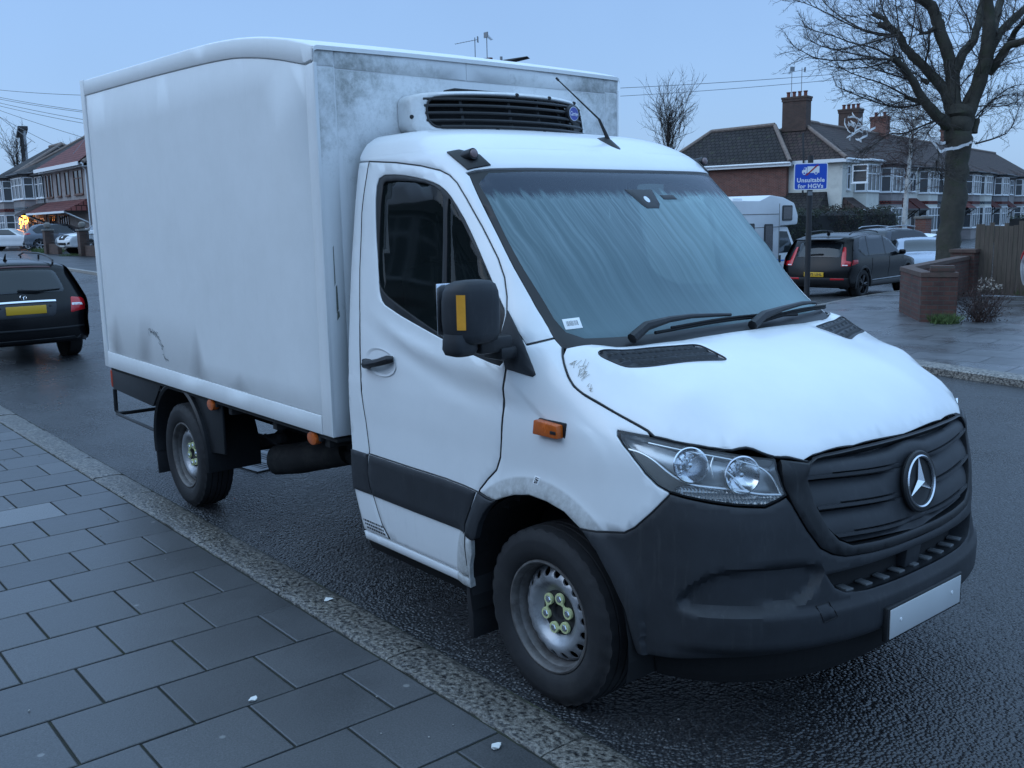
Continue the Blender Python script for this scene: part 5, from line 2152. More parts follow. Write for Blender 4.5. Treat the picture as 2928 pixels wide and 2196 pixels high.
ROW = .3875
for r in range(-34, 9):
    x0 = -.600 + r * ROW
    off = 0. if r % 2 else .2
    y = -1.345
    first = True
    while y > -6.2:
        # joints at -2.13 - .4k or shifted by half a slab
        base = -2.132 + off
        k = math.floor((base - y) / .4 - 1e-6) + 1
        y1 = base - .4 * k
        if y - y1 < .02:
            y1 -= .4
        t = rs.uniform(.80, 1.18)
        cx, cy = x0 + ROW / 2, (y + y1) / 2
        if (-4.25 < cx < -3.75 and -2.15 < cy < -1.70):
            t = 2.3
        slab(mb, x0, x0 + ROW, y1, y, Z_PAVE, t)
        y = y1
o = mb.build('pavement', M_SLAB, smooth=False, recalc=False)
tone_attr(o.data, tones)
struct(o)
mb = MB()
mb.face([(-60, -9, Z_PAVE - .0075), (12, -9, Z_PAVE - .0075), (12, -1.30, Z_PAVE - .0075), (-60, -1.30, Z_PAVE - .0075)])
struct(mb.build('pavement_bed', M_JOINT))
mb = MB()
mb.face([(-60, -60, Z_PAVE - .003), (14, -60, Z_PAVE - .003), (14, -6.2, Z_PAVE - .003), (-60, -6.2, Z_PAVE - .003)])
struct(mb.build('forecourt', M_SLAB2))
mb = MB()
tones = []
for r in range(-95, -34):
    x0 = -.600 + r * ROW
    slab(mb, x0, x0 + ROW, -3.3, -1.345, Z_PAVE, rs.uniform(.9, 1.1))
o = mb.build('far_pavement_strip', M_SLAB, smooth=False, recalc=False)
tone_attr(o.data, tones)
struct(o)

# ---- granite kerb: long stones, rough arrises
mb = MB()
tones = []
xj = [2.9, 1.75, .39, -.585, -1.573, -2.584, -3.30, -3.89, -4.52, -5.23, -6.69, -7.72]
while xj[-1] > -60:
    xj.append(xj[-1] - rs.uniform(.8, 1.4))
for a, b in zip(xj[1:], xj[:-1]):
    n = max(3, int((b - a) / .06)) if a > -9 else 3
    prof = [(-1.338, -.06), (-1.334, -.004), (-1.322, .003), (-1.25, .004), (-1.16, .002), (-1.128, -.006), (-1.108, -.022), (-1.100, -.05), (-1.100, -.12)]
    rows = []
    dz = rs.uniform(-.004, .004)
    tn = rs.uniform(.88, 1.15)
    for i in range(n + 1):
        x = a + .004 + (b - a - .008) * i / n
        e = .012 if i in (0, n) else 0
        rows.append([(x, y + rs.uniform(-.004, .004), Z_PAVE + z + dz + rs.uniform(-.003, .003) - e * .5) for y, z in prof])
    nv = len(mb.bm.verts)
    mb.grid(rows, capa=True, capb=True)
    tones += [tn] * (len(mb.bm.verts) - nv)
o = mb.build('kerb', M_GRAN, ang=60)
tone_attr(o.data, tones)
struct(o)
# a lighter mortar haunch shows in the kerb joints
mb = MB()
mb.box((-28, -1.219, Z_PAVE - .07), (62, .21, .12))
struct(mb.build('kerb_bed', M_JOINT))

# ---- opposite pavement with its rounded corner into the side street
KC = chaikin([(60, 4.8), (20, 5.6), (4, 6.45), (-1.7, 7.28), (-2.9, 7.50), (-4.6, 8.05), (-6.6, 9.9), (-8.1, 12.6), (-9.1, 15.8), (-10.3, 20), (-12.5, 29), (-16, 42), (-24, 75), (-34, 120)], 2)
mb = MB()
top = []
rows = []
for x, y in resample(KC, .9, False):
    rows.append([(x, y, gh(x, y) - .05), (x, y, gh(x, y) + .075), (x + .02, y + .03, gh(x, y) + .098), (x + .10, y + .22, gh(x, y) + .10), (x + .10, y + .22, gh(x, y) + .03)])
mb.grid(rows)
o = mb.build('opposite_kerb', M_GRAN, ang=40)
tone_attr(o.data, [1.5] * len(o.data.vertices))
struct(o)


def mat_oldpave():
    """large worn flags, wet, laid askew: brick pattern in metres"""
    m, nt, N, L, bs = _nodes("worn_wet_flags")
    v = _coord(nt, rot=(0, 0, rad(-8)))
    wv = N.new("ShaderNodeVectorMath")
    wv.operation = 'ADD'
    nz = N.new("ShaderNodeTexNoise")
    nz.inputs['Scale'].default_value = .7
    L.new(v, nz.inputs['Vector'])
    sc = N.new("ShaderNodeVectorMath")
    sc.operation = 'SCALE'
    sc.inputs['Scale'].default_value = .12
    L.new(nz.outputs['Color'], sc.inputs[0])
    L.new(v, wv.inputs[0])
    L.new(sc.outputs[0], wv.inputs[1])
    b = N.new("ShaderNodeTexBrick")
    b.inputs['Scale'].default_value = 1.
    b.inputs['Brick Width'].default_value = .9
    b.inputs['Row Height'].default_value = .6
    b.inputs['Mortar Size'].default_value = .012
    b.inputs['Color1'].default_value = (.10, .10, .105, 1)
    b.inputs['Color2'].default_value = (.070, .068, .070, 1)
    b.inputs['Mortar'].default_value = (.018, .018, .016, 1)
    L.new(wv.outputs[0], b.inputs['Vector'])
    n2 = _noise(nt, v, 1.6, 6, .7)
    c = _mix(nt, 1., b.outputs['Color'], _ramp(nt, n2, [(.3, (.7, .7, .7)), (.7, (1.25, 1.25, 1.25))]), 'MULTIPLY')
    L.new(c, bs.inputs['Base Color'])
    n3 = _noise(nt, v, .9, 4, .6)
    L.new(_ramp(nt, n3, [(.35, (.20, .20, .20)), (.65, (.50, .50, .50))]), bs.inputs['Roughness'])
    h = _math(nt, 'ADD', _math(nt, 'MULTIPLY', b.outputs['Fac'], -1), _math(nt, 'MULTIPLY', n2, .6))
    _bump(nt, bs, h, .6, .02)
    return m


M_FLAG = mat_oldpave()
mb = MB()
rows = []
kk = resample(KC, .9, False)
for i, (x, y) in enumerate(kk):
    f_ = i / (len(kk) - 1)
    X1, Y1 = lerp(75, 20, f_), lerp(12, 140, f_)
    r = []
    for t in (0, .012, .03, .06, .10, .16, .24, .35, .5, .7, 1.0):
        X, Y = lerp(x + .09, X1, t), lerp(y + .19, Y1, t)
        r.append((X, Y, gh(X, Y) + .098))
    rows.append(r)
mb.grid(rows)
struct(mb.build('opposite_pavement', M_FLAG))
# main-road far side beyond the side street (left of the van in the picture)
KL = [(-22, 8.1), (-28, 8.0), (-40, 8.0), (-60, 8.2), (-90, 8.6), (-140, 9)]
mb = MB()
mb2 = MB()
rows, rows2 = [], []
for x, y in resample(KL, 1.5, False):
    z = gh(x, y)
    rows.append([(x, y, z - .05), (x, y, z + .10), (x, y + .15, z + .11)])
    rows2.append([(x, y + .15 + t, gh(x, y + t) + .112) for t in (0, 2, 5, 10, 20)])
mb.grid(rows)
o = mb.build('left_kerb', M_GRAN)
tone_attr(o.data, [2.] * len(o.data.vertices))
struct(o)
mb2.grid(rows2)
struct(mb2.build('left_forecourt', M_SLAB2))

# ---- road gully grating under the van
mb = MB()
mb.box((-4.55, .02, .006), (.74, .64, .008), rz=rad(8))
GT = mb.build('drain_grating', mat("worn_cast_iron", (.10, .105, .115), .35, metal=.6, var=.2, vscale=8))
tag(GT, 'cast iron drain grating in the road under the van', 'drain')
mb = MB()
for k in range(12):
    for j in range(3):
        a = Vector((-.30 + k * .054, -.26 + j * .18, .0105))
        p = Matrix.Translation((-4.55, .02, 0)) @ Matrix.Rotation(rad(8), 4, 'Z')
        mb.face([p @ (a + Vector(q)) for q in ((0, 0, 0), (.026, .02, 0), (.026, .15, 0), (0, .13, 0))])
mb.build('slots', M_BLACK, GT)

# ---- litter and grit
M_PAPER = mat("litter_white", (.62, .62, .60), .7)
LIT = [(.42, -1.50, .05), (-.62, -1.90, .03), (.25, -1.42, .04), (-1.30, -1.20, .045)]
for i, (x, y, s) in enumerate(LIT):
    mb = MB()
    pts = [(x + s * rs.uniform(.2, .7) * math.cos(a), y + s * rs.uniform(.2, .7) * math.sin(a), Z_PAVE + .006 + rs.uniform(0, .008)) for a in (0, 1.2, 2.3, 3.4, 4.6, 5.5)]
    mb.face(pts)
    mb.face([(p[0], p[1], Z_PAVE + .005) for p in pts])
    tag(mb.build('litter_scrap', M_PAPER), ['small white scrap of litter at the pavement edge beside the kerb by the front wheel', 'torn pale scrap of litter lying on the grey slabs', 'tiny white scrap of paper against the kerb at the bottom of the photo', 'white cigarette end lying on the granite kerb'][i], 'litter', 'scraps of litter by the kerb')
mb = MB()
for k in range(90):
    x, y = rs.uniform(-6, 1.9), rs.uniform(-1.09, 1.0) if rs.random() < .6 else rs.uniform(-3.5, -1.4)
    z = .004 if y > -1.09 else Z_PAVE + .002
    s = rs.uniform(.002, .0055)
    mb.box((x, y, z + s * .4), (s * 1.6, s * 1.2, s), rz=rs.uniform(0, 3))
g_ = mb.build('grit', mat("pale_grit", (.30, .29, .27), .8))
g_['kind'] = 'stuff'

# ================================================================ houses
M_UPVC = mat("white_window_frame", (.70, .71, .72), .4)
M_BROWNF = mat("brown_window_frame", (.10, .035, .018), .5)
M_PANE = mat_glass("house_pane", (.035, .045, .055), .12, .06, .6)
M_CURT = mat("pale_net_curtain", (.40, .42, .43), .9, var=.25, vscale=9, vs=(8, 1, .3))
M_DARKIN = mat("dark_room", (.012, .012, .014), .9)
M_GUTTER = mat("black_gutter", (.014, .014, .016), .5)
M_REND_W = mat("cream_render", (.55, .54, .49), .9, var=.10, vscale=1.6, bump=.3, bscale=90, bdist=.01, dirt=((.30, .29, .26), .5, 1.5))
M_REND_G = mat("pebbledash_pink_grey", (.26, .235, .23), .95, var=.18, vscale=3, bump=.5, bscale=120, bdist=.012, dirt=((.15, .14, .13), .5, 2))
M_REND_G2 = mat("pebbledash_grey", (.20, .20, .205), .95, var=.18, vscale=3, bump=.5, bscale=120, bdist=.012)
M_BRICK = mat_brick("red_brick", (.20, .065, .045), (.135, .045, .034), (.17, .14, .12))
M_BRICKD = mat_brick("sooty_brick", (.095, .050, .038), (.065, .036, .030), (.07, .06, .05))
M_ROOF_B = mat_tiles("brown_roof_tiles", (.062, .040, .036), (.042, .029, .028), (.05, .055, .03))
M_ROOF_D = mat_tiles("dark_roof_tiles", (.036, .031, .031), (.026, .023, .024), (.045, .05, .028))
M_ROOF_R = mat_tiles("red_roof_tiles", (.19, .060, .052), (.145, .048, .045))
M_HUNG_R = mat_tiles("red_hung_tiles", (.16, .040, .036), (.12, .034, .032), None, .12, .18)
M_HUNG_G = mat_tiles("grey_hung_tiles", (.15, .17, .19), (.12, .135, .15), None, .12, .18)
M_RIDGE = mat("ridge_tiles", (.17, .13, .11), .8, var=.3, vscale=5)
M_POT = mat("terracotta_pot", (.13, .042, .030), .8, var=.2, vscale=8)
M_ALU = mat("grey_aerial", (.20, .21, .22), .4, metal=.6)
M_DOORB = mat("dark_door", (.02, .016, .015), .5)


def slope(mb, pts):
    """roof plane; UV u along the eaves (first edge), v up the slope, in metres"""
    P = [Vector(p) for p in pts]
    e = (P[1] - P[0]).normalized()
    n = (P[1] - P[0]).cross(P[2] - P[0]).normalized()
    u = n.cross(e)
    mb.face(P, [((p - P[0]).dot(e), (p - P[0]).dot(u)) for p in P])
    # soffit so that the plane has thickness
    return mb


def hwin(par, x0, x1, z0, z1, y=-.0, frame=None, cols=2, top=.35, curtain=True, nrm_=(0, -1), bars=True):
    """a framed window on a wall facing -y (or given 2-d normal through local axes)"""
    frame = frame or M_UPVC
    t = Vector((-nrm_[1], nrm_[0], 0)) * 1.0
    n = Vector((nrm_[0], nrm_[1], 0))
    if t.x < 0:
        t = -t
    rz_ = math.atan2(t.y, t.x)
    if isinstance(y, tuple):
        O = Vector((y[0], y[1], 0))
    else:
        O = Vector((0, y, 0))
    def at_(a, d, z):
        p = O + t * a + n * d
        return (p.x, p.y, z)
    mb = MB()
    w_ = .065
    mid = (x0 + x1) / 2
    W_, H_ = x1 - x0, z1 - z0
    mb.box(at_(x0 + w_ / 2, .02, z0 + H_ / 2), (w_, .07, H_), rz_)
    mb.box(at_(x1 - w_ / 2, .02, z0 + H_ / 2), (w_, .07, H_), rz_)
    for z in (z0 + w_ / 2, z1 - w_ / 2):
        mb.box(at_(mid, .02, z), (W_ - 2 * w_, .066, w_), rz_)
    if top:
        mb.box(at_(mid, .02, z1 - H_ * top), (W_ - 2 * w_, .060, .055), rz_)
    for k in range(1, cols):
        mb.box(at_(x0 + W_ * k / cols, .02, z0 + H_ / 2), (.06, .062, H_ - 2 * w_), rz_)
    mb.box(at_(mid, .05, z0 - .03), (W_ + .08, .13, .055), rz_)
    f = mb.build('window', frame, par, smooth=False)
    mb = MB()
    mb.box(at_(mid, .004, (z0 + z1) / 2), (W_ - .02, .012, H_ - .02), rz_)
    mb.build('pane', M_PANE, f, smooth=False)
    mb = MB()
    if curtain:
        for k in range(cols):
            a0, a1 = x0 + W_ * k / cols + .05, x0 + W_ * (k + 1) / cols - .05
            if (k + int(x0 * 7)) % 3 != 2:
                mb.box(at_((a0 + a1) / 2, -.006, z0 + H_ * .48), (a1 - a0, .006, H_ * .86), rz_)
        if len(mb.bm.verts):
            mb.build('curtain', M_CURT, f, smooth=False)
    return f


def chimney(par, x, y, z0, z1, wx=.95, wy=.75, pots=4, m=None, along='x'):
    mb = MB()
    mb.box((x, y, (z0 + z1) / 2), (wx, wy, z1 - z0))
    mb.box((x, y, z1 - .06), (wx + .14, wy + .14, .12))
    mb.box((x, y, z1 - .20), (wx + .08, wy + .08, .16))
    st = mb.build('chimney', m or M_BRICKD, par, smooth=False)
    mb = MB()
    for k in range(pots):
        o = (k - (pots - 1) / 2) * (wx if along == 'x' else wy) * .86 / max(1, pots - .4)
        px, py = (x + o, y) if along == 'x' else (x, y + o)
        mb.lathe([(.13, 0), (.11, .06), (.105, .26), (.135, .28), (.135, .34), (.10, .34), (.09, .1)], 12, Matrix.Translation((px, py, z1)))
    mb.build('chimney_pots', M_POT, st)
    return st


def aerial(par, x, y, z0, h, boom=.9, yaw=0.):
    mb = MB()
    mb.cyl((x, y, z0), (x, y, z0 + h), .022, n=6)
    c, s = math.cos(yaw), math.sin(yaw)
    b0, b1 = Vector((x - c * boom * .15, y - s * boom * .15, z0 + h * .93)), Vector((x + c * boom, y + s * boom, z0 + h * .80))
    mb.tube([b0, b1], .014, 5)
    for k in range(9):
        p = b0.lerp(b1, k / 8)
        l = .17 - .006 * k
        mb.tube([p - Vector((-s, c, 0)) * l, p + Vector((-s, c, 0)) * l], .008, 4)
    mb.box(tuple(b0), (.05, .30, .26), yaw)
    mb.build('tv_aerial', M_ALU, par)


def house(label, loc, yaw, w, wall, roof, eaves=5.1, ridge=7.75, depth=8., hip=(0, 0), bay=None, hung=None, gut=None, frame=None, door=None, chim=None, wins=(), porch=None, group=None, baydepth=.65, panel_low=None, name='terraced_house', roofm2=None):
    H = thing(name, label, 'house', (loc[0], loc[1], loc[2]), yaw, group)
    mb = MB()
    mb.prism([(0, 0), (w, 0), (w, depth), (0, depth)], 'z', -.6, eaves)
    # gable triangles where there is no hip
    for k, x in ((0, 0.), (1, w)):
        if not hip[k]:
            mb.prism([(0, eaves), (depth, eaves), (depth / 2, ridge - .1)], 'x', min(x, x - .02 if x else .02), max(x, x - .02 if x else .02))
    mb.build('wall', wall, H, smooth=False)
    mb = MB()
    o = .32
    hl_, hr_ = (depth * .40 if hip[0] else -.02), (depth * .40 if hip[1] else -.02)
    el, er = (-o if hip[0] else 0), (w + o if hip[1] else w)
    A, B = (el, -o, eaves - .08), (er, -o, eaves - .08)
    R1, R2 = (hl_ if hip[0] else 0, depth / 2, ridge), (w - hr_ if hip[1] else w, depth / 2, ridge)
    Cc, D_ = (er, depth + o, eaves - .08), (el, depth + o, eaves - .08)
    slope(mb, (A, B, R2, R1))
    slope(mb, (Cc, D_, R1, R2))
    if hip[0]:
        slope(mb, (D_, A, R1))
    if hip[1]:
        slope(mb, (B, Cc, R2))
    bm = mb.bm
    lay = bm.loops.layers.uv.verify()
    r_ = mb.build('roof', roof, H, smooth=False, recalc=False)
    mb = MB()
    mb.tube([Vector(R1) + Vector((0, 0, .03)), Vector(R2) + Vector((0, 0, .03))], .12, 8)
    for k, (P, Q) in enumerate(((A, R1), (D_, R1))):
        if hip[0]:
            mb.tube([Vector(P) + Vector((0, 0, .05)), Vector(Q)], .12, 8)
    for k, (P, Q) in enumerate(((B, R2), (Cc, R2))):
        if hip[1]:
            mb.tube([Vector(P) + Vector((0, 0, .05)), Vector(Q)], .12, 8)
    mb.build('ridge_tiles', M_RIDGE, r_)
    mb = MB()
    g = gut or M_UPVC
    mb.box(((el + er) / 2, -o + .02, eaves - .17), (er - el, .05, .20))
    mb.tube([(el, -o - .05, eaves - .09), (er, -o - .05, eaves - .09)], .06, 8)
    mb.box(((el + er) / 2, -o / 2, eaves - .26), (er - el, o, .03))
    mb.tube([(w - .12, -o - .05, eaves - .1), (w - .12, -.07, eaves - .45), (w - .12, -.07, .2)], .04, 6)
    if hip[0]:
        mb.box((-o + .02, depth / 2, eaves - .17), (.05, depth + 2 * o, .20))
        mb.box((-o / 2, depth / 2, eaves - .26), (o, depth + 2 * o, .03))
    mb.build('gutter', g, H)
    if bay:
        x0, x1 = bay
        d = baydepth
        c = .32
        outl = [(x0, .0), (x0 + c, -d), (x1 - c, -d), (x1, .0)]
        mb = MB()
        mb.prism(outl, 'z', -.6, eaves - .1)
        by_ = mb.build('bay', panel_low or wall, H, smooth=False)
        if hung:
            mb = MB()
            zz = ((2.72, 3.42),)
            for a, b in zz:
                P = [(x - .0, y - .02) for x, y in outl]
                for i in range(3):
                    p, q = Vector((*P[i], a)), Vector((*P[i + 1], a))
                    k_ = (b - a)
                    slope(mb, (p, q, q + Vector((0, .06, k_)), p + Vector((0, .06, k_))))
            mb.build('hung_tiles', hung, by_, smooth=False, recalc=False)
        for z0, z1 in ((.85, 2.50), (3.50, eaves - .32)):
            hwin(by_, x0 + c + .02, x1 - c - .02, z0, z1, -d - .001, frame, cols=3)
        for s in (0, 1):
            p, q = (Vector(outl[0]), Vector(outl[1])) if s == 0 else (Vector(outl[2]), Vector(outl[3]))
            tt = (q - p).normalized()
            nn = (tt.y, -tt.x)
            for z0, z1 in ((.85, 2.50), (3.50, eaves - .32)):
                L_ = (q - p).length
                hwin(by_, .04, L_ - .04, z0, z1, (p.x + nn[0] * .001, p.y + nn[1] * .001), frame, cols=1, nrm_=nn)
        # little hipped roof that carries the eaves out over the bay
        mb = MB()
        e2 = eaves - .05
        P = [(x0 - .22, -.36, e2), (x0 + c - .12, -d - .28, e2), (x1 - c + .12, -d - .28, e2), (x1 + .22, -.36, e2)]
        ap = ((x0 + x1) / 2, 1.4, eaves + .93)
        for i in range(3):
            slope(mb, (P[i], P[i + 1], ap))
        mb.build('bay_roof', roofm2 or roof, by_, smooth=False, recalc=False)
        mb = MB()
        for i in range(3):
            mb.tube([Vector(P[i]) - Vector((0, 0, .06)), Vector(P[i + 1]) - Vector((0, 0, .06))], .075, 6)
        mb.build('bay_gutter', g, by_)
    if door:
        dx = door
        mb = MB()
        mb.box((dx, -.03, 1.02), (.92, .10, 2.04))
        dd = mb.build('door', M_DOORB, H, smooth=False)
        mb = MB()
        for s in (-1, 1):
            mb.box((dx + s * .50, -.04, 1.05), (.07, .14, 2.1))
        mb.box((dx, -.04, 2.10), (1.07, .14, .07))
        mb.build('door_frame', frame or M_UPVC, dd, smooth=False)
    if porch:
        x0, x1, pm, d = porch
        mb = MB()
        slope(mb, ((x0, -d, 2.42), (x1, -d, 2.42), (x1 - .1, .0, 3.15), (x0 + .1, .0, 3.15)))
        slope(mb, ((x0, 0, 2.42), (x0, -d, 2.42), (x0 + .1, 0, 3.15)))
        slope(mb, ((x1, -d, 2.42), (x1, 0, 2.42), (x1 - .1, 0, 3.15)))
        pr_ = mb.build('porch_roof', pm, H, smooth=False, recalc=False)
        mb = MB()
        mb.box(((x0 + x1) / 2, -d + .02, 2.37), (x1 - x0, .05, .12))
        for x in (x0 + .12, x1 - .12):
            mb.tube([(x, -.02, 1.7), (x, -d + .1, 2.36)], .04, 4)
        mb.build('porch_fascia', g, pr_, smooth=False)
    for q in wins:
        hwin(H, *q[:4], -.001, frame, **(q[4] if len(q) > 4 else {}))
    if chim:
        for cx, cy, cz, kw in chim:
            chimney(H, cx, cy, ridge - .7, cz, **kw)
    return H


# ---- right-hand row, facing the side street
RY = rad(101.8)
RD = Vector((math.cos(RY), math.sin(RY), 0))
RI = Vector((-math.sin(RY), math.cos(RY), 0))
R0 = Vector((-29.97, 48.96, -.35))


def rpos(a, b=0.):
    p = R0 + RD * a + RI * b
    return (p.x, p.y, p.z)


G_R = 'terraced houses along the side street'
h1 = house('cream rendered end house with brown hipped roof and red brick side wing', rpos(0), RY, 6.2, M_REND_W, M_ROOF_B, 5.45, 8.05, hip=(1, 0), bay=(2.0, 4.9), gut=M_UPVC,
           wins=[(.75, 1.25, 3.6, 5.0, dict(cols=1))], porch=(.1, 2.0, M_ROOF_B, 1.0), chim=[(2.6, 4.0, 9.45, dict(wx=.8, wy=1.55, pots=4, along='y'))], group=G_R)
# brick side wing with its own hipped roof
mb = MB()
mb.prism([(-.35, 3.3), (4.6, 3.3), (4.6, 11.8), (-.35, 11.8)], 'z', -.6, 5.35)
wg = mb.build('side_wing', M_BRICK, h1, smooth=False)
mb = MB()
e_ = 5.32
A, B, Cc, D_ = (-.7, 2.95, e_), (4.9, 2.95, e_), (4.9, 12.15, e_), (-.7, 12.15, e_)
r1, r2 = (2.1, 5.2, 7.78), (2.1, 9.6, 7.72)
slope(mb, (D_, A, r1, r2)); slope(mb, (A, B, r1)); slope(mb, (B, Cc, r2, r1)); slope(mb, (Cc, D_, r2))
wr_ = mb.build('wing_roof', M_ROOF_D, wg, smooth=False, recalc=False)
mb = MB()
for p, q in ((A, r1), (D_, r2), (r1, r2)):
    mb.tube([Vector(p) + Vector((0, 0, .05)), Vector(q)], .13, 8)
mb.build('wing_ridge', M_RIDGE, wg)
mb = MB()
mb.box((-.66, 7.5, e_ - .12), (.06, 9.2, .22))
mb.box((-.5, 7.5, e_ - .22), (.34, 9.2, .03))
mb.tube([(-.72, 2.95, e_ - .04), (-.72, 12.1, e_ - .04)], .065, 8)
mb.build('wing_gutter', M_UPVC, wg)
mb = MB()
mb.tube([(-.46, 2.2, 2.6), (-.46, 2.2, 5.2), (-.30, 2.35, 7.0)], .06, 8)
mb.build('soil_pipe', M_GUTTER, h1)
mb = MB()
mb.prism([(.2, -.2), (2.6, -.2), (2.6, -1.4), (.2, -1.4)], 'z', -.6, 2.3)
mb.build('porch', M_REND_W, h1, smooth=False)
# window on the end wall, lean-to roof below it
f = hwin(h1, .6, 1.5, 3.95, 5.0, (-.002, 0), None, cols=1, nrm_=(-1, 0))
mb = MB()
slope(mb, ((-2.0, 4.4, 2.35), (-2.0, .7, 2.35), (-.0, .9, 3.5), (-.0, 4.2, 3.5)))
slope(mb, ((-2.0, .7, 2.35), (0., .7, 2.35), (0., .9, 3.5)))
mb.build('lean_to_roof', M_ROOF_D, h1, smooth=False, recalc=False)
mb = MB()
mb.prism([(-1.8, .9), (0, .9), (0, 4.2), (-1.8, 4.2)], 'z', -.6, 2.3)
mb.build('lean_to', M_REND_W, h1, smooth=False)
aerial(h1, 2.3, 3.6, 9.45, 1.7, 1.2, 2.2)
aerial(h1, 2.9, 4.5, 9.45, 1.9, .3, 1.0)
house('terraced house with red hung tiles and dark bay beside the end house', rpos(6.2), RY, 6.0, M_REND_G, M_ROOF_B, 5.35, 8.0, bay=(.5, 3.4), hung=M_HUNG_R, gut=M_GUTTER, door=4.7,
      wins=[(4.1, 5.4, 3.6, 4.9)], porch=(3.6, 5.8, M_HUNG_R, .9), chim=[(5.9, 4.0, 9.4, dict(wx=.9, wy=1.4, pots=4, along='y'))], group=G_R)
house('terraced house with white panelled front and red porch roof behind the big tree', rpos(12.2), RY, 6.0, M_REND_W, M_ROOF_B, 5.35, 8.0, bay=(2.6, 5.5), hung=M_HUNG_R, gut=M_GUTTER, door=1.4,
      wins=[(.6, 2.0, 3.6, 4.9)], porch=(.2, 2.5, M_HUNG_R, .9), group=G_R)
house('terraced house with grey pebbledash and white bay windows right of the tree', rpos(18.2), RY, 6.0, M_REND_G2, M_ROOF_B, 5.35, 8.0, bay=(.5, 3.4), hung=M_HUNG_G, gut=M_GUTTER, door=4.7,
      wins=[(4.1, 5.4, 3.6, 4.9)], porch=(3.5, 5.9, M_HUNG_R, .9), chim=[(.1, 4.0, 9.3, dict(wx=.8, wy=1.2, pots=2, along='y', m=M_BRICK))], group=G_R)
house('pinkish terraced house with red porch roof at the right edge of the row', rpos(24.2), RY, 6.0, M_REND_G, M_ROOF_B, 5.35, 8.0, bay=(2.6, 5.5), hung=M_HUNG_R, gut=M_GUTTER, door=1.4,
      wins=[(.6, 2.0, 3.6, 4.9)], porch=(.1, 2.5, M_ROOF_R, 1.1), group=G_R)
house('terraced house with dark windows and grey tiles further along the right-hand row', rpos(30.2), RY, 6.0, M_REND_W, M_ROOF_B, 5.35, 8.0, bay=(.5, 3.4), hung=M_HUNG_G, gut=M_GUTTER, door=4.7,
      wins=[(4.1, 5.4, 3.6, 4.9)], porch=(3.5, 5.9, M_HUNG_R, .9), group=G_R)
house('last but one terraced house of the right-hand row, cut by the right edge', rpos(42.2), RY, 6.0, M_REND_G, M_ROOF_B, 5.35, 8.0, bay=(2.6, 5.5), hung=M_HUNG_R, gut=M_GUTTER, door=1.4,
      wins=[(.6, 2.0, 3.6, 4.9)], group=G_R)
house('distant terraced house past the right edge, its roof line just in view', rpos(48.2), RY, 6.0, M_REND_W, M_ROOF_B, 5.35, 8.0, bay=(.5, 3.4), gut=M_GUTTER, wins=[(4.1, 5.4, 3.6, 4.9)], group=G_R)
house('terraced house near the right edge with a red brick chimney of five small pots', rpos(36.2), RY, 6.0, M_REND_G2, M_ROOF_B, 5.35, 8.0, bay=(.5, 3.4), hung=M_HUNG_R, gut=M_GUTTER, door=4.7,
      wins=[(4.1, 5.4, 3.6, 4.9)], porch=(3.5, 5.9, M_HUNG_R, .9), chim=[(1.2, 4.0, 9.5, dict(wx=.9, wy=1.5, pots=5, along='y', m=M_BRICK))], group=G_R)

# ---- left-hand row facing the main road
G_L = 'houses along the far side of the main road'
LZ = .55
hA = house('dark-roofed house with white bay windows and a grey hung-tile apron, far left', (-75.6, 15.0, LZ), 0., 6.6, M_REND_G2, M_ROOF_D, 5.3, 8.25, depth=9, hip=(1, 0), bay=(-.0 + .2, 3.9), hung=M_HUNG_G, gut=M_GUTTER, door=5.5,
           wins=[(4.2, 5.0, 3.5, 4.95, dict(cols=1)), (5.25, 6.5, 3.5, 4.95, dict(cols=3))], porch=(4.1, 7.2, M_ROOF_B, 1.5), group=G_L)
hC = house('red-roofed house with brown window frames next to the van body', (-69.0, 15.0, LZ), 0., 9.6, M_REND_G, M_ROOF_D, 5.3, 8.25, depth=9, hip=(0, 1), gut=M_UPVC, frame=M_BROWNF,
           wins=[(.45, 1.15, 3.45, 4.95, dict(cols=1, top=0)), (1.3, 2.0, 3.45, 4.95, dict(cols=1, top=0)), (3.0, 3.9, 3.45, 4.95, dict(cols=1, top=0)), (4.9, 5.8, 3.45, 4.95, dict(cols=1, top=0)), (6.8, 8.6, 3.45, 4.95),
                 (.5, 2.2, .7, 2.3, dict(cols=4, top=0)), (2.9, 5.0, .5, 2.3, dict(cols=4, top=0))], porch=(-.2, 9.4, M_ROOF_R, 1.5), chim=[(2.3, 4.3, 9.05, dict(wx=1.6, wy=.9, pots=4))], group=G_L)
aerial(hC, 1.8, 4.3, 9.1, 1.7, .4, .3)
mb = MB()
slope(mb, ((-.1, -.55, 5.3), (9.9, -.55, 5.3), (9.0, 3.0, 7.9), (3.2, 3.0, 7.9)))
slope(mb, ((-.1, 1.8, 5.9), (-.1, -.55, 5.3), (3.2, 3.0, 7.9)))
fr = mb.build('front_roof', M_ROOF_R, hC, smooth=False, recalc=False)
mb = MB()
mb.box((4.9, -.58, 5.20), (10.0, .05, .22))
mb.build('fascia_board', M_UPVC, hC, smooth=False)
house('house further up the road, mostly hidden behind the far left edge', (-84.0, 15.0, LZ), 0., 7.0, M_REND_G, M_ROOF_D, 5.3, 8.0, depth=9, hip=(0, 1), bay=(3.2, 6.2), hung=M_HUNG_R, gut=M_GUTTER, wins=[(.6, 2.0, 3.5, 4.9)], group=G_L)
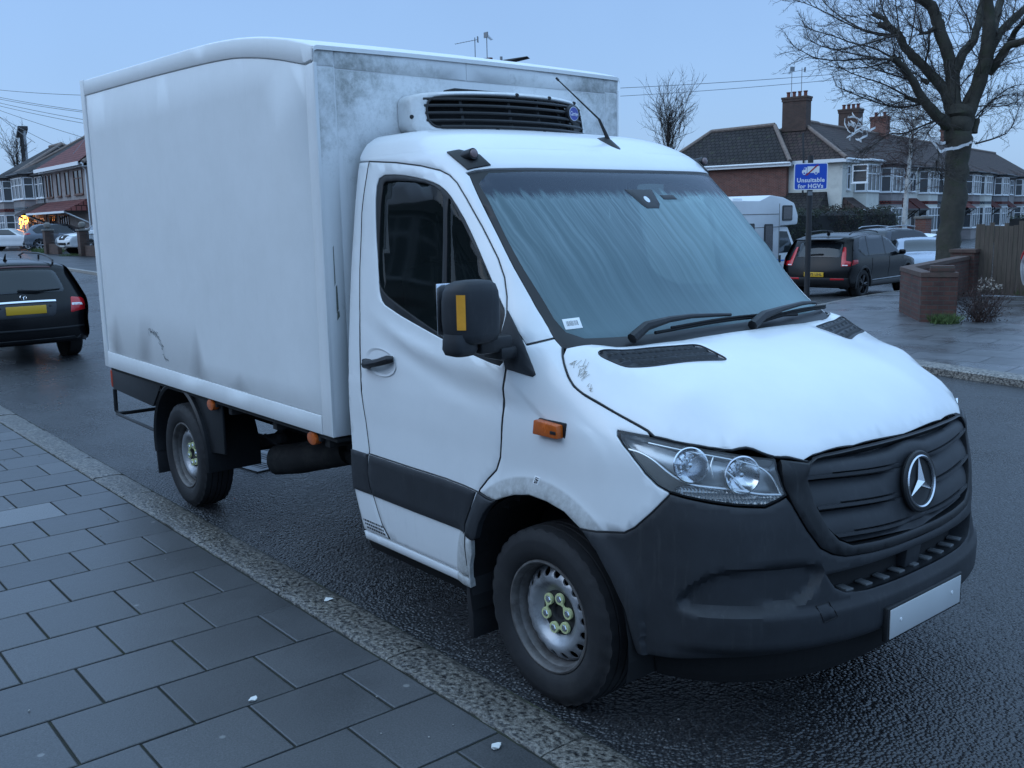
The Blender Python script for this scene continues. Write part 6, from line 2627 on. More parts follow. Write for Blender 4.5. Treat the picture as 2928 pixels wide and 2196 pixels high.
# a house hidden by the box body: only its stack and aerials stand clear of the roof line
hB = house('house behind the van body showing only its chimney pots and aerials', (-40.0, 22.5, .1), rad(20), 8., M_REND_G, M_ROOF_B, 5.3, 7.9, hip=(1, 1), wins=[(1, 2.4, 3.5, 4.9), (5, 6.5, 3.5, 4.9)], chim=[(4.6, 4.0, 9.40, dict(wx=1.15, wy=.75, pots=4))])
aerial(hB, 4.15, 4.0, 9.4, 1.40, 1.0, 3.6)
aerial(hB, 4.85, 4.0, 9.4, 1.55, .30, 1.2)

# ---- row on the near side, behind the photographer: it shuts out the low sky as the street does
for k in range(6):
    hh = house(['brick', 'grey', 'cream', 'pebbledash', 'red brick', 'pale'][k] + ' terraced house behind the viewer, ' + ['opposite the cab', 'opposite the box body', 'beyond the van tail', 'left of the viewer', 'right of the viewer', 'far along the near pavement'][k],
               (2.0 - 6.2 * [0, 1, 2, 3, -1, -2][k], -12.2, .1), rad(180), 6.2, [M_BRICK, M_REND_G2, M_REND_W, M_REND_G, M_BRICKD, M_REND_G][k], M_ROOF_D, 5.3, 8.0, bay=(.5, 3.4), hung=M_HUNG_R, gut=M_GUTTER, door=4.7, wins=[(4.1, 5.4, 3.6, 4.9)], porch=(3.5, 5.9, M_ROOF_B, .9), group='houses behind the viewer')

# ---- warm fairy lights hung by the ground-floor window on the left
M_FAIRY = mat("warm_fairy_light", (1., .45, .08), .5, emit=(1., .36, .05), estr=9)
FL = thing('fairy_lights', 'warm orange fairy lights in the ground-floor bay window at far left', 'lights', (-72.2, 14.1, LZ))
mb = MB()
rl = random.Random(3)
for k in range(40):
    a = rl.uniform(-.9, 1.5)
    mb.box((a, rl.uniform(-.1, .1), 2.0 + .25 * math.sin(a * 2.3) + rl.uniform(-.45, .3)), (.05, .05, rl.uniform(.05, .16)))
mb.build('bulbs', M_FAIRY, FL)
mb = MB()
mb.tube([(-1.0, 0, 2.2), (-.3, 0, 1.9), (.5, 0, 2.3), (1.6, 0, 2.1)], .012, 4)
mb.build('cable', M_GUTTER, FL)

# ---- sheeted billboard frame on the far left
BB = thing('hoarding', 'tall grey sheeted hoarding with a dark lattice frame above the far left roof', 'hoarding', (-118.5, 26.0, .6), rad(-12))
mb = MB()
mb.box((-4, 0, 9.6), (12, .25, 5.0))
mb.build('sheet', mat("grey_sheet", (.36, .38, .41), .7, var=.1, vscale=1.5), BB, smooth=False)
mb = MB()
for k in range(9):
    mb.box((-9.4 + k * 1.45, -.2, 9.4), (.13, .12, 5.4))
for z in (7.6, 9.2, 10.8):
    mb.box((-4, -.22, z), (12, .10, .12))
mb.box((-4, -.1, 12.5), (11.5, 1.0, .35))
for k in range(6):
    mb.tube([(-9 + k * 2, -.2, 11.9), (-8 + k * 2, -.2, 12.5)], .06, 4)
for k in range(4):
    mb.box((-9 + k * 3.2, .3, 3.4), (.2, .2, 8))
mb.build('lattice', mat("dark_lattice", (.03, .03, .035), .7), BB, smooth=False)

# ---- walls, gate piers, railings on the left forecourts
M_WALLL = M_BRICKD
M_STONE = mat("weathered_stone", (.16, .15, .135), .9, var=.3, vscale=8, bump=.4, bscale=40)
gl = lambda x, y: gh(x, y) + .10
for i, (x, y, lab) in enumerate(((-55.4, 11.45, 'brick gate pier with a stone ball, left one beside the grey estate car'), (-49.8, 11.68, 'brick gate pier with a stone ball, right one by the white pickup'))):
    P = thing('gate_pier', lab, 'gate pier', (x, y, gl(x, y)), 0, 'ball-topped gate piers')
    mb = MB()
    mb.box((0, 0, .60), (.46, .46, 1.30))
    mb.build('shaft', M_WALLL, P, smooth=False)
    mb = MB()
    mb.box((0, 0, 1.29), (.56, .56, .09), bev=.02)
    mb.lathe([(.07, 1.33), (.07, 1.38), (.17, 1.44), (.20, 1.53), (.17, 1.64), (.08, 1.71), (0, 1.72)], 16)
    mb.build('ball_cap', M_STONE, P)
W_ = thing('front_wall', 'short low brick wall with iron railings right of the left ball-topped pier', 'wall', (-52.6, 11.56, gl(-52.6, 11.5)), rad(2.3))
mb = MB()
mb.box((-1.75, 0, .25), (1.5, .22, .60))
mb.build('brickwork', M_WALLL, W_, smooth=False)
mb = MB()
for z in (.68, 1.10):
    mb.box((-1.75, 0, z), (1.5, .03, .035))
for k in range(7):
    mb.tube([(-2.35 + k * .204, 0, .55), (-2.35 + k * .204, 0, 1.22), (-2.35 + k * .204, 0, 1.30)], [.012, .012, .003], 5)
mb.build('railings', M_GUTTER, W_)
W_ = thing('front_wall', 'low brick wall with railings to the right of the white pickup pier', 'wall', (-46.9, 11.75, gl(-47, 11.5)))
mb = MB()
mb.box((0, 0, .25), (5.3, .22, .60))
mb.build('brickwork', M_WALLL, W_, smooth=False)
mb = MB()
for z in (.68, 1.10):
    mb.box((0, 0, z), (5.3, .03, .035))
for k in range(26):
    mb.tube([(-2.55 + k * .204, 0, .55), (-2.55 + k * .204, 0, 1.22), (-2.55 + k * .204, 0, 1.30)], [.012, .012, .003], 5)
mb.build('railings', M_GUTTER, W_)
# ---- right: brick garden wall on the corner
M_WALLR = mat_brick("corner_wall_brick", (.115, .048, .036), (.078, .036, .030), (.075, .062, .052), msize=.009, stain=.55)
M_COPING = mat("brick_on_edge_coping", (.085, .052, .042), .85, var=.35, vscale=9, bump=.4, bscale=40, dirt=((.04, .045, .03), .7, 4))
CW = thing('garden_wall', 'low red brick corner wall with a blackened front face', 'wall', (0, 0, 0))


def wall_run(mb, pts, th, z0, z1):
    P = [Vector((*p, 0)) for p in pts]
    L_, R_ = [], []
    for i, p in enumerate(P):
        d = ((P[min(i + 1, len(P) - 1)] - P[i]).normalized() + (P[i] - P[max(i - 1, 0)]).normalized()).normalized()
        n = Vector((-d.y, d.x, 0))
        L_.append(p + n * th / 2)
        R_.append(p - n * th / 2)
    for i in range(len(P) - 1):
        q = [(v.x, v.y) for v in (L_[i], L_[i + 1], R_[i + 1], R_[i])]
        mb.prism(q, 'z', z0, z1)


mb = MB()
CWP = [(-4.82, 12.10), (-5.22, 11.86), (-6.30, 13.25), (-7.45, 17.75)]
wall_run(mb, CWP, .22, -.2, .82)
mb.box((-7.52, 18.0, .42), (.50, .50, 1.12), rz=.1)
bw = mb.build('brickwork', M_WALLR, CW, smooth=False)
mb = MB()
wall_run(mb, CWP, .25, .822, .895)
mb.box((-7.52, 18.0, 1.00), (.56, .56, .07), rz=.1)
mb.build('coping', M_COPING, CW, smooth=False)
mb = MB()
mb.box((-5.04, 12.02, .948), (.36, .22, .10), rz=math.atan2(.24, .4), bev=.008)
tag(mb.build('loose_bricks', M_BRICKD), 'sooty loose coping bricks lying on the corner of the garden wall', 'bricks')
# ---- wooden fences
M_WOOD = mat("weathered_fence_wood", (.085, .066, .052), .9, var=.35, vscale=3, vs=(14, 14, 1), bump=.5, bscale=30, bdist=.004, dirt=((.05, .06, .035), .6, 2.5))
M_WOODD = mat("dark_fence_wood", (.040, .026, .020), .9, var=.3, vscale=4, vs=(1, 1, 10), bump=.4, bscale=30, bdist=.004)
FN = thing('wooden_fence', 'weathered vertical board fence panel beside the brick pier', 'fence', (-7.32, 18.05, .02), rad(2))
rf = random.Random(11)
mb = MB()
for k in range(11):
    h = 1.52 + rf.uniform(-.05, .05) + (.06 if k > 8 else 0)
    mb.box((k * .098, rf.uniform(-.008, .008), h / 2 + .03), (.092, .018, h), rz=rf.uniform(-.06, .06), rot=None)
mb.build('boards', M_WOOD, FN, smooth=False)
mb = MB()
for z in (.35, 1.2):
    mb.box((.5, .05, z), (1.1, .06, .08))
mb.box((1.08, .03, .85), (.10, .10, 1.72))
mb.build('rails_and_post', M_WOOD, FN, smooth=False)
F2 = thing('wooden_fence', 'dark horizontal board fence at the right edge behind the white car', 'fence', (-6.22, 18.45, .02), rad(8))
mb = MB()
for k in range(9):
    mb.box((1.8, 0, .12 + k * .155), (3.8, .02, .145))
mb.build('boards', M_WOODD, F2, smooth=False)
mb = MB()
mb.box((1.8, -.02, 1.52), (3.8, .07, .06))
for x in (0, 1.85, 3.7):
    mb.box((x, -.03, .78), (.09, .09, 1.55))
mb.box((1.8, -.03, .82), (3.8, .05, .07))
mb.build('rails_and_posts', M_WOODD, F2, smooth=False)
# ---- gate and piers by the birch
GP = thing('brick_gate_pier', 'brick gate pier with pale cap in front of the porch by the birch tree', 'gate pier', (-19.4, 38.6, -.35))
mb = MB()
mb.box((0, 0, .95), (.5, .5, 1.9))
mb.build('shaft', M_BRICK, GP, smooth=False)
mb = MB()
mb.box((0, 0, 1.95), (.62, .62, .12), bev=.03)
mb.build('cap', M_STONE, GP)
RG = thing('boarded_gate', 'dark red boarded gate between the birch trunk and the brick pier', 'gate', (-20.3, 37.6, -.35), rad(45))
mb = MB()
for k in range(12):
    mb.box((-.55 + k * .12, 0, .80), (.112, .03, 1.6))
mb.build('boards', mat("dark_red_boards", (.06, .016, .014), .7, var=.2, vscale=4), RG, smooth=False)
mb = MB()
mb.box((.1, -.04, .4), (1.5, .03, .09))
mb.box((.1, -.04, 1.3), (1.5, .03, .09))
mb.build('gate_rails', M_WOODD, RG, smooth=False)

# ---- street sign on its pole
M_SIGNB = mat("sign_blue", (.004, .060, .42), .4)
M_SIGNW = mat("sign_white", (.66, .69, .72), .4)
M_SIGNR = mat("sign_red", (.30, .012, .016), .4)
sx, sy = -9.02, 14.25
to_cam = (Vector((CAM_LOC.x, CAM_LOC.y, 0)) - Vector((sx, sy, 0)))
SG = thing('road_sign', 'blue Unsuitable for HGVs road sign with a crossed-out lorry on a dark pole', 'road sign', (sx, sy, .08), math.atan2(to_cam.y, to_cam.x) + rad(90) + rad(8))
mb = MB()
mb.tube([(0, 0, -.1), (0, 0, 2.22), (0, 0, 2.95)], [.057, .057, .055], 12)
mb.build('pole', M_GUTTER, SG)
ZS = 2.53
sw, sh_ = .66, .535
mb = MB()
mb.prism(rounded([(-sw / 2, ZS - sh_ / 2), (sw / 2, ZS - sh_ / 2), (sw / 2, ZS + sh_ / 2), (-sw / 2, ZS + sh_ / 2)], .045, 4), 'y', -.085, -.075)
pl_ = mb.build('sign_plate', M_SIGNW, SG, smooth=False)
mb = MB()
q_ = .018
mb.prism(rounded([(-sw / 2 + q_, ZS - sh_ / 2 + q_), (sw / 2 - q_, ZS - sh_ / 2 + q_), (sw / 2 - q_, ZS + sh_ / 2 - q_), (-sw / 2 + q_, ZS + sh_ / 2 - q_)], .035, 4), 'y', -.0875, -.0855)
mb.build('blue_face', M_SIGNB, pl_, smooth=False)
Y_ = -.089
MS = lambda x, z: Matrix.Translation((x, Y_, z)) @ Matrix.Rotation(rad(90), 4, 'X')
text_mesh("Unsuitable", .118, 'lettering', M_SIGNW, pl_, MS(0, ZS - .075), .001, space=1.08, bold=.0035)
text_mesh("for HGVs", .118, 'lettering', M_SIGNW, pl_, MS(0, ZS - .195), .001, space=1.08, bold=.0035)
mb = MB()
P3 = lambda pts, y=Y_: [(p[0], y, p[1]) for p in pts]
zc = ZS + .125
mb.face(P3([(-.07, zc - .055), (.165, zc - .055), (.165, zc + .075), (-.07, zc + .075)]))
mb.face(P3([(-.175, zc - .055), (-.08, zc - .055), (-.08, zc + .055), (-.135, zc + .055), (-.150, zc + .005), (-.175, zc - .005)]))
for x in (-.13, .10):
    mb.face(P3([(x + .032 * math.cos(a), zc - .058 + .032 * math.sin(a)) for a in np.linspace(0, 6.283, 17)[:-1]], Y_ - .001))
mb.build('lorry_symbol', M_SIGNW, pl_, smooth=False)
mb = MB()
mb.face(P3([(-.132, zc + .045), (-.108, zc + .045), (-.108, zc + .012), (-.143, zc + .012)], Y_ - .0015))
for x in (-.13, .10):
    mb.face(P3([(x + .018 * math.cos(a), zc - .058 + .018 * math.sin(a)) for a in np.linspace(0, 6.283, 13)[:-1]], Y_ - .002))
mb.build('symbol_detail', M_SIGNB, pl_, smooth=False)
mb = MB()
mb.face(P3([(-.115, zc - .105), (-.075, zc - .105), (.155, zc + .105), (.115, zc + .105)], Y_ - .003))
mb.build('red_bar', M_SIGNR, pl_, smooth=False)
mb = MB()
mb.box((0, -.062, ZS + .15), (.16, .03, .04))
mb.box((0, -.062, ZS - .15), (.16, .03, .04))
mb.build('clips', M_ALU, SG, smooth=False)
mb = MB()
mb.box((0, -.060, ZS - .335), (.09, .01, .085))
mb.build('number_tag', M_ALU, SG, smooth=False)

# ---- street lamp: head shows above the box body
SL = thing('street_lamp', 'black street lamp with a flat head showing above the van roof', 'street lamp', (-20.6, 14.6, 0.), rad(38))
mb = MB()
mb.tube([(0, 0, 0), (0, 0, 1.6), (0, 0, 5.6), (.0, 0, 6.0)], [.09, .07, .05, .04], 10)
mb.tube([(0, 0, 5.8), (.25, 0, 6.18), (.55, 0, 6.28), (.75, 0, 6.32)], .035, 8)
mb.build('column', M_GUTTER, SL)
mb = MB()
mb.prism([(.62, 6.28), (.70, 6.38), (.95, 6.41), (1.62, 6.47), (1.64, 6.44), (1.0, 6.33), (.72, 6.27)], 'y', -.16, .16, bev=.02)
hd = mb.build('lamp_head', M_GUTTER, SL)
mb = MB()
mb.cyl((.82, 0, 6.40), (.82, 0, 6.52), .04)
mb.build('photocell', M_ALU, hd)

# ---- overhead wires
M_WIRE = mat("telephone_wire", (.10, .11, .12), .7)



def wire(a, b, lab, grp, sag=.35, r=.016):
    a, b = Vector(a), Vector(b)
    pts = [a.lerp(b, t) - Vector((0, 0, sag * 4 * t * (1 - t))) for t in np.linspace(0, 1, 13)]
    mb = MB()
    mb.tube(pts, r, 5)
    tag(mb.build('overhead_wire', M_WIRE), lab, 'wire', grp)


wire((-26.39, 26.63, 7.14), (-17.5, 37.7, 7.9), 'upper overhead wire in the sky to the right of the van', 'wires right of the van', .10, .011)
wire((-26.35, 26.59, 6.81), (-17.8, 37.3, 7.7), 'lower overhead wire in the sky to the right of the van', 'wires right of the van', .10, .010)
wire((-52.31, 8.27, 8.86), (-40.38, 9.61, 7.31), 'topmost overhead wire at upper left', 'wires fanning out at upper left', .05, .011)
wire((-52.28, 8.23, 8.59), (-40.31, 9.53, 6.67), 'second wire of the fan at upper left', 'wires fanning out at upper left', .05, .011)
wire((-52.27, 8.22, 8.50), (-40.30, 9.52, 6.61), 'third wire of the fan at upper left', 'wires fanning out at upper left', .05, .011)
wire((-52.25, 8.20, 8.35), (-40.20, 9.56, 6.29), 'fourth wire of the fan, just above the chimney aerial', 'wires fanning out at upper left', .05, .011)
wire((-52.24, 8.19, 8.21), (-40.19, 9.54, 6.14), 'fifth wire of the fan passing over the chimney', 'wires fanning out at upper left', .05, .011)
wire((-52.23, 8.17, 8.10), (-40.12, 9.47, 5.54), 'wire sloping down to the right past the chimney', 'wires fanning out at upper left', .05, .011)
wire((-52.21, 8.16, 7.96), (-40.80, 8.54, 5.18), 'wire running down behind the chimney aerial', 'wires fanning out at upper left', .05, .011)
wire((-52.23, 8.18, 8.14), (-41.49, 7.76, 5.43), 'thin wire sloping down into the bare tree at left', 'wires fanning out at upper left', .05, .011)
wire((-52.11, 8.05, 7.10), (-42.09, 7.01, 5.38), 'steep short wire at the left edge by the hoarding', 'wires fanning out at upper left', .05, .011)
wire((-48.64, 12.18, 6.72), (-40.43, 8.92, 4.95), 'short wire rising from the red roof to the van body', 'wires fanning out at upper left', .05, .011)


# ================================================================ cars
M_TYREC = mat("car_tyre", (.012, .012, .013), .8)
M_CGLASS = mat_glass("car_glass", (.014, .018, .022), .12, .03, .6)
M_RED = mat("red_tail_lamp", (.45, .012, .018), .2, coat=.3)
M_HEADL = mat("car_headlamp", (.42, .44, .46), .15, metal=.4)
M_YPLATE = mat("yellow_number_plate", (.62, .36, .02), .45)
M_ALLOY = mat("alloy_wheel", (.34, .35, .37), .3, metal=.7)
M_ALLOYD = mat("dark_alloy_wheel", (.03, .03, .033), .3, metal=.5)
PAINTS = {}


def paint(name, col, rough=.22, metal=0.):
    if name not in PAINTS:
        PAINTS[name] = mat(name, col, rough, metal, .25 if sum(col) < .05 else .5, var=.06, vscale=3, coat=0. if sum(col) < .05 else .4)
    return PAINTS[name]


class Car:
    """a car body from its centre-line profile (x forward, z up), rounded into the sides, wheel openings cut out"""

    def __init__(self, name, label, prof, W, wheels, r, pos, yaw, body, group=None, belt=.92, tum=.36, clad=None, cat='car', bulge=(.10, .14), z=0., wheel_m=None, roof_m=None):
        self.T = thing(name, label, cat, (pos[0], pos[1], z), yaw, group)
        self.W, self.belt, self.tum = W, belt, tum
        P = resample(chaikin(prof, 2, True), .06)
        if area2(P) < 0:
            P = P[::-1]
        self.P = np.array(P)
        self.xmin, self.xmax = self.P[:, 0].min(), self.P[:, 0].max()
        self.bulge = bulge
        d = np.roll(self.P, -1, 0) - np.roll(self.P, 1, 0)
        d /= np.linalg.norm(d, axis=1)[:, None]
        self.N = np.stack([d[:, 1], -d[:, 0]], 1)
        self.Q = np.array(inset(P, .075))
        mb = MB()
        sv = np.concatenate([-np.cos(np.linspace(0, np.pi / 2, 9))[:-1] ** .6, [0], (np.cos(np.linspace(0, np.pi / 2, 9))[:-1] ** .6)[::-1]])
        rows = [[tuple(self.strip(i, s)) for s in sv] for i in range(len(P))]
        mb.grid(rows, closev=True)
        self.body = mb.build('body', body, self.T, ang=40)
        hol = [[(wx + (r + .055) * math.cos(a), r + (r + .055) * math.sin(a)) for a in np.linspace(0, 2 * math.pi, 33)[:-1]] for wx in wheels]
        sil = [tuple(q) for q in self.Q]
        ins = np.array(sil)
        # close the arches through the sill: cut the outline where the circles cross it
        out = []
        for p in sil:
            q = np.array(p)
            for h, wx in zip(hol, wheels):
                v = q - (wx, r)
                L_ = np.linalg.norm(v)
                if L_ < r + .055 and q[1] < r + .2:
                    q = np.array((wx, r)) + v / (L_ + 1e-6) * (r + .055)
                    if q[1] < .16:
                        q[1] = max(q[1], r + math.sqrt(max(0, (r + .055) ** 2 - (q[0] - wx) ** 2)))
            out.append(tuple(q))
        self.sil = out
        for s in (1, -1):
            mb = MB()
            panel(mb, sil, lambda Pq, o=0., s=s: self.side(Pq, s, o), res=.10, gap=0, bev=.0005, thick=.002, holes=[], sp=None)
            bm = mb.bm
            kill = []
            for f in bm.faces:
                c = f.calc_center_median()
                for wx in wheels:
                    if math.hypot(c.x - wx, c.z - r) < r + .03:
                        kill.append(f)
                        break
            bmesh.ops.delete(bm, geom=kill, context='FACES')
            mb.build('side', body, self.T, ang=50)
        # arches: liner and lip
        for wx in wheels:
            for s in (1, -1):
                yo = self.ys(np.array([[wx, r + .3]]))[0]
                mb = MB()
                rr = r + .045
                an = np.linspace(rad(-12), rad(192), 26)
                lip = .035 if clad else .02
                rows = []
                for R_, dy in ((rr + .055 if clad else rr + .035, -.002), (rr + .05 if clad else rr + .03, .010), (rr, .012), (rr - .01, -.02), (rr - .005, -.30)):
                    rows.append([(wx + R_ * math.cos(a), s * (self.ys(np.array([[wx + R_ * math.cos(a), r + R_ * math.sin(a)]]))[0] + dy), r + R_ * math.sin(a)) for a in an])
                mb.grid(rows)
                mb.build('wheel_arch', clad or body, self.T)
                mb = MB()
                mb.face([(wx + rr * math.cos(a), s * (yo - .24), r + rr * math.sin(a)) for a in np.linspace(0, 6.283, 25)[:-1]])
                mb.build('arch_liner', M_BLACK, self.T)
                M = Matrix.Translation((wx, s * (yo - .115), r)) @ Matrix.Rotation(rad(90) * (1 if s < 0 else -1), 4, 'X')
                mb = MB()
                rin = r * .68
                mb.lathe([(rin, -.10), (rin + .03, -.108), (r - .02, -.10), (r, -.085), (r, .075), (r - .02, .095), (rin + .03, .108), (rin, .095)], 32, M)
                wh = mb.build('wheel', M_TYREC, self.T)
                mb = MB()
                mb.lathe([(rin, .095), (rin - .015, .085), (rin - .02, .02), (rin - .03, -.05)], 28, M)
                for k in range(5):
                    for o in (-.13, .13):
                        a = 2 * math.pi * k / 5 + o
                        a2 = 2 * math.pi * k / 5 + o * .45
                        mb.tube([M @ Vector((.05 * math.cos(a2), .05 * math.sin(a2), .075)), M @ Vector(((rin - .01) * math.cos(a), (rin - .01) * math.sin(a), .08))], [.026, .020], 5)
                mb.lathe([(.0, .085), (.05, .082), (.06, .07), (.06, .05)], 14, M)
                mb.build('rim', wheel_m or M_ALLOY, wh)
                mb = MB()
                mb.lathe([(rin - .02, -.02), (0, -.02)], 20, M)
                mb.build('brake_disc', M_BLACK, wh)

    def ys(self, Pq):
        x, z = Pq[:, 0], Pq[:, 1]
        w = self.W / 2
        t = (x - self.xmin) / (self.xmax - self.xmin)
        w = w - .045 * (np.maximum(0, (.12 - t) / .12) ** 2) * w * 2 - .075 * (np.maximum(0, (t - .80) / .20) ** 2) * w * 2
        w = w - self.tum * np.maximum(0, z - self.belt) - .10 * np.maximum(0, .45 - z) + .012 * np.exp(-((z - .78) / .12) ** 2) - .010 * np.exp(-((z - .58) / .10) ** 2)
        return w

    def side(self, Pq, s, off=0.):
        return np.stack([Pq[:, 0], s * (self.ys(Pq) + off), Pq[:, 1]], 1)

    def strip(self, i, s, off=0.):
        i0 = int(math.floor(i)) % len(self.P)
        i1 = (i0 + 1) % len(self.P)
        t = i - math.floor(i)
        p = self.P[i0] * (1 - t) + self.P[i1] * t
        q = self.Q[i0] * (1 - t) + self.Q[i1] * t
        n = self.N[i0] * (1 - t) + self.N[i1] * t
        a = min(1., abs(s))
        e = 1 - (1 - a ** 4.5) ** (1 / 4.5)
        Y = float(self.ys(q[None])[0])
        c = p * (1 - e) + q * e
        b = self.bulge[0] if n[0] < 0 else self.bulge[1]
        c = c + np.array((-n[0] * b * s * s, 0)) + np.array((0, -abs(n[1]) * (.05 if c[1] > .8 else 0) * s * s)) + n * off
        return np.array((c[0], s * Y, c[1]))

    def ends(self, which):
        """profile index as a function of height along the rear (or front) face"""
        n = len(self.P)
        top = int(np.argmax(self.P[:, 1]))
        idx = []
        m = self.N[:, 0]
        for i in range(n):
            if (which == 'rear' and m[i] < -.25) or (which == 'front' and m[i] > .25):
                idx.append(i)
        idx.sort(key=lambda i: self.P[i, 1])
        return np.array([self.P[i, 1] for i in idx]), np.array(idx, float)

    def f_end(self, which):
        zz, ii = self.ends(which)

        def fn(Pq, off=0.):
            out = []
            for y, z in Pq:
                i = float(np.interp(z, zz, ii))
                j = int(round(i))
                Y = float(self.ys(self.Q[j % len(self.P)][None])[0])
                out.append(self.strip(j if abs(i - j) < .01 else i, max(-1, min(1, y / Y)), off))
            return np.array(out)
        return fn

    def patch(self, name, m, poly, where, off=.004, parent=None, th=.012, both=False, res=.07):
        obs = []
        for s in ((1, -1) if both else (1,)):
            mb = MB()
            if where == 'side':
                fn = lambda Pq, o=0., s=s: self.side(Pq, s, o + off)
            else:
                f0 = self.f_end(where)
                fn = lambda Pq, o=0., s=s: f0(Pq * [s, 1], o + off)
            panel(mb, poly, fn, res=res, gap=0, bev=.003, thick=th)
            obs.append(mb.build(name, m, parent or self.T, ang=40))
        return obs

    def mirror(self, x, z, m):
        for s in (1, -1):
            y = float(self.ys(np.array([[x, z]]))[0])
            mb = MB()
            mb.box((x, s * (y + .11), z + .05), (.10, .17, .13), bev=.035)
            mb.box((x + .01, s * (y + .02), z), (.06, .10, .04), bev=.01)
            mb.build('door_mirror', m, self.T, ang=60)

    def lines(self, xs, z0, z1, m=None):
        for s in (1, -1):
            mb = MB()
            for x in xs:
                pts = [self.side(np.array([[x + .05 * t, z0 + (z1 - z0) * t]]), s, .001)[0] for t in np.linspace(0, 1, 8)]
                mb.tube(pts, .005, 4)  # thin dark tubes stand in for shaded door gaps
            mb.build('door_gap_shade', m or M_BLACK, self.T)


def plate(car, z, text=None, y=0., m=None, which='rear'):
    f0 = car.f_end(which)
    c = f0(np.array([[y, z]]), .012)[0]
    n = Vector((-1, 0, .0)) if which == 'rear' else Vector((1, 0, 0))
    mb = MB()
    mb.box(tuple(c), (.012, .52, .115), bev=.003)
    p = mb.build('number_plate', m or M_YPLATE, car.T)
    if text:
        M = Matrix.Translation((c[0] - .008, c[1], c[2])) @ Matrix.Rotation(rad(-90), 4, 'Z') @ Matrix.Rotation(rad(90), 4, 'X')
        text_mesh(text, .095, 'plate_lettering', M_INK, p, M, .001, space=1.05, bold=.001)
    return p


# ---- black estate car parked behind the van
K_BLACK = paint("black_car_paint", (.006, .006, .007))
est = [(-2.28, .32), (-2.30, .55), (-2.28, .78), (-2.16, .95), (-1.98, 1.20), (-1.82, 1.40), (-1.55, 1.445), (-.6, 1.47), (.1, 1.43), (.55, 1.25), (1.0, .98), (1.5, .92), (2.0, .80), (2.28, .62), (2.30, .35), (2.1, .22), (-2.1, .24)]
E_ = Car('estate_car', 'black estate car parked at the kerb behind the van, partly out of frame', est, 1.79, (1.32, -1.44), .315, (-14.32, .04), rad(180.5), K_BLACK, belt=.90, tum=.40, bulge=(.17, .2))
E_.patch('rear_window', M_CGLASS, rounded([(-.60, 1.00), (.60, 1.00), (.53, 1.31), (-.53, 1.31)], .08), 'rear', .004)
E_.patch('brake_light_strip', mat('dark_red_strip', (.05, .004, .006), .3), [(-.50, 1.345), (.50, 1.345), (.48, 1.365), (-.48, 1.365)], 'rear', .006)
for s in E_.patch('tail_lamp', M_RED, rounded([(.60, .69), (.86, .73), (.83, .92), (.645, .93)], .03), 'rear', .006, both=True):
    pass
E_.patch('reversing_lamp', M_LABEL, [(.635, .80), (.80, .81), (.79, .845), (.64, .84)], 'rear', .010, both=True)
E_.patch('chrome_bar', M_CHROME, [(-.42, .865), (.42, .865), (.42, .888), (-.42, .888)], 'rear', .014)
E_.patch('plate_recess', M_PLAST, rounded([(-.38, .66), (.38, .66), (.43, .86), (-.43, .86)], .05), 'rear', .003)
plate(E_, .765)
E_.patch('bumper_strip', M_PLAST2, [(-.80, .475), (.80, .475), (.80, .50), (-.80, .50)], 'rear', .010)
E_.patch('bumper_valance', M_PLAST2, [(-.72, .31), (.72, .31), (.74, .40), (-.74, .40)], 'rear', .006)
E_.patch('side_window', M_CGLASS, rounded([(-1.75, .98), (-1.55, .93), (.75, .93), (.25, 1.32), (-.3, 1.37), (-1.40, 1.35)], .06), 'side', .004, both=True)
c = E_.f_end('rear')(np.array([[0., .935]]), .014)[0]
STM = Matrix.Translation(tuple(c)) @ Matrix.Rotation(rad(-62), 4, 'Y')
mb = MB()
mb.lathe([(.036, 0), (.040, .004), (.044, 0), (.040, -.004), (.036, 0)], 24, STM)
for k in range(3):
    a = k * 2 * math.pi / 3 + math.pi
    mb.tube([STM @ Vector((0, 0, 0)), STM @ Vector((.038 * math.cos(a), .038 * math.sin(a), 0))], [.007, .002], 5)
mb.build('star_badge', M_CHROME, E_.T)
mb = MB()
mb.tube([E_.f_end('rear')(np.array([[.05, 1.02]]), .02)[0], E_.f_end('rear')(np.array([[-.20, 1.005]]), .03)[0], E_.f_end('rear')(np.array([[-.52, 1.03]]), .02)[0]], [.022, .012, .008], 6)
mb.build('rear_wiper', M_BLACK, E_.T)
for s in (1, -1):
    mb = MB()
    rp_ = [(-1.78, 1.36), (-1.70, 1.415), (-1.5, 1.455), (-1.0, 1.49), (-.2, 1.49), (.1, 1.44)]
    mb.tube([(x, s * .545 * (1 - .02 * abs(x + .8)), z + .035) for x, z in rp_], .014, 6)
    for x, z in ((-1.72, 1.40), (-1.0, 1.46), (.05, 1.43)):
        mb.tube([(x, s * .545, z - .03), (x - .02, s * .545, z + .04)], .014, 6)
    mb.build('roof_rail', M_GUTTER, E_.T)
mb = MB()
mb.tube([(-1.50, .03, 1.43), (-1.47, .03, 1.45), (-1.56, .03, 1.54)], [.035, .02, .006], 6)
mb.build('roof_aerial', M_BLACK, E_.T)
E_.mirror(.62, .93, K_BLACK)

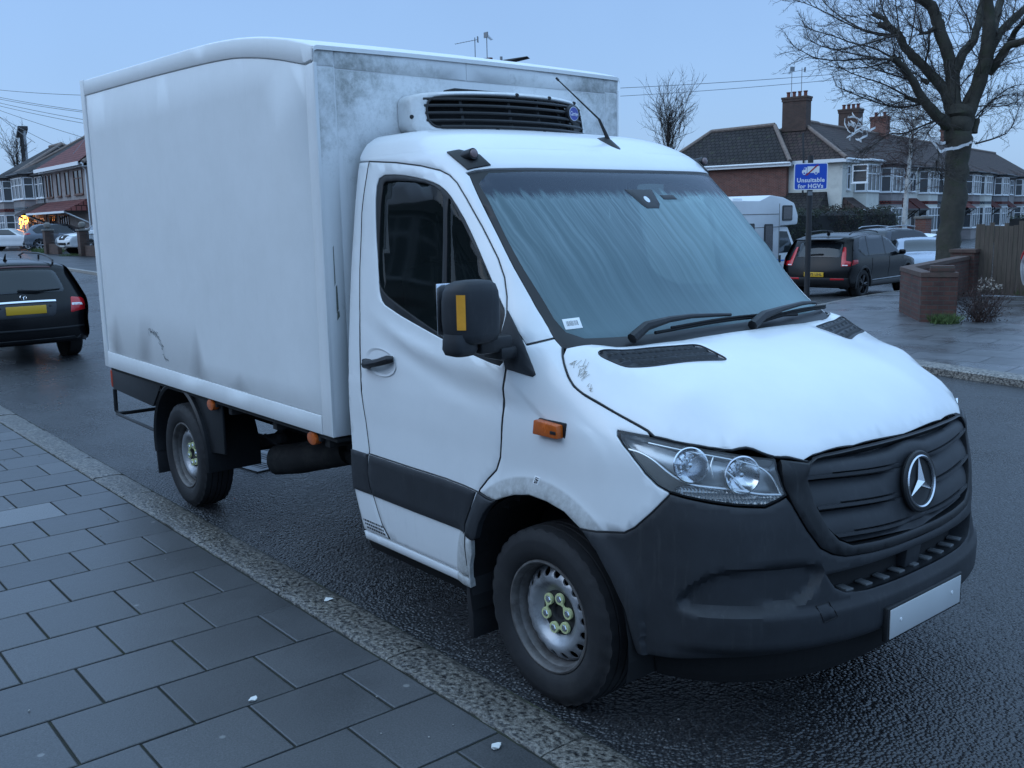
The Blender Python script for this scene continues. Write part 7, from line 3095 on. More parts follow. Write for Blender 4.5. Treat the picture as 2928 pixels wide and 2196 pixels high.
# ---- black compact SUV parked in the side street
suv = [(-2.12, .33), (-2.20, .50), (-2.19, .72), (-2.12, .95), (-1.98, 1.20), (-1.82, 1.48), (-1.60, 1.60), (-.9, 1.65), (-.1, 1.63), (.45, 1.47), (.95, 1.10), (1.5, 1.02), (2.0, .93), (2.19, .72), (2.20, .40), (2.0, .24), (-1.9, .26)]
X_ = Car('compact_suv', 'black compact SUV with red L-shaped tail lamps parked beside the blue sign', suv, 1.88, (1.34, -1.36), .365, (-11.68, 20.30), rad(97), K_BLACK, belt=1.02, tum=.34, clad=M_PLAST2, z=-.27, wheel_m=M_ALLOYD, bulge=(.15, .2))
X_.patch('rear_window', M_CGLASS, rounded([(-.60, 1.06), (.60, 1.06), (.56, 1.42), (-.56, 1.42)], .08), 'rear', .004)
X_.patch('tail_lamp', M_RED, [(.66, .84), (.88, .86), (.87, .97), (.745, .985), (.70, 1.18), (.66, 1.31), (.60, 1.31), (.62, 1.10)], 'rear', .012, both=True, th=.02)
X_.patch('tail_lamp_side', M_RED, [(-2.02, .86), (-1.74, .90), (-1.75, .985), (-1.97, .99)], 'side', .006, both=True, th=.02)
X_.patch('reversing_lamp', M_LABEL, [(.68, .855), (.80, .86), (.80, .885), (.68, .88)], 'rear', .016, both=True)
X_.patch('bumper_cladding', M_PLAST2, rounded([(-.86, .30), (.86, .30), (.88, .55), (-.88, .55)], .05), 'rear', .010)
X_.patch('rear_reflector', M_RED, [(.42, .50), (.74, .50), (.74, .54), (.42, .545)], 'rear', .016, both=True)
X_.patch('skid_plate', M_GUTTER, [(-.6, .34), (.6, .34), (.6, .37), (-.6, .37)], 'rear', .016)
plate(X_, .63, "LG75 UHL")
mb = MB()
f0 = X_.f_end('rear')
mb.tube([f0(np.array([[.22, 1.10]]), .02)[0], f0(np.array([[-.16, 1.12]]), .03)[0]], [.022, .018], 6)
mb.build('rear_wiper', M_BLACK, X_.T)
X_.patch('side_window', M_CGLASS, rounded([(-1.62, 1.22), (-1.35, 1.07), (.85, 1.07), (.36, 1.45), (-.1, 1.55), (-1.0, 1.56), (-1.40, 1.50)], .06), 'side', .004, both=True)
for s in (1, -1):
    mb = MB()
    for xa, xb in ((-1.02, -.98), (-.02, .04)):
        P4 = np.array([(xa - .10, 1.06), (xb - .10, 1.06), (xb, 1.56), (xa, 1.56)])
        mb.face([tuple(v) for v in X_.side(P4, s, .007)])
    mb.build('window_pillar', K_BLACK, X_.T)
mb = MB()
mb.box((-1.93, 0, 1.50), (.26, 1.16, .035), bev=.012, rot=Matrix.Rotation(rad(-8), 3, 'Y'))
mb.build('roof_spoiler', K_BLACK, X_.T)
for s in (1, -1):
    mb = MB()
    mb.tube([(-1.55, s * .60, 1.60), (-1.4, s * .61, 1.66), (-.5, s * .62, 1.69), (.05, s * .60, 1.65), (.12, s * .60, 1.62)], .016, 6)
    mb.build('roof_rail', M_GUTTER, X_.T)
mb = MB()
mb.tube([(-1.45, 0, 1.61), (-1.42, 0, 1.64), (-1.52, 0, 1.70)], [.05, .03, .01], 6)
mb.build('roof_fin', M_BLACK, X_.T)
X_.mirror(.72, 1.05, K_BLACK)
X_.lines((-.95, .10), .40, 1.0)
X_.patch('sill_cladding', M_PLAST2, [(-.92, .30), (.90, .30), (.90, .42), (-.92, .42)], 'side', .012, both=True)
X_.patch('door_trim', M_ALLOY, [(-.90, .44), (.88, .44), (.88, .465), (-.90, .46)], 'side', .016, both=True)

# ---- dark grey car with pale roof rails further up
K_GREY = paint("dark_grey_paint", (.030, .036, .046), .2, .3)
Gc = Car('parked_car', 'dark grey car with pale roof rails parked beyond the black compact SUV', suv, 1.88, (1.34, -1.36), .36, (-17.1, 32.4), rad(82), K_GREY, belt=1.0, tum=.36, z=-.35)
Gc.patch('rear_window', M_CGLASS, rounded([(-.60, 1.06), (.60, 1.06), (.56, 1.42), (-.56, 1.42)], .08), 'rear', .004)
Gc.patch('side_window', M_CGLASS, rounded([(-1.62, 1.16), (-1.35, 1.05), (.85, 1.05), (.36, 1.45), (-.1, 1.55), (-1.0, 1.56), (-1.40, 1.50)], .06), 'side', .004, both=True)
Gc.patch('tail_lamp', M_RED, [(.62, .90), (.88, .90), (.88, 1.0), (.62, 1.0)], 'rear', .010, both=True)
for s in (1, -1):
    mb = MB()
    mb.tube([(-1.6, s * .60, 1.62), (-1.4, s * .61, 1.68), (-.5, s * .62, 1.71), (.15, s * .60, 1.66)], .022, 6)
    mb.build('roof_rail', M_ALLOY, Gc.T)
Gc.mirror(.72, 1.05, K_BLACK)

# ---- silver-grey coupe facing the camera, half hidden by the tree
K_SILV = paint("silver_blue_paint", (.26, .30, .37), .22, .4)
cou = [(-2.15, .36), (-2.22, .60), (-2.1, .90), (-1.5, 1.05), (-.8, 1.32), (-.2, 1.42), (.2, 1.38), (.95, .98), (1.5, .90), (2.0, .76), (2.22, .56), (2.22, .34), (2.0, .22), (-2.0, .24)]
Bc = Car('parked_car', 'silver-grey car facing the road with its bonnet showing beside the big trunk', cou, 1.84, (1.35, -1.38), .33, (-13.55, 27.4), rad(-52), K_SILV, belt=.92, tum=.42, z=-.36)
Bc.patch('windscreen', M_CGLASS, rounded([(-.66, .985), (.66, .985), (.56, 1.33), (-.56, 1.33)], .06), 'front', .004)
Bc.patch('headlamp', M_HEADL, [(.50, .62), (.84, .66), (.82, .74), (.52, .70)], 'front', .008, both=True)
Bc.patch('grille', M_BLACK, [(-.42, .48), (.42, .48), (.45, .62), (-.45, .62)], 'front', .008)
Bc.patch('side_window', M_CGLASS, rounded([(-1.35, 1.02), (.80, .96), (.28, 1.30), (-.2, 1.34), (-.8, 1.26)], .05), 'side', .004, both=True)
Bc.mirror(.70, .96, K_BLACK)
K_WHITE = paint("white_car_paint", (.66, .67, .68), .25)
Wc = Car('parked_car', 'white car behind the silver-grey car, only its roof and screen showing', cou, 1.80, (1.35, -1.38), .33, (-17.0, 33.9), rad(95), K_WHITE, belt=.92, tum=.42, z=-.38)
Wc.patch('rear_window', M_CGLASS, rounded([(-.60, 1.08), (.60, 1.08), (.54, 1.33), (-.54, 1.33)], .06), 'rear', .004)
Wc.patch('side_window', M_CGLASS, rounded([(-1.35, 1.02), (.80, .96), (.28, 1.30), (-.2, 1.34), (-.8, 1.26)], .05), 'side', .004, both=True)
# white car at the right edge of the photo
hat = [(-1.90, .36), (-1.98, .60), (-1.95, .90), (-1.80, 1.15), (-1.45, 1.44), (-.6, 1.50), (0, 1.46), (.6, 1.22), (1.0, .98), (1.6, .88), (1.95, .70), (1.98, .40), (1.8, .24), (-1.8, .26)]
Rc = Car('hatchback', 'white hatchback cut off by the right edge of the photo', hat, 1.76, (1.20, -1.28), .31, (-3.52, 16.55), rad(52), K_WHITE, belt=.95, tum=.38, z=.09)
Rc.patch('tail_lamp', M_RED, rounded([(.58, .84), (.86, .84), (.84, 1.06), (.66, 1.06)], .03), 'rear', .010, both=True)
Rc.patch('tail_lamp_side', M_RED, [(-1.90, .86), (-1.66, .88), (-1.68, 1.02), (-1.86, 1.02)], 'side', .008, both=True)
Rc.patch('rear_window', M_CGLASS, rounded([(-.55, 1.06), (.55, 1.06), (.50, 1.36), (-.50, 1.36)], .06), 'rear', .004)
Rc.patch('side_window', M_CGLASS, rounded([(-1.45, 1.08), (.80, .98), (.30, 1.32), (-.3, 1.40), (-1.2, 1.38)], .05), 'side', .004, both=True)
Rc.patch('bumper_valance', M_PLAST2, [(-.7, .30), (.7, .30), (.72, .42), (-.72, .42)], 'rear', .008)

# ---- cars on the left forecourts
K_STEEL = paint("steel_grey_paint", (.13, .15, .18), .25, .4)
bsuv = [(-2.25, .36), (-2.33, .60), (-2.30, .90), (-2.20, 1.10), (-1.95, 1.45), (-1.80, 1.60), (-1.2, 1.68), (-.2, 1.68), (.35, 1.55), (.95, 1.12), (1.6, 1.04), (2.15, .92), (2.33, .70), (2.32, .40), (2.1, .26), (-2.1, .30)]
Sv = Car('parked_car', 'steel grey SUV on the far forecourt behind the left gate pier', bsuv, 1.80, (1.36, -1.34), .37, (-62.1, 14.2), rad(62), K_STEEL, belt=1.02, tum=.36, z=gh(-62, 13) + .12)
Sv.patch('side_window', M_CGLASS, rounded([(-1.75, 1.30), (-1.50, 1.08), (.85, 1.08), (.30, 1.52), (-.3, 1.58), (-1.3, 1.58)], .06), 'side', .004, both=True)
Sv.patch('rear_window', M_CGLASS, rounded([(-.62, 1.14), (.62, 1.14), (.56, 1.50), (-.56, 1.50)], .08), 'rear', .004)
Sv.patch('tail_lamp', M_RED, [(.50, .98), (.84, 1.0), (.82, 1.10), (.52, 1.06)], 'rear', .010, both=True)
Sv.patch('tail_lamp_side', M_RED, [(-2.15, 1.0), (-1.80, 1.05), (-1.90, 1.12), (-2.10, 1.10)], 'side', .008, both=True)
plate(Sv, .86)
Sv.mirror(.70, 1.08, K_STEEL)
Sl = Car('parked_car', 'white saloon car on the far forecourt left of the steel grey SUV', [(-2.30, .36), (-2.36, .62), (-2.28, .95), (-1.75, 1.04), (-1.2, 1.32), (-.5, 1.45), (.1, 1.43), (.9, 1.02), (1.5, .94), (2.1, .80), (2.34, .58), (2.32, .36), (2.1, .24), (-2.1, .26)], 1.80, (1.40, -1.40), .33, (-68.3, 12.6), rad(48), K_WHITE, belt=.95, tum=.42, z=gh(-68, 12.6) + .12)
Sl.patch('rear_window', M_CGLASS, rounded([(-.60, 1.10), (.60, 1.10), (.54, 1.36), (-.54, 1.36)], .06), 'rear', .004)
Sl.patch('side_window', M_CGLASS, rounded([(-1.45, 1.10), (-1.2, 1.02), (.72, .99), (.10, 1.36), (-.4, 1.38), (-1.0, 1.30)], .05), 'side', .004, both=True)
Sl.patch('tail_lamp', M_RED, [(.52, .78), (.86, .80), (.84, .92), (.56, .90)], 'rear', .010, both=True)
Sb = Car('parked_car', 'dark car at the far left edge behind the white saloon', hat, 1.78, (1.20, -1.28), .32, (-74.0, 13.8), rad(70), K_GREY, belt=.95, tum=.38, z=gh(-74, 13) + .12)
Sb.patch('side_window', M_CGLASS, rounded([(-1.45, 1.08), (.80, .98), (.30, 1.32), (-.3, 1.40), (-1.2, 1.38)], .05), 'side', .004, both=True)
Sb.patch('rear_window', M_CGLASS, rounded([(-.55, 1.06), (.55, 1.06), (.50, 1.36), (-.50, 1.36)], .06), 'rear', .004)
pick = [(-2.55, .55), (-2.62, .80), (-2.60, 1.10), (-1.10, 1.14), (-1.0, 1.62), (-.85, 1.76), (-.2, 1.80), (.35, 1.72), (.95, 1.20), (1.7, 1.13), (2.35, 1.02), (2.58, .85), (2.62, .55), (2.5, .38), (2.2, .34), (-2.3, .42)]
Pk = Car('pickup_truck', 'white pickup truck nosing out between the two ball-topped piers', pick, 1.85, (1.62, -1.52), .39, (-51.9, 13.6), rad(-80), K_WHITE, belt=1.10, tum=.30, z=gh(-51, 13) + .12, cat='pickup')
Pk.patch('windscreen', M_CGLASS, rounded([(-.66, 1.24), (.66, 1.24), (.58, 1.66), (-.58, 1.66)], .06), 'front', .004)
Pk.patch('grille', M_BLACK, rounded([(-.30, .76), (.30, .76), (.42, 1.0), (-.42, 1.0)], .04), 'front', .010)
Pk.patch('grille_badge', M_CHROME, [(-.07, .85), (.07, .85), (.07, .93), (-.07, .93)], 'front', .018)
Pk.patch('headlamp', M_HEADL, [(.44, .82), (.86, .90), (.86, 1.0), (.48, .99)], 'front', .012, both=True)
Pk.patch('fog_lamp', M_BLACK, [(.50, .52), (.80, .56), (.80, .68), (.56, .62)], 'front', .012, both=True)
Pk.patch('lower_intake', M_BLACK, [(-.42, .50), (.42, .50), (.42, .62), (-.42, .62)], 'front', .012)
plate(Pk, .46, m=M_PLATE, which='front')
Pk.patch('side_window', M_CGLASS, rounded([(-.9, 1.22), (.80, 1.20), (.25, 1.66), (-.7, 1.68)], .06), 'side', .004, both=True)
Pk.mirror(.72, 1.2, K_WHITE)

# ---- motorhome with an over-cab bed, parked in the side street
MH = thing('motorhome', 'white motorhome with an over-cab bed parked behind the blue sign', 'motorhome', (-15.95, 22.25, -.42), rad(101))
M_MH = mat("motorhome_white", (.62, .635, .65), .35, var=.04, vscale=2)
# local: x forward (cab end at 0), y left; the right-hand side (-y) faces the street
OX = -.15
mb = MB()
mb.prism(rounded([(-5.2, .45), (-1.25, .45), (-1.25, 1.95), (.02, 1.98), (.05, 2.25), (-.25, 2.62), (-1.0, 2.78), (-1.9, 2.84), (-2.6, 2.68), (-5.2, 2.68)], .07, 3), 'y', -1.08, 1.08, bev=.03)
bd = mb.build('body', M_MH, MH)
mb = MB()
mb.prism(rounded([(-1.3, .40), (.95, .40), (1.05, .75), (.95, 1.02), (.25, 1.20), (-.45, 1.93), (-1.3, 1.95)], .08, 3), 'y', -.98, .98, bev=.06)
cb = mb.build('cab', M_MH, MH)


def mhwin(x0, x1, z0, z1, name='window', y=-1.083):
    mb = MB()
    mb.prism(rounded([(x0, z0), (x1, z0), (x1, z1), (x0, z1)], .06, 3), 'y', y - .02, y)
    w = mb.build('side_' + name, M_SEAL_GAP, bd, smooth=False)
    mb = MB()
    q = .05
    mb.prism(rounded([(x0 + q, z0 + q), (x1 - q, z0 + q), (x1 - q, z1 - q), (x0 + q, z1 - q)], .05, 3), 'y', y - .024, y - .0205)
    mb.build('tinted_pane', mat("tinted_acrylic", (.05, .042, .045), .15) if 'tinted_acrylic' not in bpy.data.materials else bpy.data.materials['tinted_acrylic'], bd, smooth=False)


mhwin(-1.10, -.42, 2.10, 2.55)
mhwin(-2.30, -1.75, 1.18, 2.02)
mhwin(-3.75, -2.95, 1.55, 2.05)
mhwin(-4.9, -4.1, 1.35, 2.05)
mb = MB()
mb.face([(x, -.986, z) for x, z in [(-1.05, 1.15), (-.05, 1.15), (-.10, 1.30), (-.52, 1.78), (-1.05, 1.80)]])
mb.face([(x, -.987, z) for x, z in [(-.02, 1.15), (.20, 1.17), (-.05, 1.42)]])
mb.build('cab_window', M_CGLASS, cb, smooth=False, recalc=False)
mb = MB()
mb.box((-.10, -1.14, 1.18), (.14, .20, .34), bev=.05)
mb.box((-.08, -1.0, 1.10), (.08, .16, .06))
mb.build('cab_mirror', M_PLAST2, MH)
mb = MB()
mb.box((-1.02, -.992, .98), (.16, .02, .22), bev=.008)
mb.box((-2.45, -1.09, 1.25), (.10, .02, .14), bev=.01)
mb.build('door_handles', M_BLACK, MH)
mb = MB()
mb.face([(x, -1.0845, z) for x, z in [(-5.1, .80), (-1.3, .88), (-1.3, .98), (-2.2, 1.04), (-5.1, .86)]])
mb.face([(x, -.986, z) for x, z in [(-1.28, .88), (-.3, .93), (-1.28, .96)]])
mb.build('blue_stripe', mat("blue_stripe", (.02, .20, .55), .4), bd, smooth=False, recalc=False)
mb = MB()
for z in (2.30, 1.93):
    mb.tube([(-5.15, -1.083, z), (-1.3, -1.083, z)], .010, 4)
mb.tube([(-1.3, -1.083, .5), (-1.3, -1.083, 2.6)], .008, 4)
mb.build('body_seams', M_STONE, bd)
mb = MB()
mb.box((-2.9, -.3, 2.72), (.6, .5, .10), bev=.03)
mb.box((-4.0, .2, 2.76), (.5, .5, .16), rz=0, bev=.03)
mb.box((-4.6, -.45, 2.80), (.9, .5, .05), rot=Matrix.Rotation(rad(-16), 3, 'Y'))
mb.build('roof_lights', M_LABEL, bd)
for x in (.25, -3.6):
    for s in (1, -1):
        M = Matrix.Translation((x, s * .92, .33)) @ Matrix.Rotation(rad(90) * (1 if s < 0 else -1), 4, 'X')
        mb = MB()
        mb.lathe([(.20, -.1), (.31, -.1), (.33, -.08), (.33, .08), (.31, .1), (.20, .1), (0, .06)], 24, M)
        mb.build('wheel', M_TYREC, MH)

# ================================================================ trees, hedge, weeds
LIMBS = [
    [(-8.63, 19.34, 0.51, 0.267), (-8.68, 19.51, 1.38, 0.267), (-8.70, 19.70, 2.18, 0.267), (-8.75, 19.85, 2.97, 0.258), (-8.79, 19.94, 3.49, 0.283), (-8.83, 19.99, 3.85, 0.307), (-8.85, 20.04, 4.13, 0.323)],
    [(-9.00, 19.78, 3.86, 0.165), (-9.15, 19.44, 4.13, 0.126), (-9.34, 19.10, 4.52, 0.105), (-9.42, 18.87, 4.87, 0.090), (-9.54, 18.59, 5.18, 0.084), (-9.63, 18.30, 5.38, 0.079)],
    [(-8.98, 19.89, 4.16, 0.152), (-9.18, 19.96, 4.68, 0.131), (-9.42, 19.93, 4.97, 0.119), (-9.70, 19.86, 5.30, 0.111), (-9.97, 19.78, 5.58, 0.106), (-10.19, 19.76, 5.83, 0.100), (-10.36, 19.80, 6.14, 0.092), (-10.58, 19.77, 6.32, 0.083), (-10.83, 19.68, 6.43, 0.079)],
    [(-10.14, 19.01, 6.19, 0.066), (-10.29, 19.05, 6.40, 0.056), (-10.55, 18.93, 6.54, 0.051)],
    [(-8.91, 19.91, 3.91, 0.203), (-9.00, 20.00, 4.54, 0.168), (-9.09, 20.07, 5.04, 0.155), (-9.24, 20.07, 5.55, 0.147), (-9.42, 20.02, 6.06, 0.138), (-9.54, 20.01, 6.45, 0.131), (-9.65, 19.99, 6.70, 0.125), (-9.84, 19.83, 6.87, 0.116), (-10.08, 19.62, 7.01, 0.102)],
    [(-9.03, 20.07, 5.08, 0.117), (-9.09, 20.51, 5.57, 0.110), (-9.08, 20.99, 5.91, 0.100), (-9.17, 21.40, 6.41, 0.090), (-9.29, 21.76, 6.85, 0.083), (-9.40, 22.12, 7.24, 0.075)],
    [(-8.77, 20.05, 3.83, 0.229), (-8.67, 20.20, 4.39, 0.190), (-8.56, 20.33, 4.87, 0.171), (-8.48, 20.42, 5.36, 0.161), (-8.46, 20.43, 5.84, 0.150), (-8.47, 20.42, 6.31, 0.137), (-8.52, 20.37, 6.84, 0.124)],
    [(-8.53, 20.68, 5.07, 0.117), (-8.28, 20.64, 5.35, 0.107), (-8.06, 20.56, 5.60, 0.092), (-7.72, 20.58, 5.67, 0.080), (-7.35, 20.63, 5.71, 0.071), (-7.07, 20.60, 5.87, 0.062)],
    [(-8.57, 20.77, 5.59, 0.112), (-8.54, 21.17, 6.04, 0.102), (-8.49, 21.54, 6.29, 0.093), (-8.38, 22.00, 6.62, 0.083), (-8.28, 22.43, 6.87, 0.073)],
    [(-8.57, 20.87, 5.97, 0.102), (-8.78, 21.50, 6.56, 0.093), (-8.97, 22.12, 7.11, 0.084)],
    [(-8.30, 21.14, 5.73, 0.071), (-8.08, 20.93, 5.97, 0.065), (-7.82, 20.76, 6.12, 0.054), (-7.54, 20.58, 6.18, 0.049)],
    [(-9.41, 19.56, 4.87, 0.061), (-9.57, 19.54, 4.95, 0.051)],
    [(-9.47, 19.36, 4.42, 0.061), (-9.78, 19.18, 4.56, 0.041)],
    [(-9.46, 19.83, 6.15, 0.056), (-9.56, 19.77, 6.06, 0.046), (-9.74, 19.62, 6.02, 0.026)],
    [(-8.59, 20.23, 3.67, 0.091), (-8.58, 20.33, 4.00, 0.076)],
    [(-9.68, 19.26, 5.01, 0.051), (-9.78, 19.14, 5.02, 0.041)]]
SHOOTS = [
    [(-9.85, 19.18, 5.46), (-10.33, 19.11, 5.48), (-11.02, 18.83, 5.69), (-11.65, 18.63, 5.91), (-12.02, 18.73, 6.08), (-12.35, 18.90, 6.32)],
    [(-9.98, 19.14, 5.94), (-10.39, 18.68, 6.03), (-10.81, 18.25, 6.29), (-11.18, 17.88, 6.58), (-11.45, 17.62, 6.77), (-11.70, 17.36, 6.88)],
    [(-10.01, 19.12, 5.99), (-10.70, 19.01, 6.16), (-11.31, 19.05, 6.51), (-11.91, 19.12, 6.97), (-12.34, 19.38, 7.33)],
    [(-9.99, 18.99, 5.41), (-10.22, 18.22, 5.42), (-10.52, 17.36, 5.33), (-10.66, 16.71, 5.36), (-10.65, 16.27, 5.46), (-10.61, 15.85, 5.53)],
    [(-10.01, 18.98, 5.47), (-10.39, 18.71, 5.74), (-10.77, 18.40, 5.86), (-11.08, 18.20, 6.04), (-11.38, 17.99, 6.16), (-11.73, 17.74, 6.34)],
    [(-9.70, 19.05, 4.31), (-9.88, 18.66, 4.33), (-10.16, 18.18, 4.48), (-10.42, 17.73, 4.67), (-10.55, 17.43, 4.79)],
    [(-9.10, 19.71, 4.04), (-9.59, 19.40, 3.82), (-9.86, 19.40, 3.72), (-10.23, 19.31, 3.77), (-10.56, 19.17, 3.46), (-10.86, 19.11, 3.35)],
    [(-9.05, 19.76, 4.01), (-9.04, 19.10, 3.81), (-8.92, 18.52, 3.42), (-8.83, 17.94, 3.18)],
    [(-9.39, 19.46, 4.40), (-10.10, 19.28, 4.31), (-10.71, 19.34, 4.68), (-11.32, 19.36, 4.85)],
    [(-10.19, 18.99, 6.32), (-10.35, 19.00, 6.64), (-10.48, 19.05, 6.93)],
    [(-9.98, 19.17, 6.06), (-10.46, 19.89, 6.58), (-10.95, 20.61, 7.18)],
    [(-9.80, 19.31, 5.76), (-9.77, 19.41, 6.18), (-9.78, 19.49, 6.64), (-9.81, 19.47, 6.89)],
    [(-8.90, 20.49, 6.08), (-8.97, 20.37, 6.39), (-9.08, 20.16, 6.65), (-9.11, 20.04, 6.83)],
    [(-8.55, 20.41, 4.15), (-8.52, 21.11, 4.55), (-8.46, 21.81, 4.84), (-8.44, 22.41, 4.91)],
    [(-8.62, 20.30, 4.02), (-8.70, 21.24, 4.45), (-8.75, 22.18, 4.72), (-8.75, 23.10, 4.70)],
    [(-8.82, 20.10, 4.20), (-8.49, 20.27, 4.30), (-8.09, 20.49, 4.23), (-7.80, 20.63, 4.33)],
    [(-8.53, 20.24, 3.42), (-8.44, 21.07, 3.57), (-8.44, 21.79, 3.75), (-8.57, 22.43, 4.22), (-8.75, 22.94, 4.43)],
    [(-8.50, 20.72, 5.07), (-8.61, 21.93, 5.47), (-8.76, 23.04, 5.69)],
    [(-9.31, 19.37, 3.72), (-8.91, 19.27, 3.27), (-8.75, 18.93, 3.01), (-8.50, 18.71, 2.75), (-8.28, 18.48, 2.64)],
    [(-9.07, 19.49, 3.04), (-9.16, 19.64, 2.85), (-9.16, 19.91, 2.70)],
    [(-8.91, 20.13, 4.78), (-9.00, 20.70, 5.08), (-9.04, 21.31, 5.36)],
    [(-9.66, 19.56, 6.05), (-10.33, 20.12, 6.46), (-10.95, 20.79, 7.00)],
    [(-8.38, 21.15, 6.14), (-8.45, 21.64, 6.52), (-8.60, 22.05, 6.93)],
    [(-10.05, 19.06, 5.99), (-10.26, 18.03, 5.71), (-10.34, 17.19, 5.52), (-10.32, 16.52, 5.55)],
    [(-9.69, 19.12, 4.56), (-10.08, 18.73, 4.87), (-10.53, 18.24, 5.08), (-10.81, 17.95, 5.29)],
    [(-9.90, 19.12, 5.49), (-10.26, 18.62, 5.27), (-10.60, 18.17, 5.23), (-10.93, 17.78, 5.29)],
    [(-9.61, 19.32, 4.90), (-9.95, 18.95, 5.06), (-10.29, 18.58, 5.23), (-10.49, 18.39, 5.43)],
    [(-9.08, 19.87, 4.54), (-9.69, 20.21, 5.33), (-10.17, 20.69, 6.04), (-10.58, 21.24, 6.62)],
    [(-8.59, 20.67, 5.27), (-8.71, 20.15, 5.53), (-8.67, 19.87, 5.93)],
    [(-9.51, 19.55, 5.30), (-9.23, 19.19, 5.66), (-9.02, 18.74, 5.99)]]
TAPE = [[(-8.81, 19.31, 3.28), (-8.67, 19.48, 3.3), (-8.57, 19.6, 3.32), (-8.49, 19.73, 3.39), (-8.42, 19.82, 3.44)], [(-8.8, 19.31, 3.26), (-8.72, 19.43, 3.32), (-8.66, 19.48, 3.28), (-8.55, 19.65, 3.37), (-8.45, 19.76, 3.38)], [(-9.17, 18.93, 3.52), (-9.13, 19.0, 3.59), (-9.12, 19.03, 3.68), (-9.06, 19.07, 3.54), (-8.97, 19.16, 3.49)], [(-9.06, 19.07, 3.54), (-8.92, 19.18, 3.34), (-8.86, 19.22, 3.22), (-8.8, 19.3, 3.26)], [(-8.98, 19.16, 3.52), (-8.87, 19.27, 3.41), (-8.81, 19.35, 3.44)]]
SHREDS = [[(-10.22, 17.36, 3.96), (-10.17, 17.38, 3.78), (-10.08, 17.43, 3.59), (-10.11, 17.39, 3.56)], [(-10.19, 17.41, 4.0), (-10.11, 17.53, 4.07), (-10.0, 17.63, 3.97), (-9.93, 17.7, 3.9)], [(-10.13, 17.48, 3.98), (-10.04, 17.53, 3.78), (-10.06, 17.48, 3.63), (-9.94, 17.64, 3.7)], [(-10.01, 17.5, 3.54), (-9.9, 17.67, 3.63), (-9.85, 17.76, 3.73), (-9.79, 17.83, 3.74)], [(-10.14, 17.5, 4.12), (-10.04, 17.57, 3.93), (-9.95, 17.65, 3.83), (-9.87, 17.71, 3.65), (-9.98, 17.54, 3.52)], [(-10.18, 17.39, 3.88), (-10.06, 17.55, 3.9), (-9.92, 17.69, 3.8), (-9.8, 17.81, 3.74)], [(-9.99, 17.66, 4.02), (-10.03, 17.56, 3.83), (-10.1, 17.45, 3.71), (-10.1, 17.41, 3.59)], [(-10.19, 17.4, 3.95), (-10.11, 17.46, 3.83), (-10.01, 17.57, 3.78), (-9.9, 17.7, 3.78)]]
BIRCH = [[-19.33, 36.87, 1.18], [-19.43, 37.08, 2.48], [-19.49, 37.3, 3.57], [-19.54, 37.52, 4.59], [-19.57, 37.67, 5.31], [-19.57, 37.82, 5.89], [-19.55, 37.95, 6.25]]

M_BARK = mat("mossy_bark", (.040, .036, .028), .95, var=.35, vscale=5, bump=.8, bscale=22, bdist=.02, dirt=((.026, .036, .014), .85, 3.))
M_TWIG = mat("dark_twig", (.040, .034, .030), .9, var=.2, vscale=10)
M_BIRCHB = mat("birch_bark", (.42, .41, .39), .8, var=.15, vscale=6, dirt=((.05, .045, .04), .9, 9))
M_TWIGR = mat("reddish_twig", (.060, .036, .032), .9)
M_LEAF = mat("hedge_leaf", (.020, .030, .014), .7, var=.5, vscale=2.5)
M_LEAFB = mat("brownish_hedge_leaf", (.040, .026, .020), .8, var=.4, vscale=3)
M_GRASS = mat("grass_blade", (.060, .095, .025), .8, var=.35, vscale=8)
rt = random.Random(21)


def rvec(s=1.):
    return Vector((rt.gauss(0, s), rt.gauss(0, s), rt.gauss(0, s)))


def twig(mb, p, d, L, r, depth, droop=-.05, n=5, sides=3, spread=.55):
    """a wandering shoot that throws side twigs"""
    pts = [p.copy()]
    d = d.normalized()
    for i in range(n):
        d = (d + rvec(.13) + Vector((0, 0, droop))).normalized()
        pts.append(pts[-1] + d * L / n)
    rs_ = [max(.0022, r * (1 - .75 * i / n)) for i in range(n + 1)]
    mb.tube(pts, rs_, sides, cap=False)
    if depth > 0:
        for i in range(1, n + 1):
            for k in range(rt.choice((1, 1, 2))):
                a = pts[i - 1].lerp(pts[i], rt.random())
                dd = (pts[i] - pts[i - 1]).normalized() + rvec(spread)
                twig(mb, a, dd, L * rt.uniform(.28, .5), r * .55, depth - 1, droop * .5 + .04, max(3, n - 1), sides)
    return pts


TR_ = thing('street_tree', 'big bare mossy-trunked street tree with pollarded limbs filling the upper right corner', 'tree', (LIMBS[0][0][0], LIMBS[0][0][1], -.12))
O_ = Vector(TR_.location)
mb = MB()
for i, l in enumerate(LIMBS):
    P = [Vector(q[:3]) - O_ for q in l]
    R_ = [q[3] for q in l]
    if i == 0:
        P = [Vector((P[0].x, P[0].y, -.15))] + P
        R_ = [R_[0] * 1.12] + R_
    # finer points with a knobbly radius
    Q, rr = [], []
    for j in range(len(P) - 1):
        for k in range(4):
            t = k / 4
            q = P[j].lerp(P[j + 1], t)
            Q.append(q + rvec(.006) * (R_[j] / .1))
            rr.append(lerp(R_[j], R_[j + 1], t) * rt.uniform(.93, 1.08))
    Q.append(P[-1])
    rr.append(R_[-1])
    mb.tube(Q, rr, 12 if i == 0 else 9)
mb.build('trunk', M_BARK, TR_, ang=70)
mb = MB()
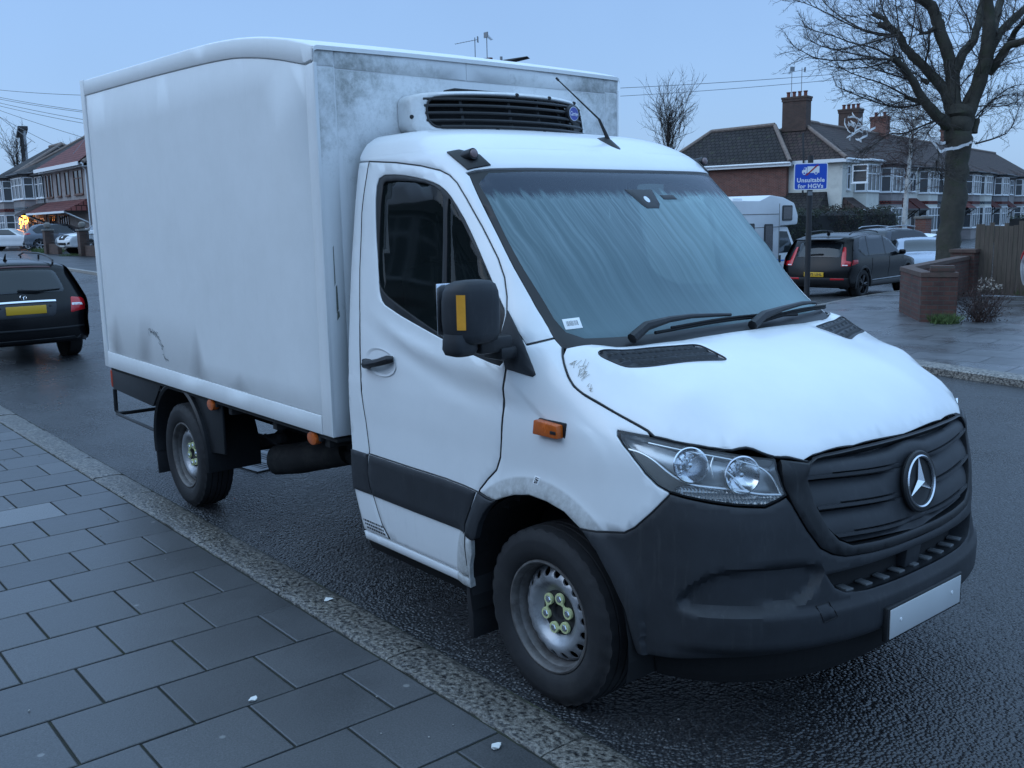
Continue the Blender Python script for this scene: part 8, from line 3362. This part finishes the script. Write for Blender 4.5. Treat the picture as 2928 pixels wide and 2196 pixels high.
for s_ in SHOOTS:
    P = [Vector(q) - O_ for q in s_]
    Q = [Vector((*q, 0)) if len(q) == 2 else Vector(q) for q in chaikin([tuple(p) for p in P], 1)]
    n = len(Q)
    mb.tube(Q, [lerp(.024, .006, j / (n - 1)) for j in range(n)], 4, cap=False)
    for j in range(1, n):
        d = (Q[j] - Q[j - 1]).normalized()
        for k in range(2):
            p = Q[j - 1].lerp(Q[j], rt.random())
            twig(mb, p, d + rvec(.45) + Vector((0, 0, .12)), rt.uniform(.45, 1.0) * (1 - .3 * j / n), .008, 2, .0, 4)
for i, l in enumerate(LIMBS[1:]):
    for j in range(1, len(l)):
        a, b = Vector(l[j - 1][:3]) - O_, Vector(l[j][:3]) - O_
        m_ = 2 if j < len(l) - 1 else 5
        for k in range(m_):
            p = a.lerp(b, rt.random() if j < len(l) - 1 else rt.uniform(.6, 1))
            d = (b - a).normalized() * .5 + rvec(.6) + Vector((0, 0, .25))
            twig(mb, p, d, rt.uniform(.8, 1.7), .012, 2, .01, 5)
mb.build('crown', M_TWIG, TR_, recalc=False, smooth=False)
# white tape tied round the trunk, shredded sheeting caught in the twigs
M_TAPE = mat("white_tape", (.62, .62, .62), .6, var=.1, vscale=10)


def ribbon(mb, pts, w):
    P = [Vector(p) for p in pts]
    rows = []
    for i, p in enumerate(P):
        u = Vector((rt.uniform(-.4, .4), rt.uniform(-.4, .4), 1)).normalized() * w * rt.uniform(.5, 1.1)
        rows.append([tuple(p - u), tuple(p + u)])
    mb.grid(rows)


mb = MB()
for p in TAPE:
    ribbon(mb, chaikin(p, 1), .035)
tag(mb.build('white_tape', M_TAPE, recalc=False), 'white tape tied round the trunk of the big bare tree', 'tape')
mb = MB()
for p in SHREDS:
    q = [tuple(Vector(v) + rvec(.03)) for v in chaikin(p, 1)]
    ribbon(mb, q, .026)
tag(mb.build('shredded_sheeting', M_TAPE, recalc=False), 'shredded white sheeting caught in twigs left of the big tree', 'plastic sheeting')

# birch in front of the terrace
BI = thing('birch_tree', 'slender white-barked birch in front of the terraced houses', 'tree', (BIRCH[0][0], BIRCH[0][1], -.4))
O2 = Vector(BI.location)
P = [Vector((BIRCH[0][0], BIRCH[0][1], -.4))] + [Vector(q) for q in BIRCH]
P = [p - O2 for p in P]
mb = MB()
Q = [Vector(q) for q in chaikin([tuple(p) for p in P], 1)]
mb.tube(Q, [lerp(.13, .04, j / (len(Q) - 1)) for j in range(len(Q))], 8)
mb.tube([Q[-5], Q[-4] + Vector((.25, .25, .4)), Q[-3] + Vector((.5, .55, 1.0))], [.06, .05, .025], 6)
for k in range(10):
    j = rt.randint(len(Q) // 3, len(Q) - 2)
    d = Vector((rt.uniform(-1, 1), rt.uniform(-1, 1), .9))
    mb.tube([Q[j], Q[j] + d * .5, Q[j] + d * 1.0 + Vector((0, 0, .2))], [.035, .025, .012], 5)
mb.build('trunk', M_BIRCHB, BI)
mb = MB()
for k in range(75):
    j = rt.randint(len(Q) // 3, len(Q) - 1)
    d = Vector((rt.uniform(-1, 1), rt.uniform(-1, 1), rt.uniform(.0, .9)))
    twig(mb, Q[j], d, rt.uniform(1.0, 2.2), .016, 2, -.09, 5)
mb.build('crown', M_TWIGR, BI, recalc=False, smooth=False)


def bare_tree(label, loc, h, w, n=26, up=1.6, r=.12, m=None):
    t = thing('bare_tree', label, 'tree', loc, 0, 'bare trees behind the houses')
    mb = MB()
    mb.tube([(0, 0, -4), (0, 0, h * .3), (0, 0, h * .55)], [r * 1.2, r, r * .6], 7)
    mb.build('trunk', M_BARK, t)
    mb = MB()
    for k in range(n):
        z = h * rt.uniform(.15, .55)
        a = rt.uniform(0, 6.28)
        d = Vector((math.cos(a), math.sin(a), up)) 
        twig(mb, Vector((0, 0, z)), d, (h - z) * rt.uniform(.7, 1.05) * (1 if rt.random() < .6 else .7), r * .28, 2, .05, 6, 3, .38)
    mb.build('crown', m or M_TWIG, t, recalc=False, smooth=False)
    return t


bare_tree('slim bare tree rising behind the roof line to the right of the van', (-49.2, 55.4, 4.2), 8.0, 3., 30, 2.2)
bare_tree('bare tree behind the hoarding and the dark-roofed house at far left', (-103.5, 21.5, 6.2), 5.6, 3., 16, 2.2)
bare_tree('smaller bare tree just left of the chimney at far left', (-98.5, 25.0, 6.2), 4.2, 3., 12, 1.9)

# ---- hedge: clipped block of many small leaves
HG = thing('hedge', 'tall clipped dark green hedge behind the parked cars', 'hedge', (0, 0, 0))
ha, hb = Vector((-21.3, 26.1, -.42)), Vector((-19.6, 35.8, -.42))
ax = (hb - ha)
Lh = ax.length
ax.normalize()
nx = Vector((ax.y, -ax.x, 0))
mb = MB()
rows = []
for i in range(30):
    t = i / 29
    c = ha + ax * Lh * t
    rows.append([tuple(c + nx * x + Vector((0, 0, z))) for x, z in ((.55, 0), (.60, 1.2), (.50, 2.2), (.2, 2.38), (-.3, 2.38), (-.5, 2.2), (-.55, 0))])
mb.grid(rows, capa=True, capb=True)
mb.build('inner_growth', M_BLACK, HG, smooth=False)
mb, mb2 = MB(), MB()
for k in range(15000):
    t = rt.random() * Lh
    z = 2.45 * rt.random() ** .8
    side = rt.random()
    wob = .10 * math.sin(t * 2.1) + .07 * math.sin(t * 5.3 + z * 3) + .06 * math.sin(z * 6 + t)
    if side < .72:
        p = ha + ax * t + nx * (.62 + wob + rt.uniform(-.10, .05)) + Vector((0, 0, z))
    else:
        p = ha + ax * t + nx * rt.uniform(-.5, .6) + Vector((0, 0, 2.40 + wob * .8 + rt.uniform(-.08, .10)))
    s = rt.uniform(.03, .065)
    a, b = rvec().normalized() * s, rvec().normalized() * s * .7
    brown = math.sin(t * .9 + 1.2) + math.sin(t * 2.3) * .6 + rt.uniform(-.8, .8) > .9
    (mb2 if brown else mb).face((p, p + a, p + a + b, p + b))
mb.build('leaves', M_LEAF, HG, recalc=False, smooth=False)['kind'] = 'stuff'
mb2.build('brown_leaves', M_LEAFB, HG, recalc=False, smooth=False)['kind'] = 'stuff'
H2 = thing('hedge', 'low clipped hedge beyond the wooden fence at the right edge', 'hedge', (0, 0, 0))
mb = MB()
c0 = Vector((-18.0, 43.5, -.35))
mb.box(tuple(c0 + Vector((.9, 4, .95))), (1.0, 9, 1.7))
mb.build('inner_growth', M_BLACK, H2, smooth=False)
mb = MB()
for k in range(5000):
    p = c0 + Vector((1.42 + rt.uniform(-.1, .1), rt.uniform(-.6, 8.6), 1.9 * rt.random())) if rt.random() < .7 else c0 + Vector((rt.uniform(.3, 1.4), rt.uniform(-.6, 8.6), 1.85 + rt.uniform(-.1, .12)))
    s = rt.uniform(.04, .08)
    a, b = rvec().normalized() * s, rvec().normalized() * s
    mb.face((p, p + a, p + a + b, p + b))
mb.build('leaves', M_LEAF, H2, recalc=False, smooth=False)['kind'] = 'stuff'


def tuft(label, x, y, z, r, h, n, m=None, cat='grass', name='grass_tuft', grp=None):
    mb = MB()
    for k in range(n):
        a, q = rt.uniform(0, 6.28), r * math.sqrt(rt.random())
        p = Vector((x + q * math.cos(a), y + q * math.sin(a), z))
        d = Vector((rt.gauss(0, .35), rt.gauss(0, .35), 1)).normalized() * h * rt.uniform(.5, 1.1)
        s = Vector((-d.y, d.x, 0))
        s = (s.normalized() if s.length > 1e-5 else Vector((1, 0, 0))) * h * .035
        mb.face((p - s, p + s, p + d * .6 + s * .6 + Vector((0, 0, -.0)), p + d + Vector((d.x, d.y, 0)) * .3))
    tag(mb.build(name, m or M_GRASS, recalc=False, smooth=False), label, cat, grp)


tuft('bright green grass tuft at the foot of the corner brick wall', -4.86, 11.82, .10, .22, .18, 420)
tuft('green grass tuft on the far forecourt in front of the steel grey SUV', -57.6, 11.9, gh(-57.6, 11.9) + .1, .9, .35, 600)
tuft('grass growing at the foot of the right ball-topped pier', -50.3, 11.3, gh(-50, 11.3) + .1, .7, .16, 260)
tuft('weeds at the foot of the wooden fence boards', -6.3, 18.35, .09, .35, .14, 260)
# dead shrub against the wall end
SH = thing('dead_shrub', 'dead brown shrub with dry seed heads beside the corner wall', 'shrub', (-4.55, 12.35, .10))
mb = MB()
for k in range(70):
    a = rt.uniform(0, 6.28)
    twig(mb, Vector((rt.gauss(0, .08), rt.gauss(0, .08), 0)), Vector((math.cos(a) * .6, math.sin(a) * .6, 1)), rt.uniform(.3, .75), .006, 1, .0, 4)
mb.build('stems', M_TWIGR, SH, recalc=False, smooth=False)
mb = MB()
for k in range(700):
    p = Vector((rt.gauss(0, .19), rt.gauss(0, .19), abs(rt.gauss(.22, .14))))
    s = rt.uniform(.012, .03)
    a, b = rvec().normalized() * s, rvec().normalized() * s
    mb.face((p, p + a, p + a + b, p + b))
mb.build('dry_leaves', M_LEAFB, SH, recalc=False, smooth=False)
mb = MB()
for k in range(14):
    p = Vector((rt.uniform(-.1, .25), rt.uniform(-.05, .25), rt.uniform(.45, .68)))
    for j in range(10):
        a, b = rvec().normalized() * .025, rvec().normalized() * .025
        q = p + rvec(.02)
        mb.face((q, q + a, q + a + b, q + b))
mb.build('seed_heads', mat("pale_seed_head", (.30, .26, .22), .9), SH, recalc=False, smooth=False)
# dry needles caught in the bonnet gap
mb = MB()
for k in range(26):
    t = rt.random()
    x, y = lerp(.07, .20, t), lerp(-.905, -.922, t) + rt.uniform(-.002, .03) * (1 - abs(2 * t - 1))
    q = fH(np.array([[x, y + .012]]), .003)[0]
    d = Vector((rt.uniform(-.3, 1), rt.uniform(.1, 1), rt.uniform(0, .2))).normalized() * rt.uniform(.01, .03)
    d2 = fH(np.array([[q[0] + d.x, q[1] + d.y]]), .0035)[0]
    mb.tube([tuple(q), tuple(d2)], .0007, 3)
tag(mb.build('dry_needles', mat("dry_needle", (.17, .13, .06), .9), recalc=False), 'dry conifer needles caught in the gap beside the van bonnet', 'needles')
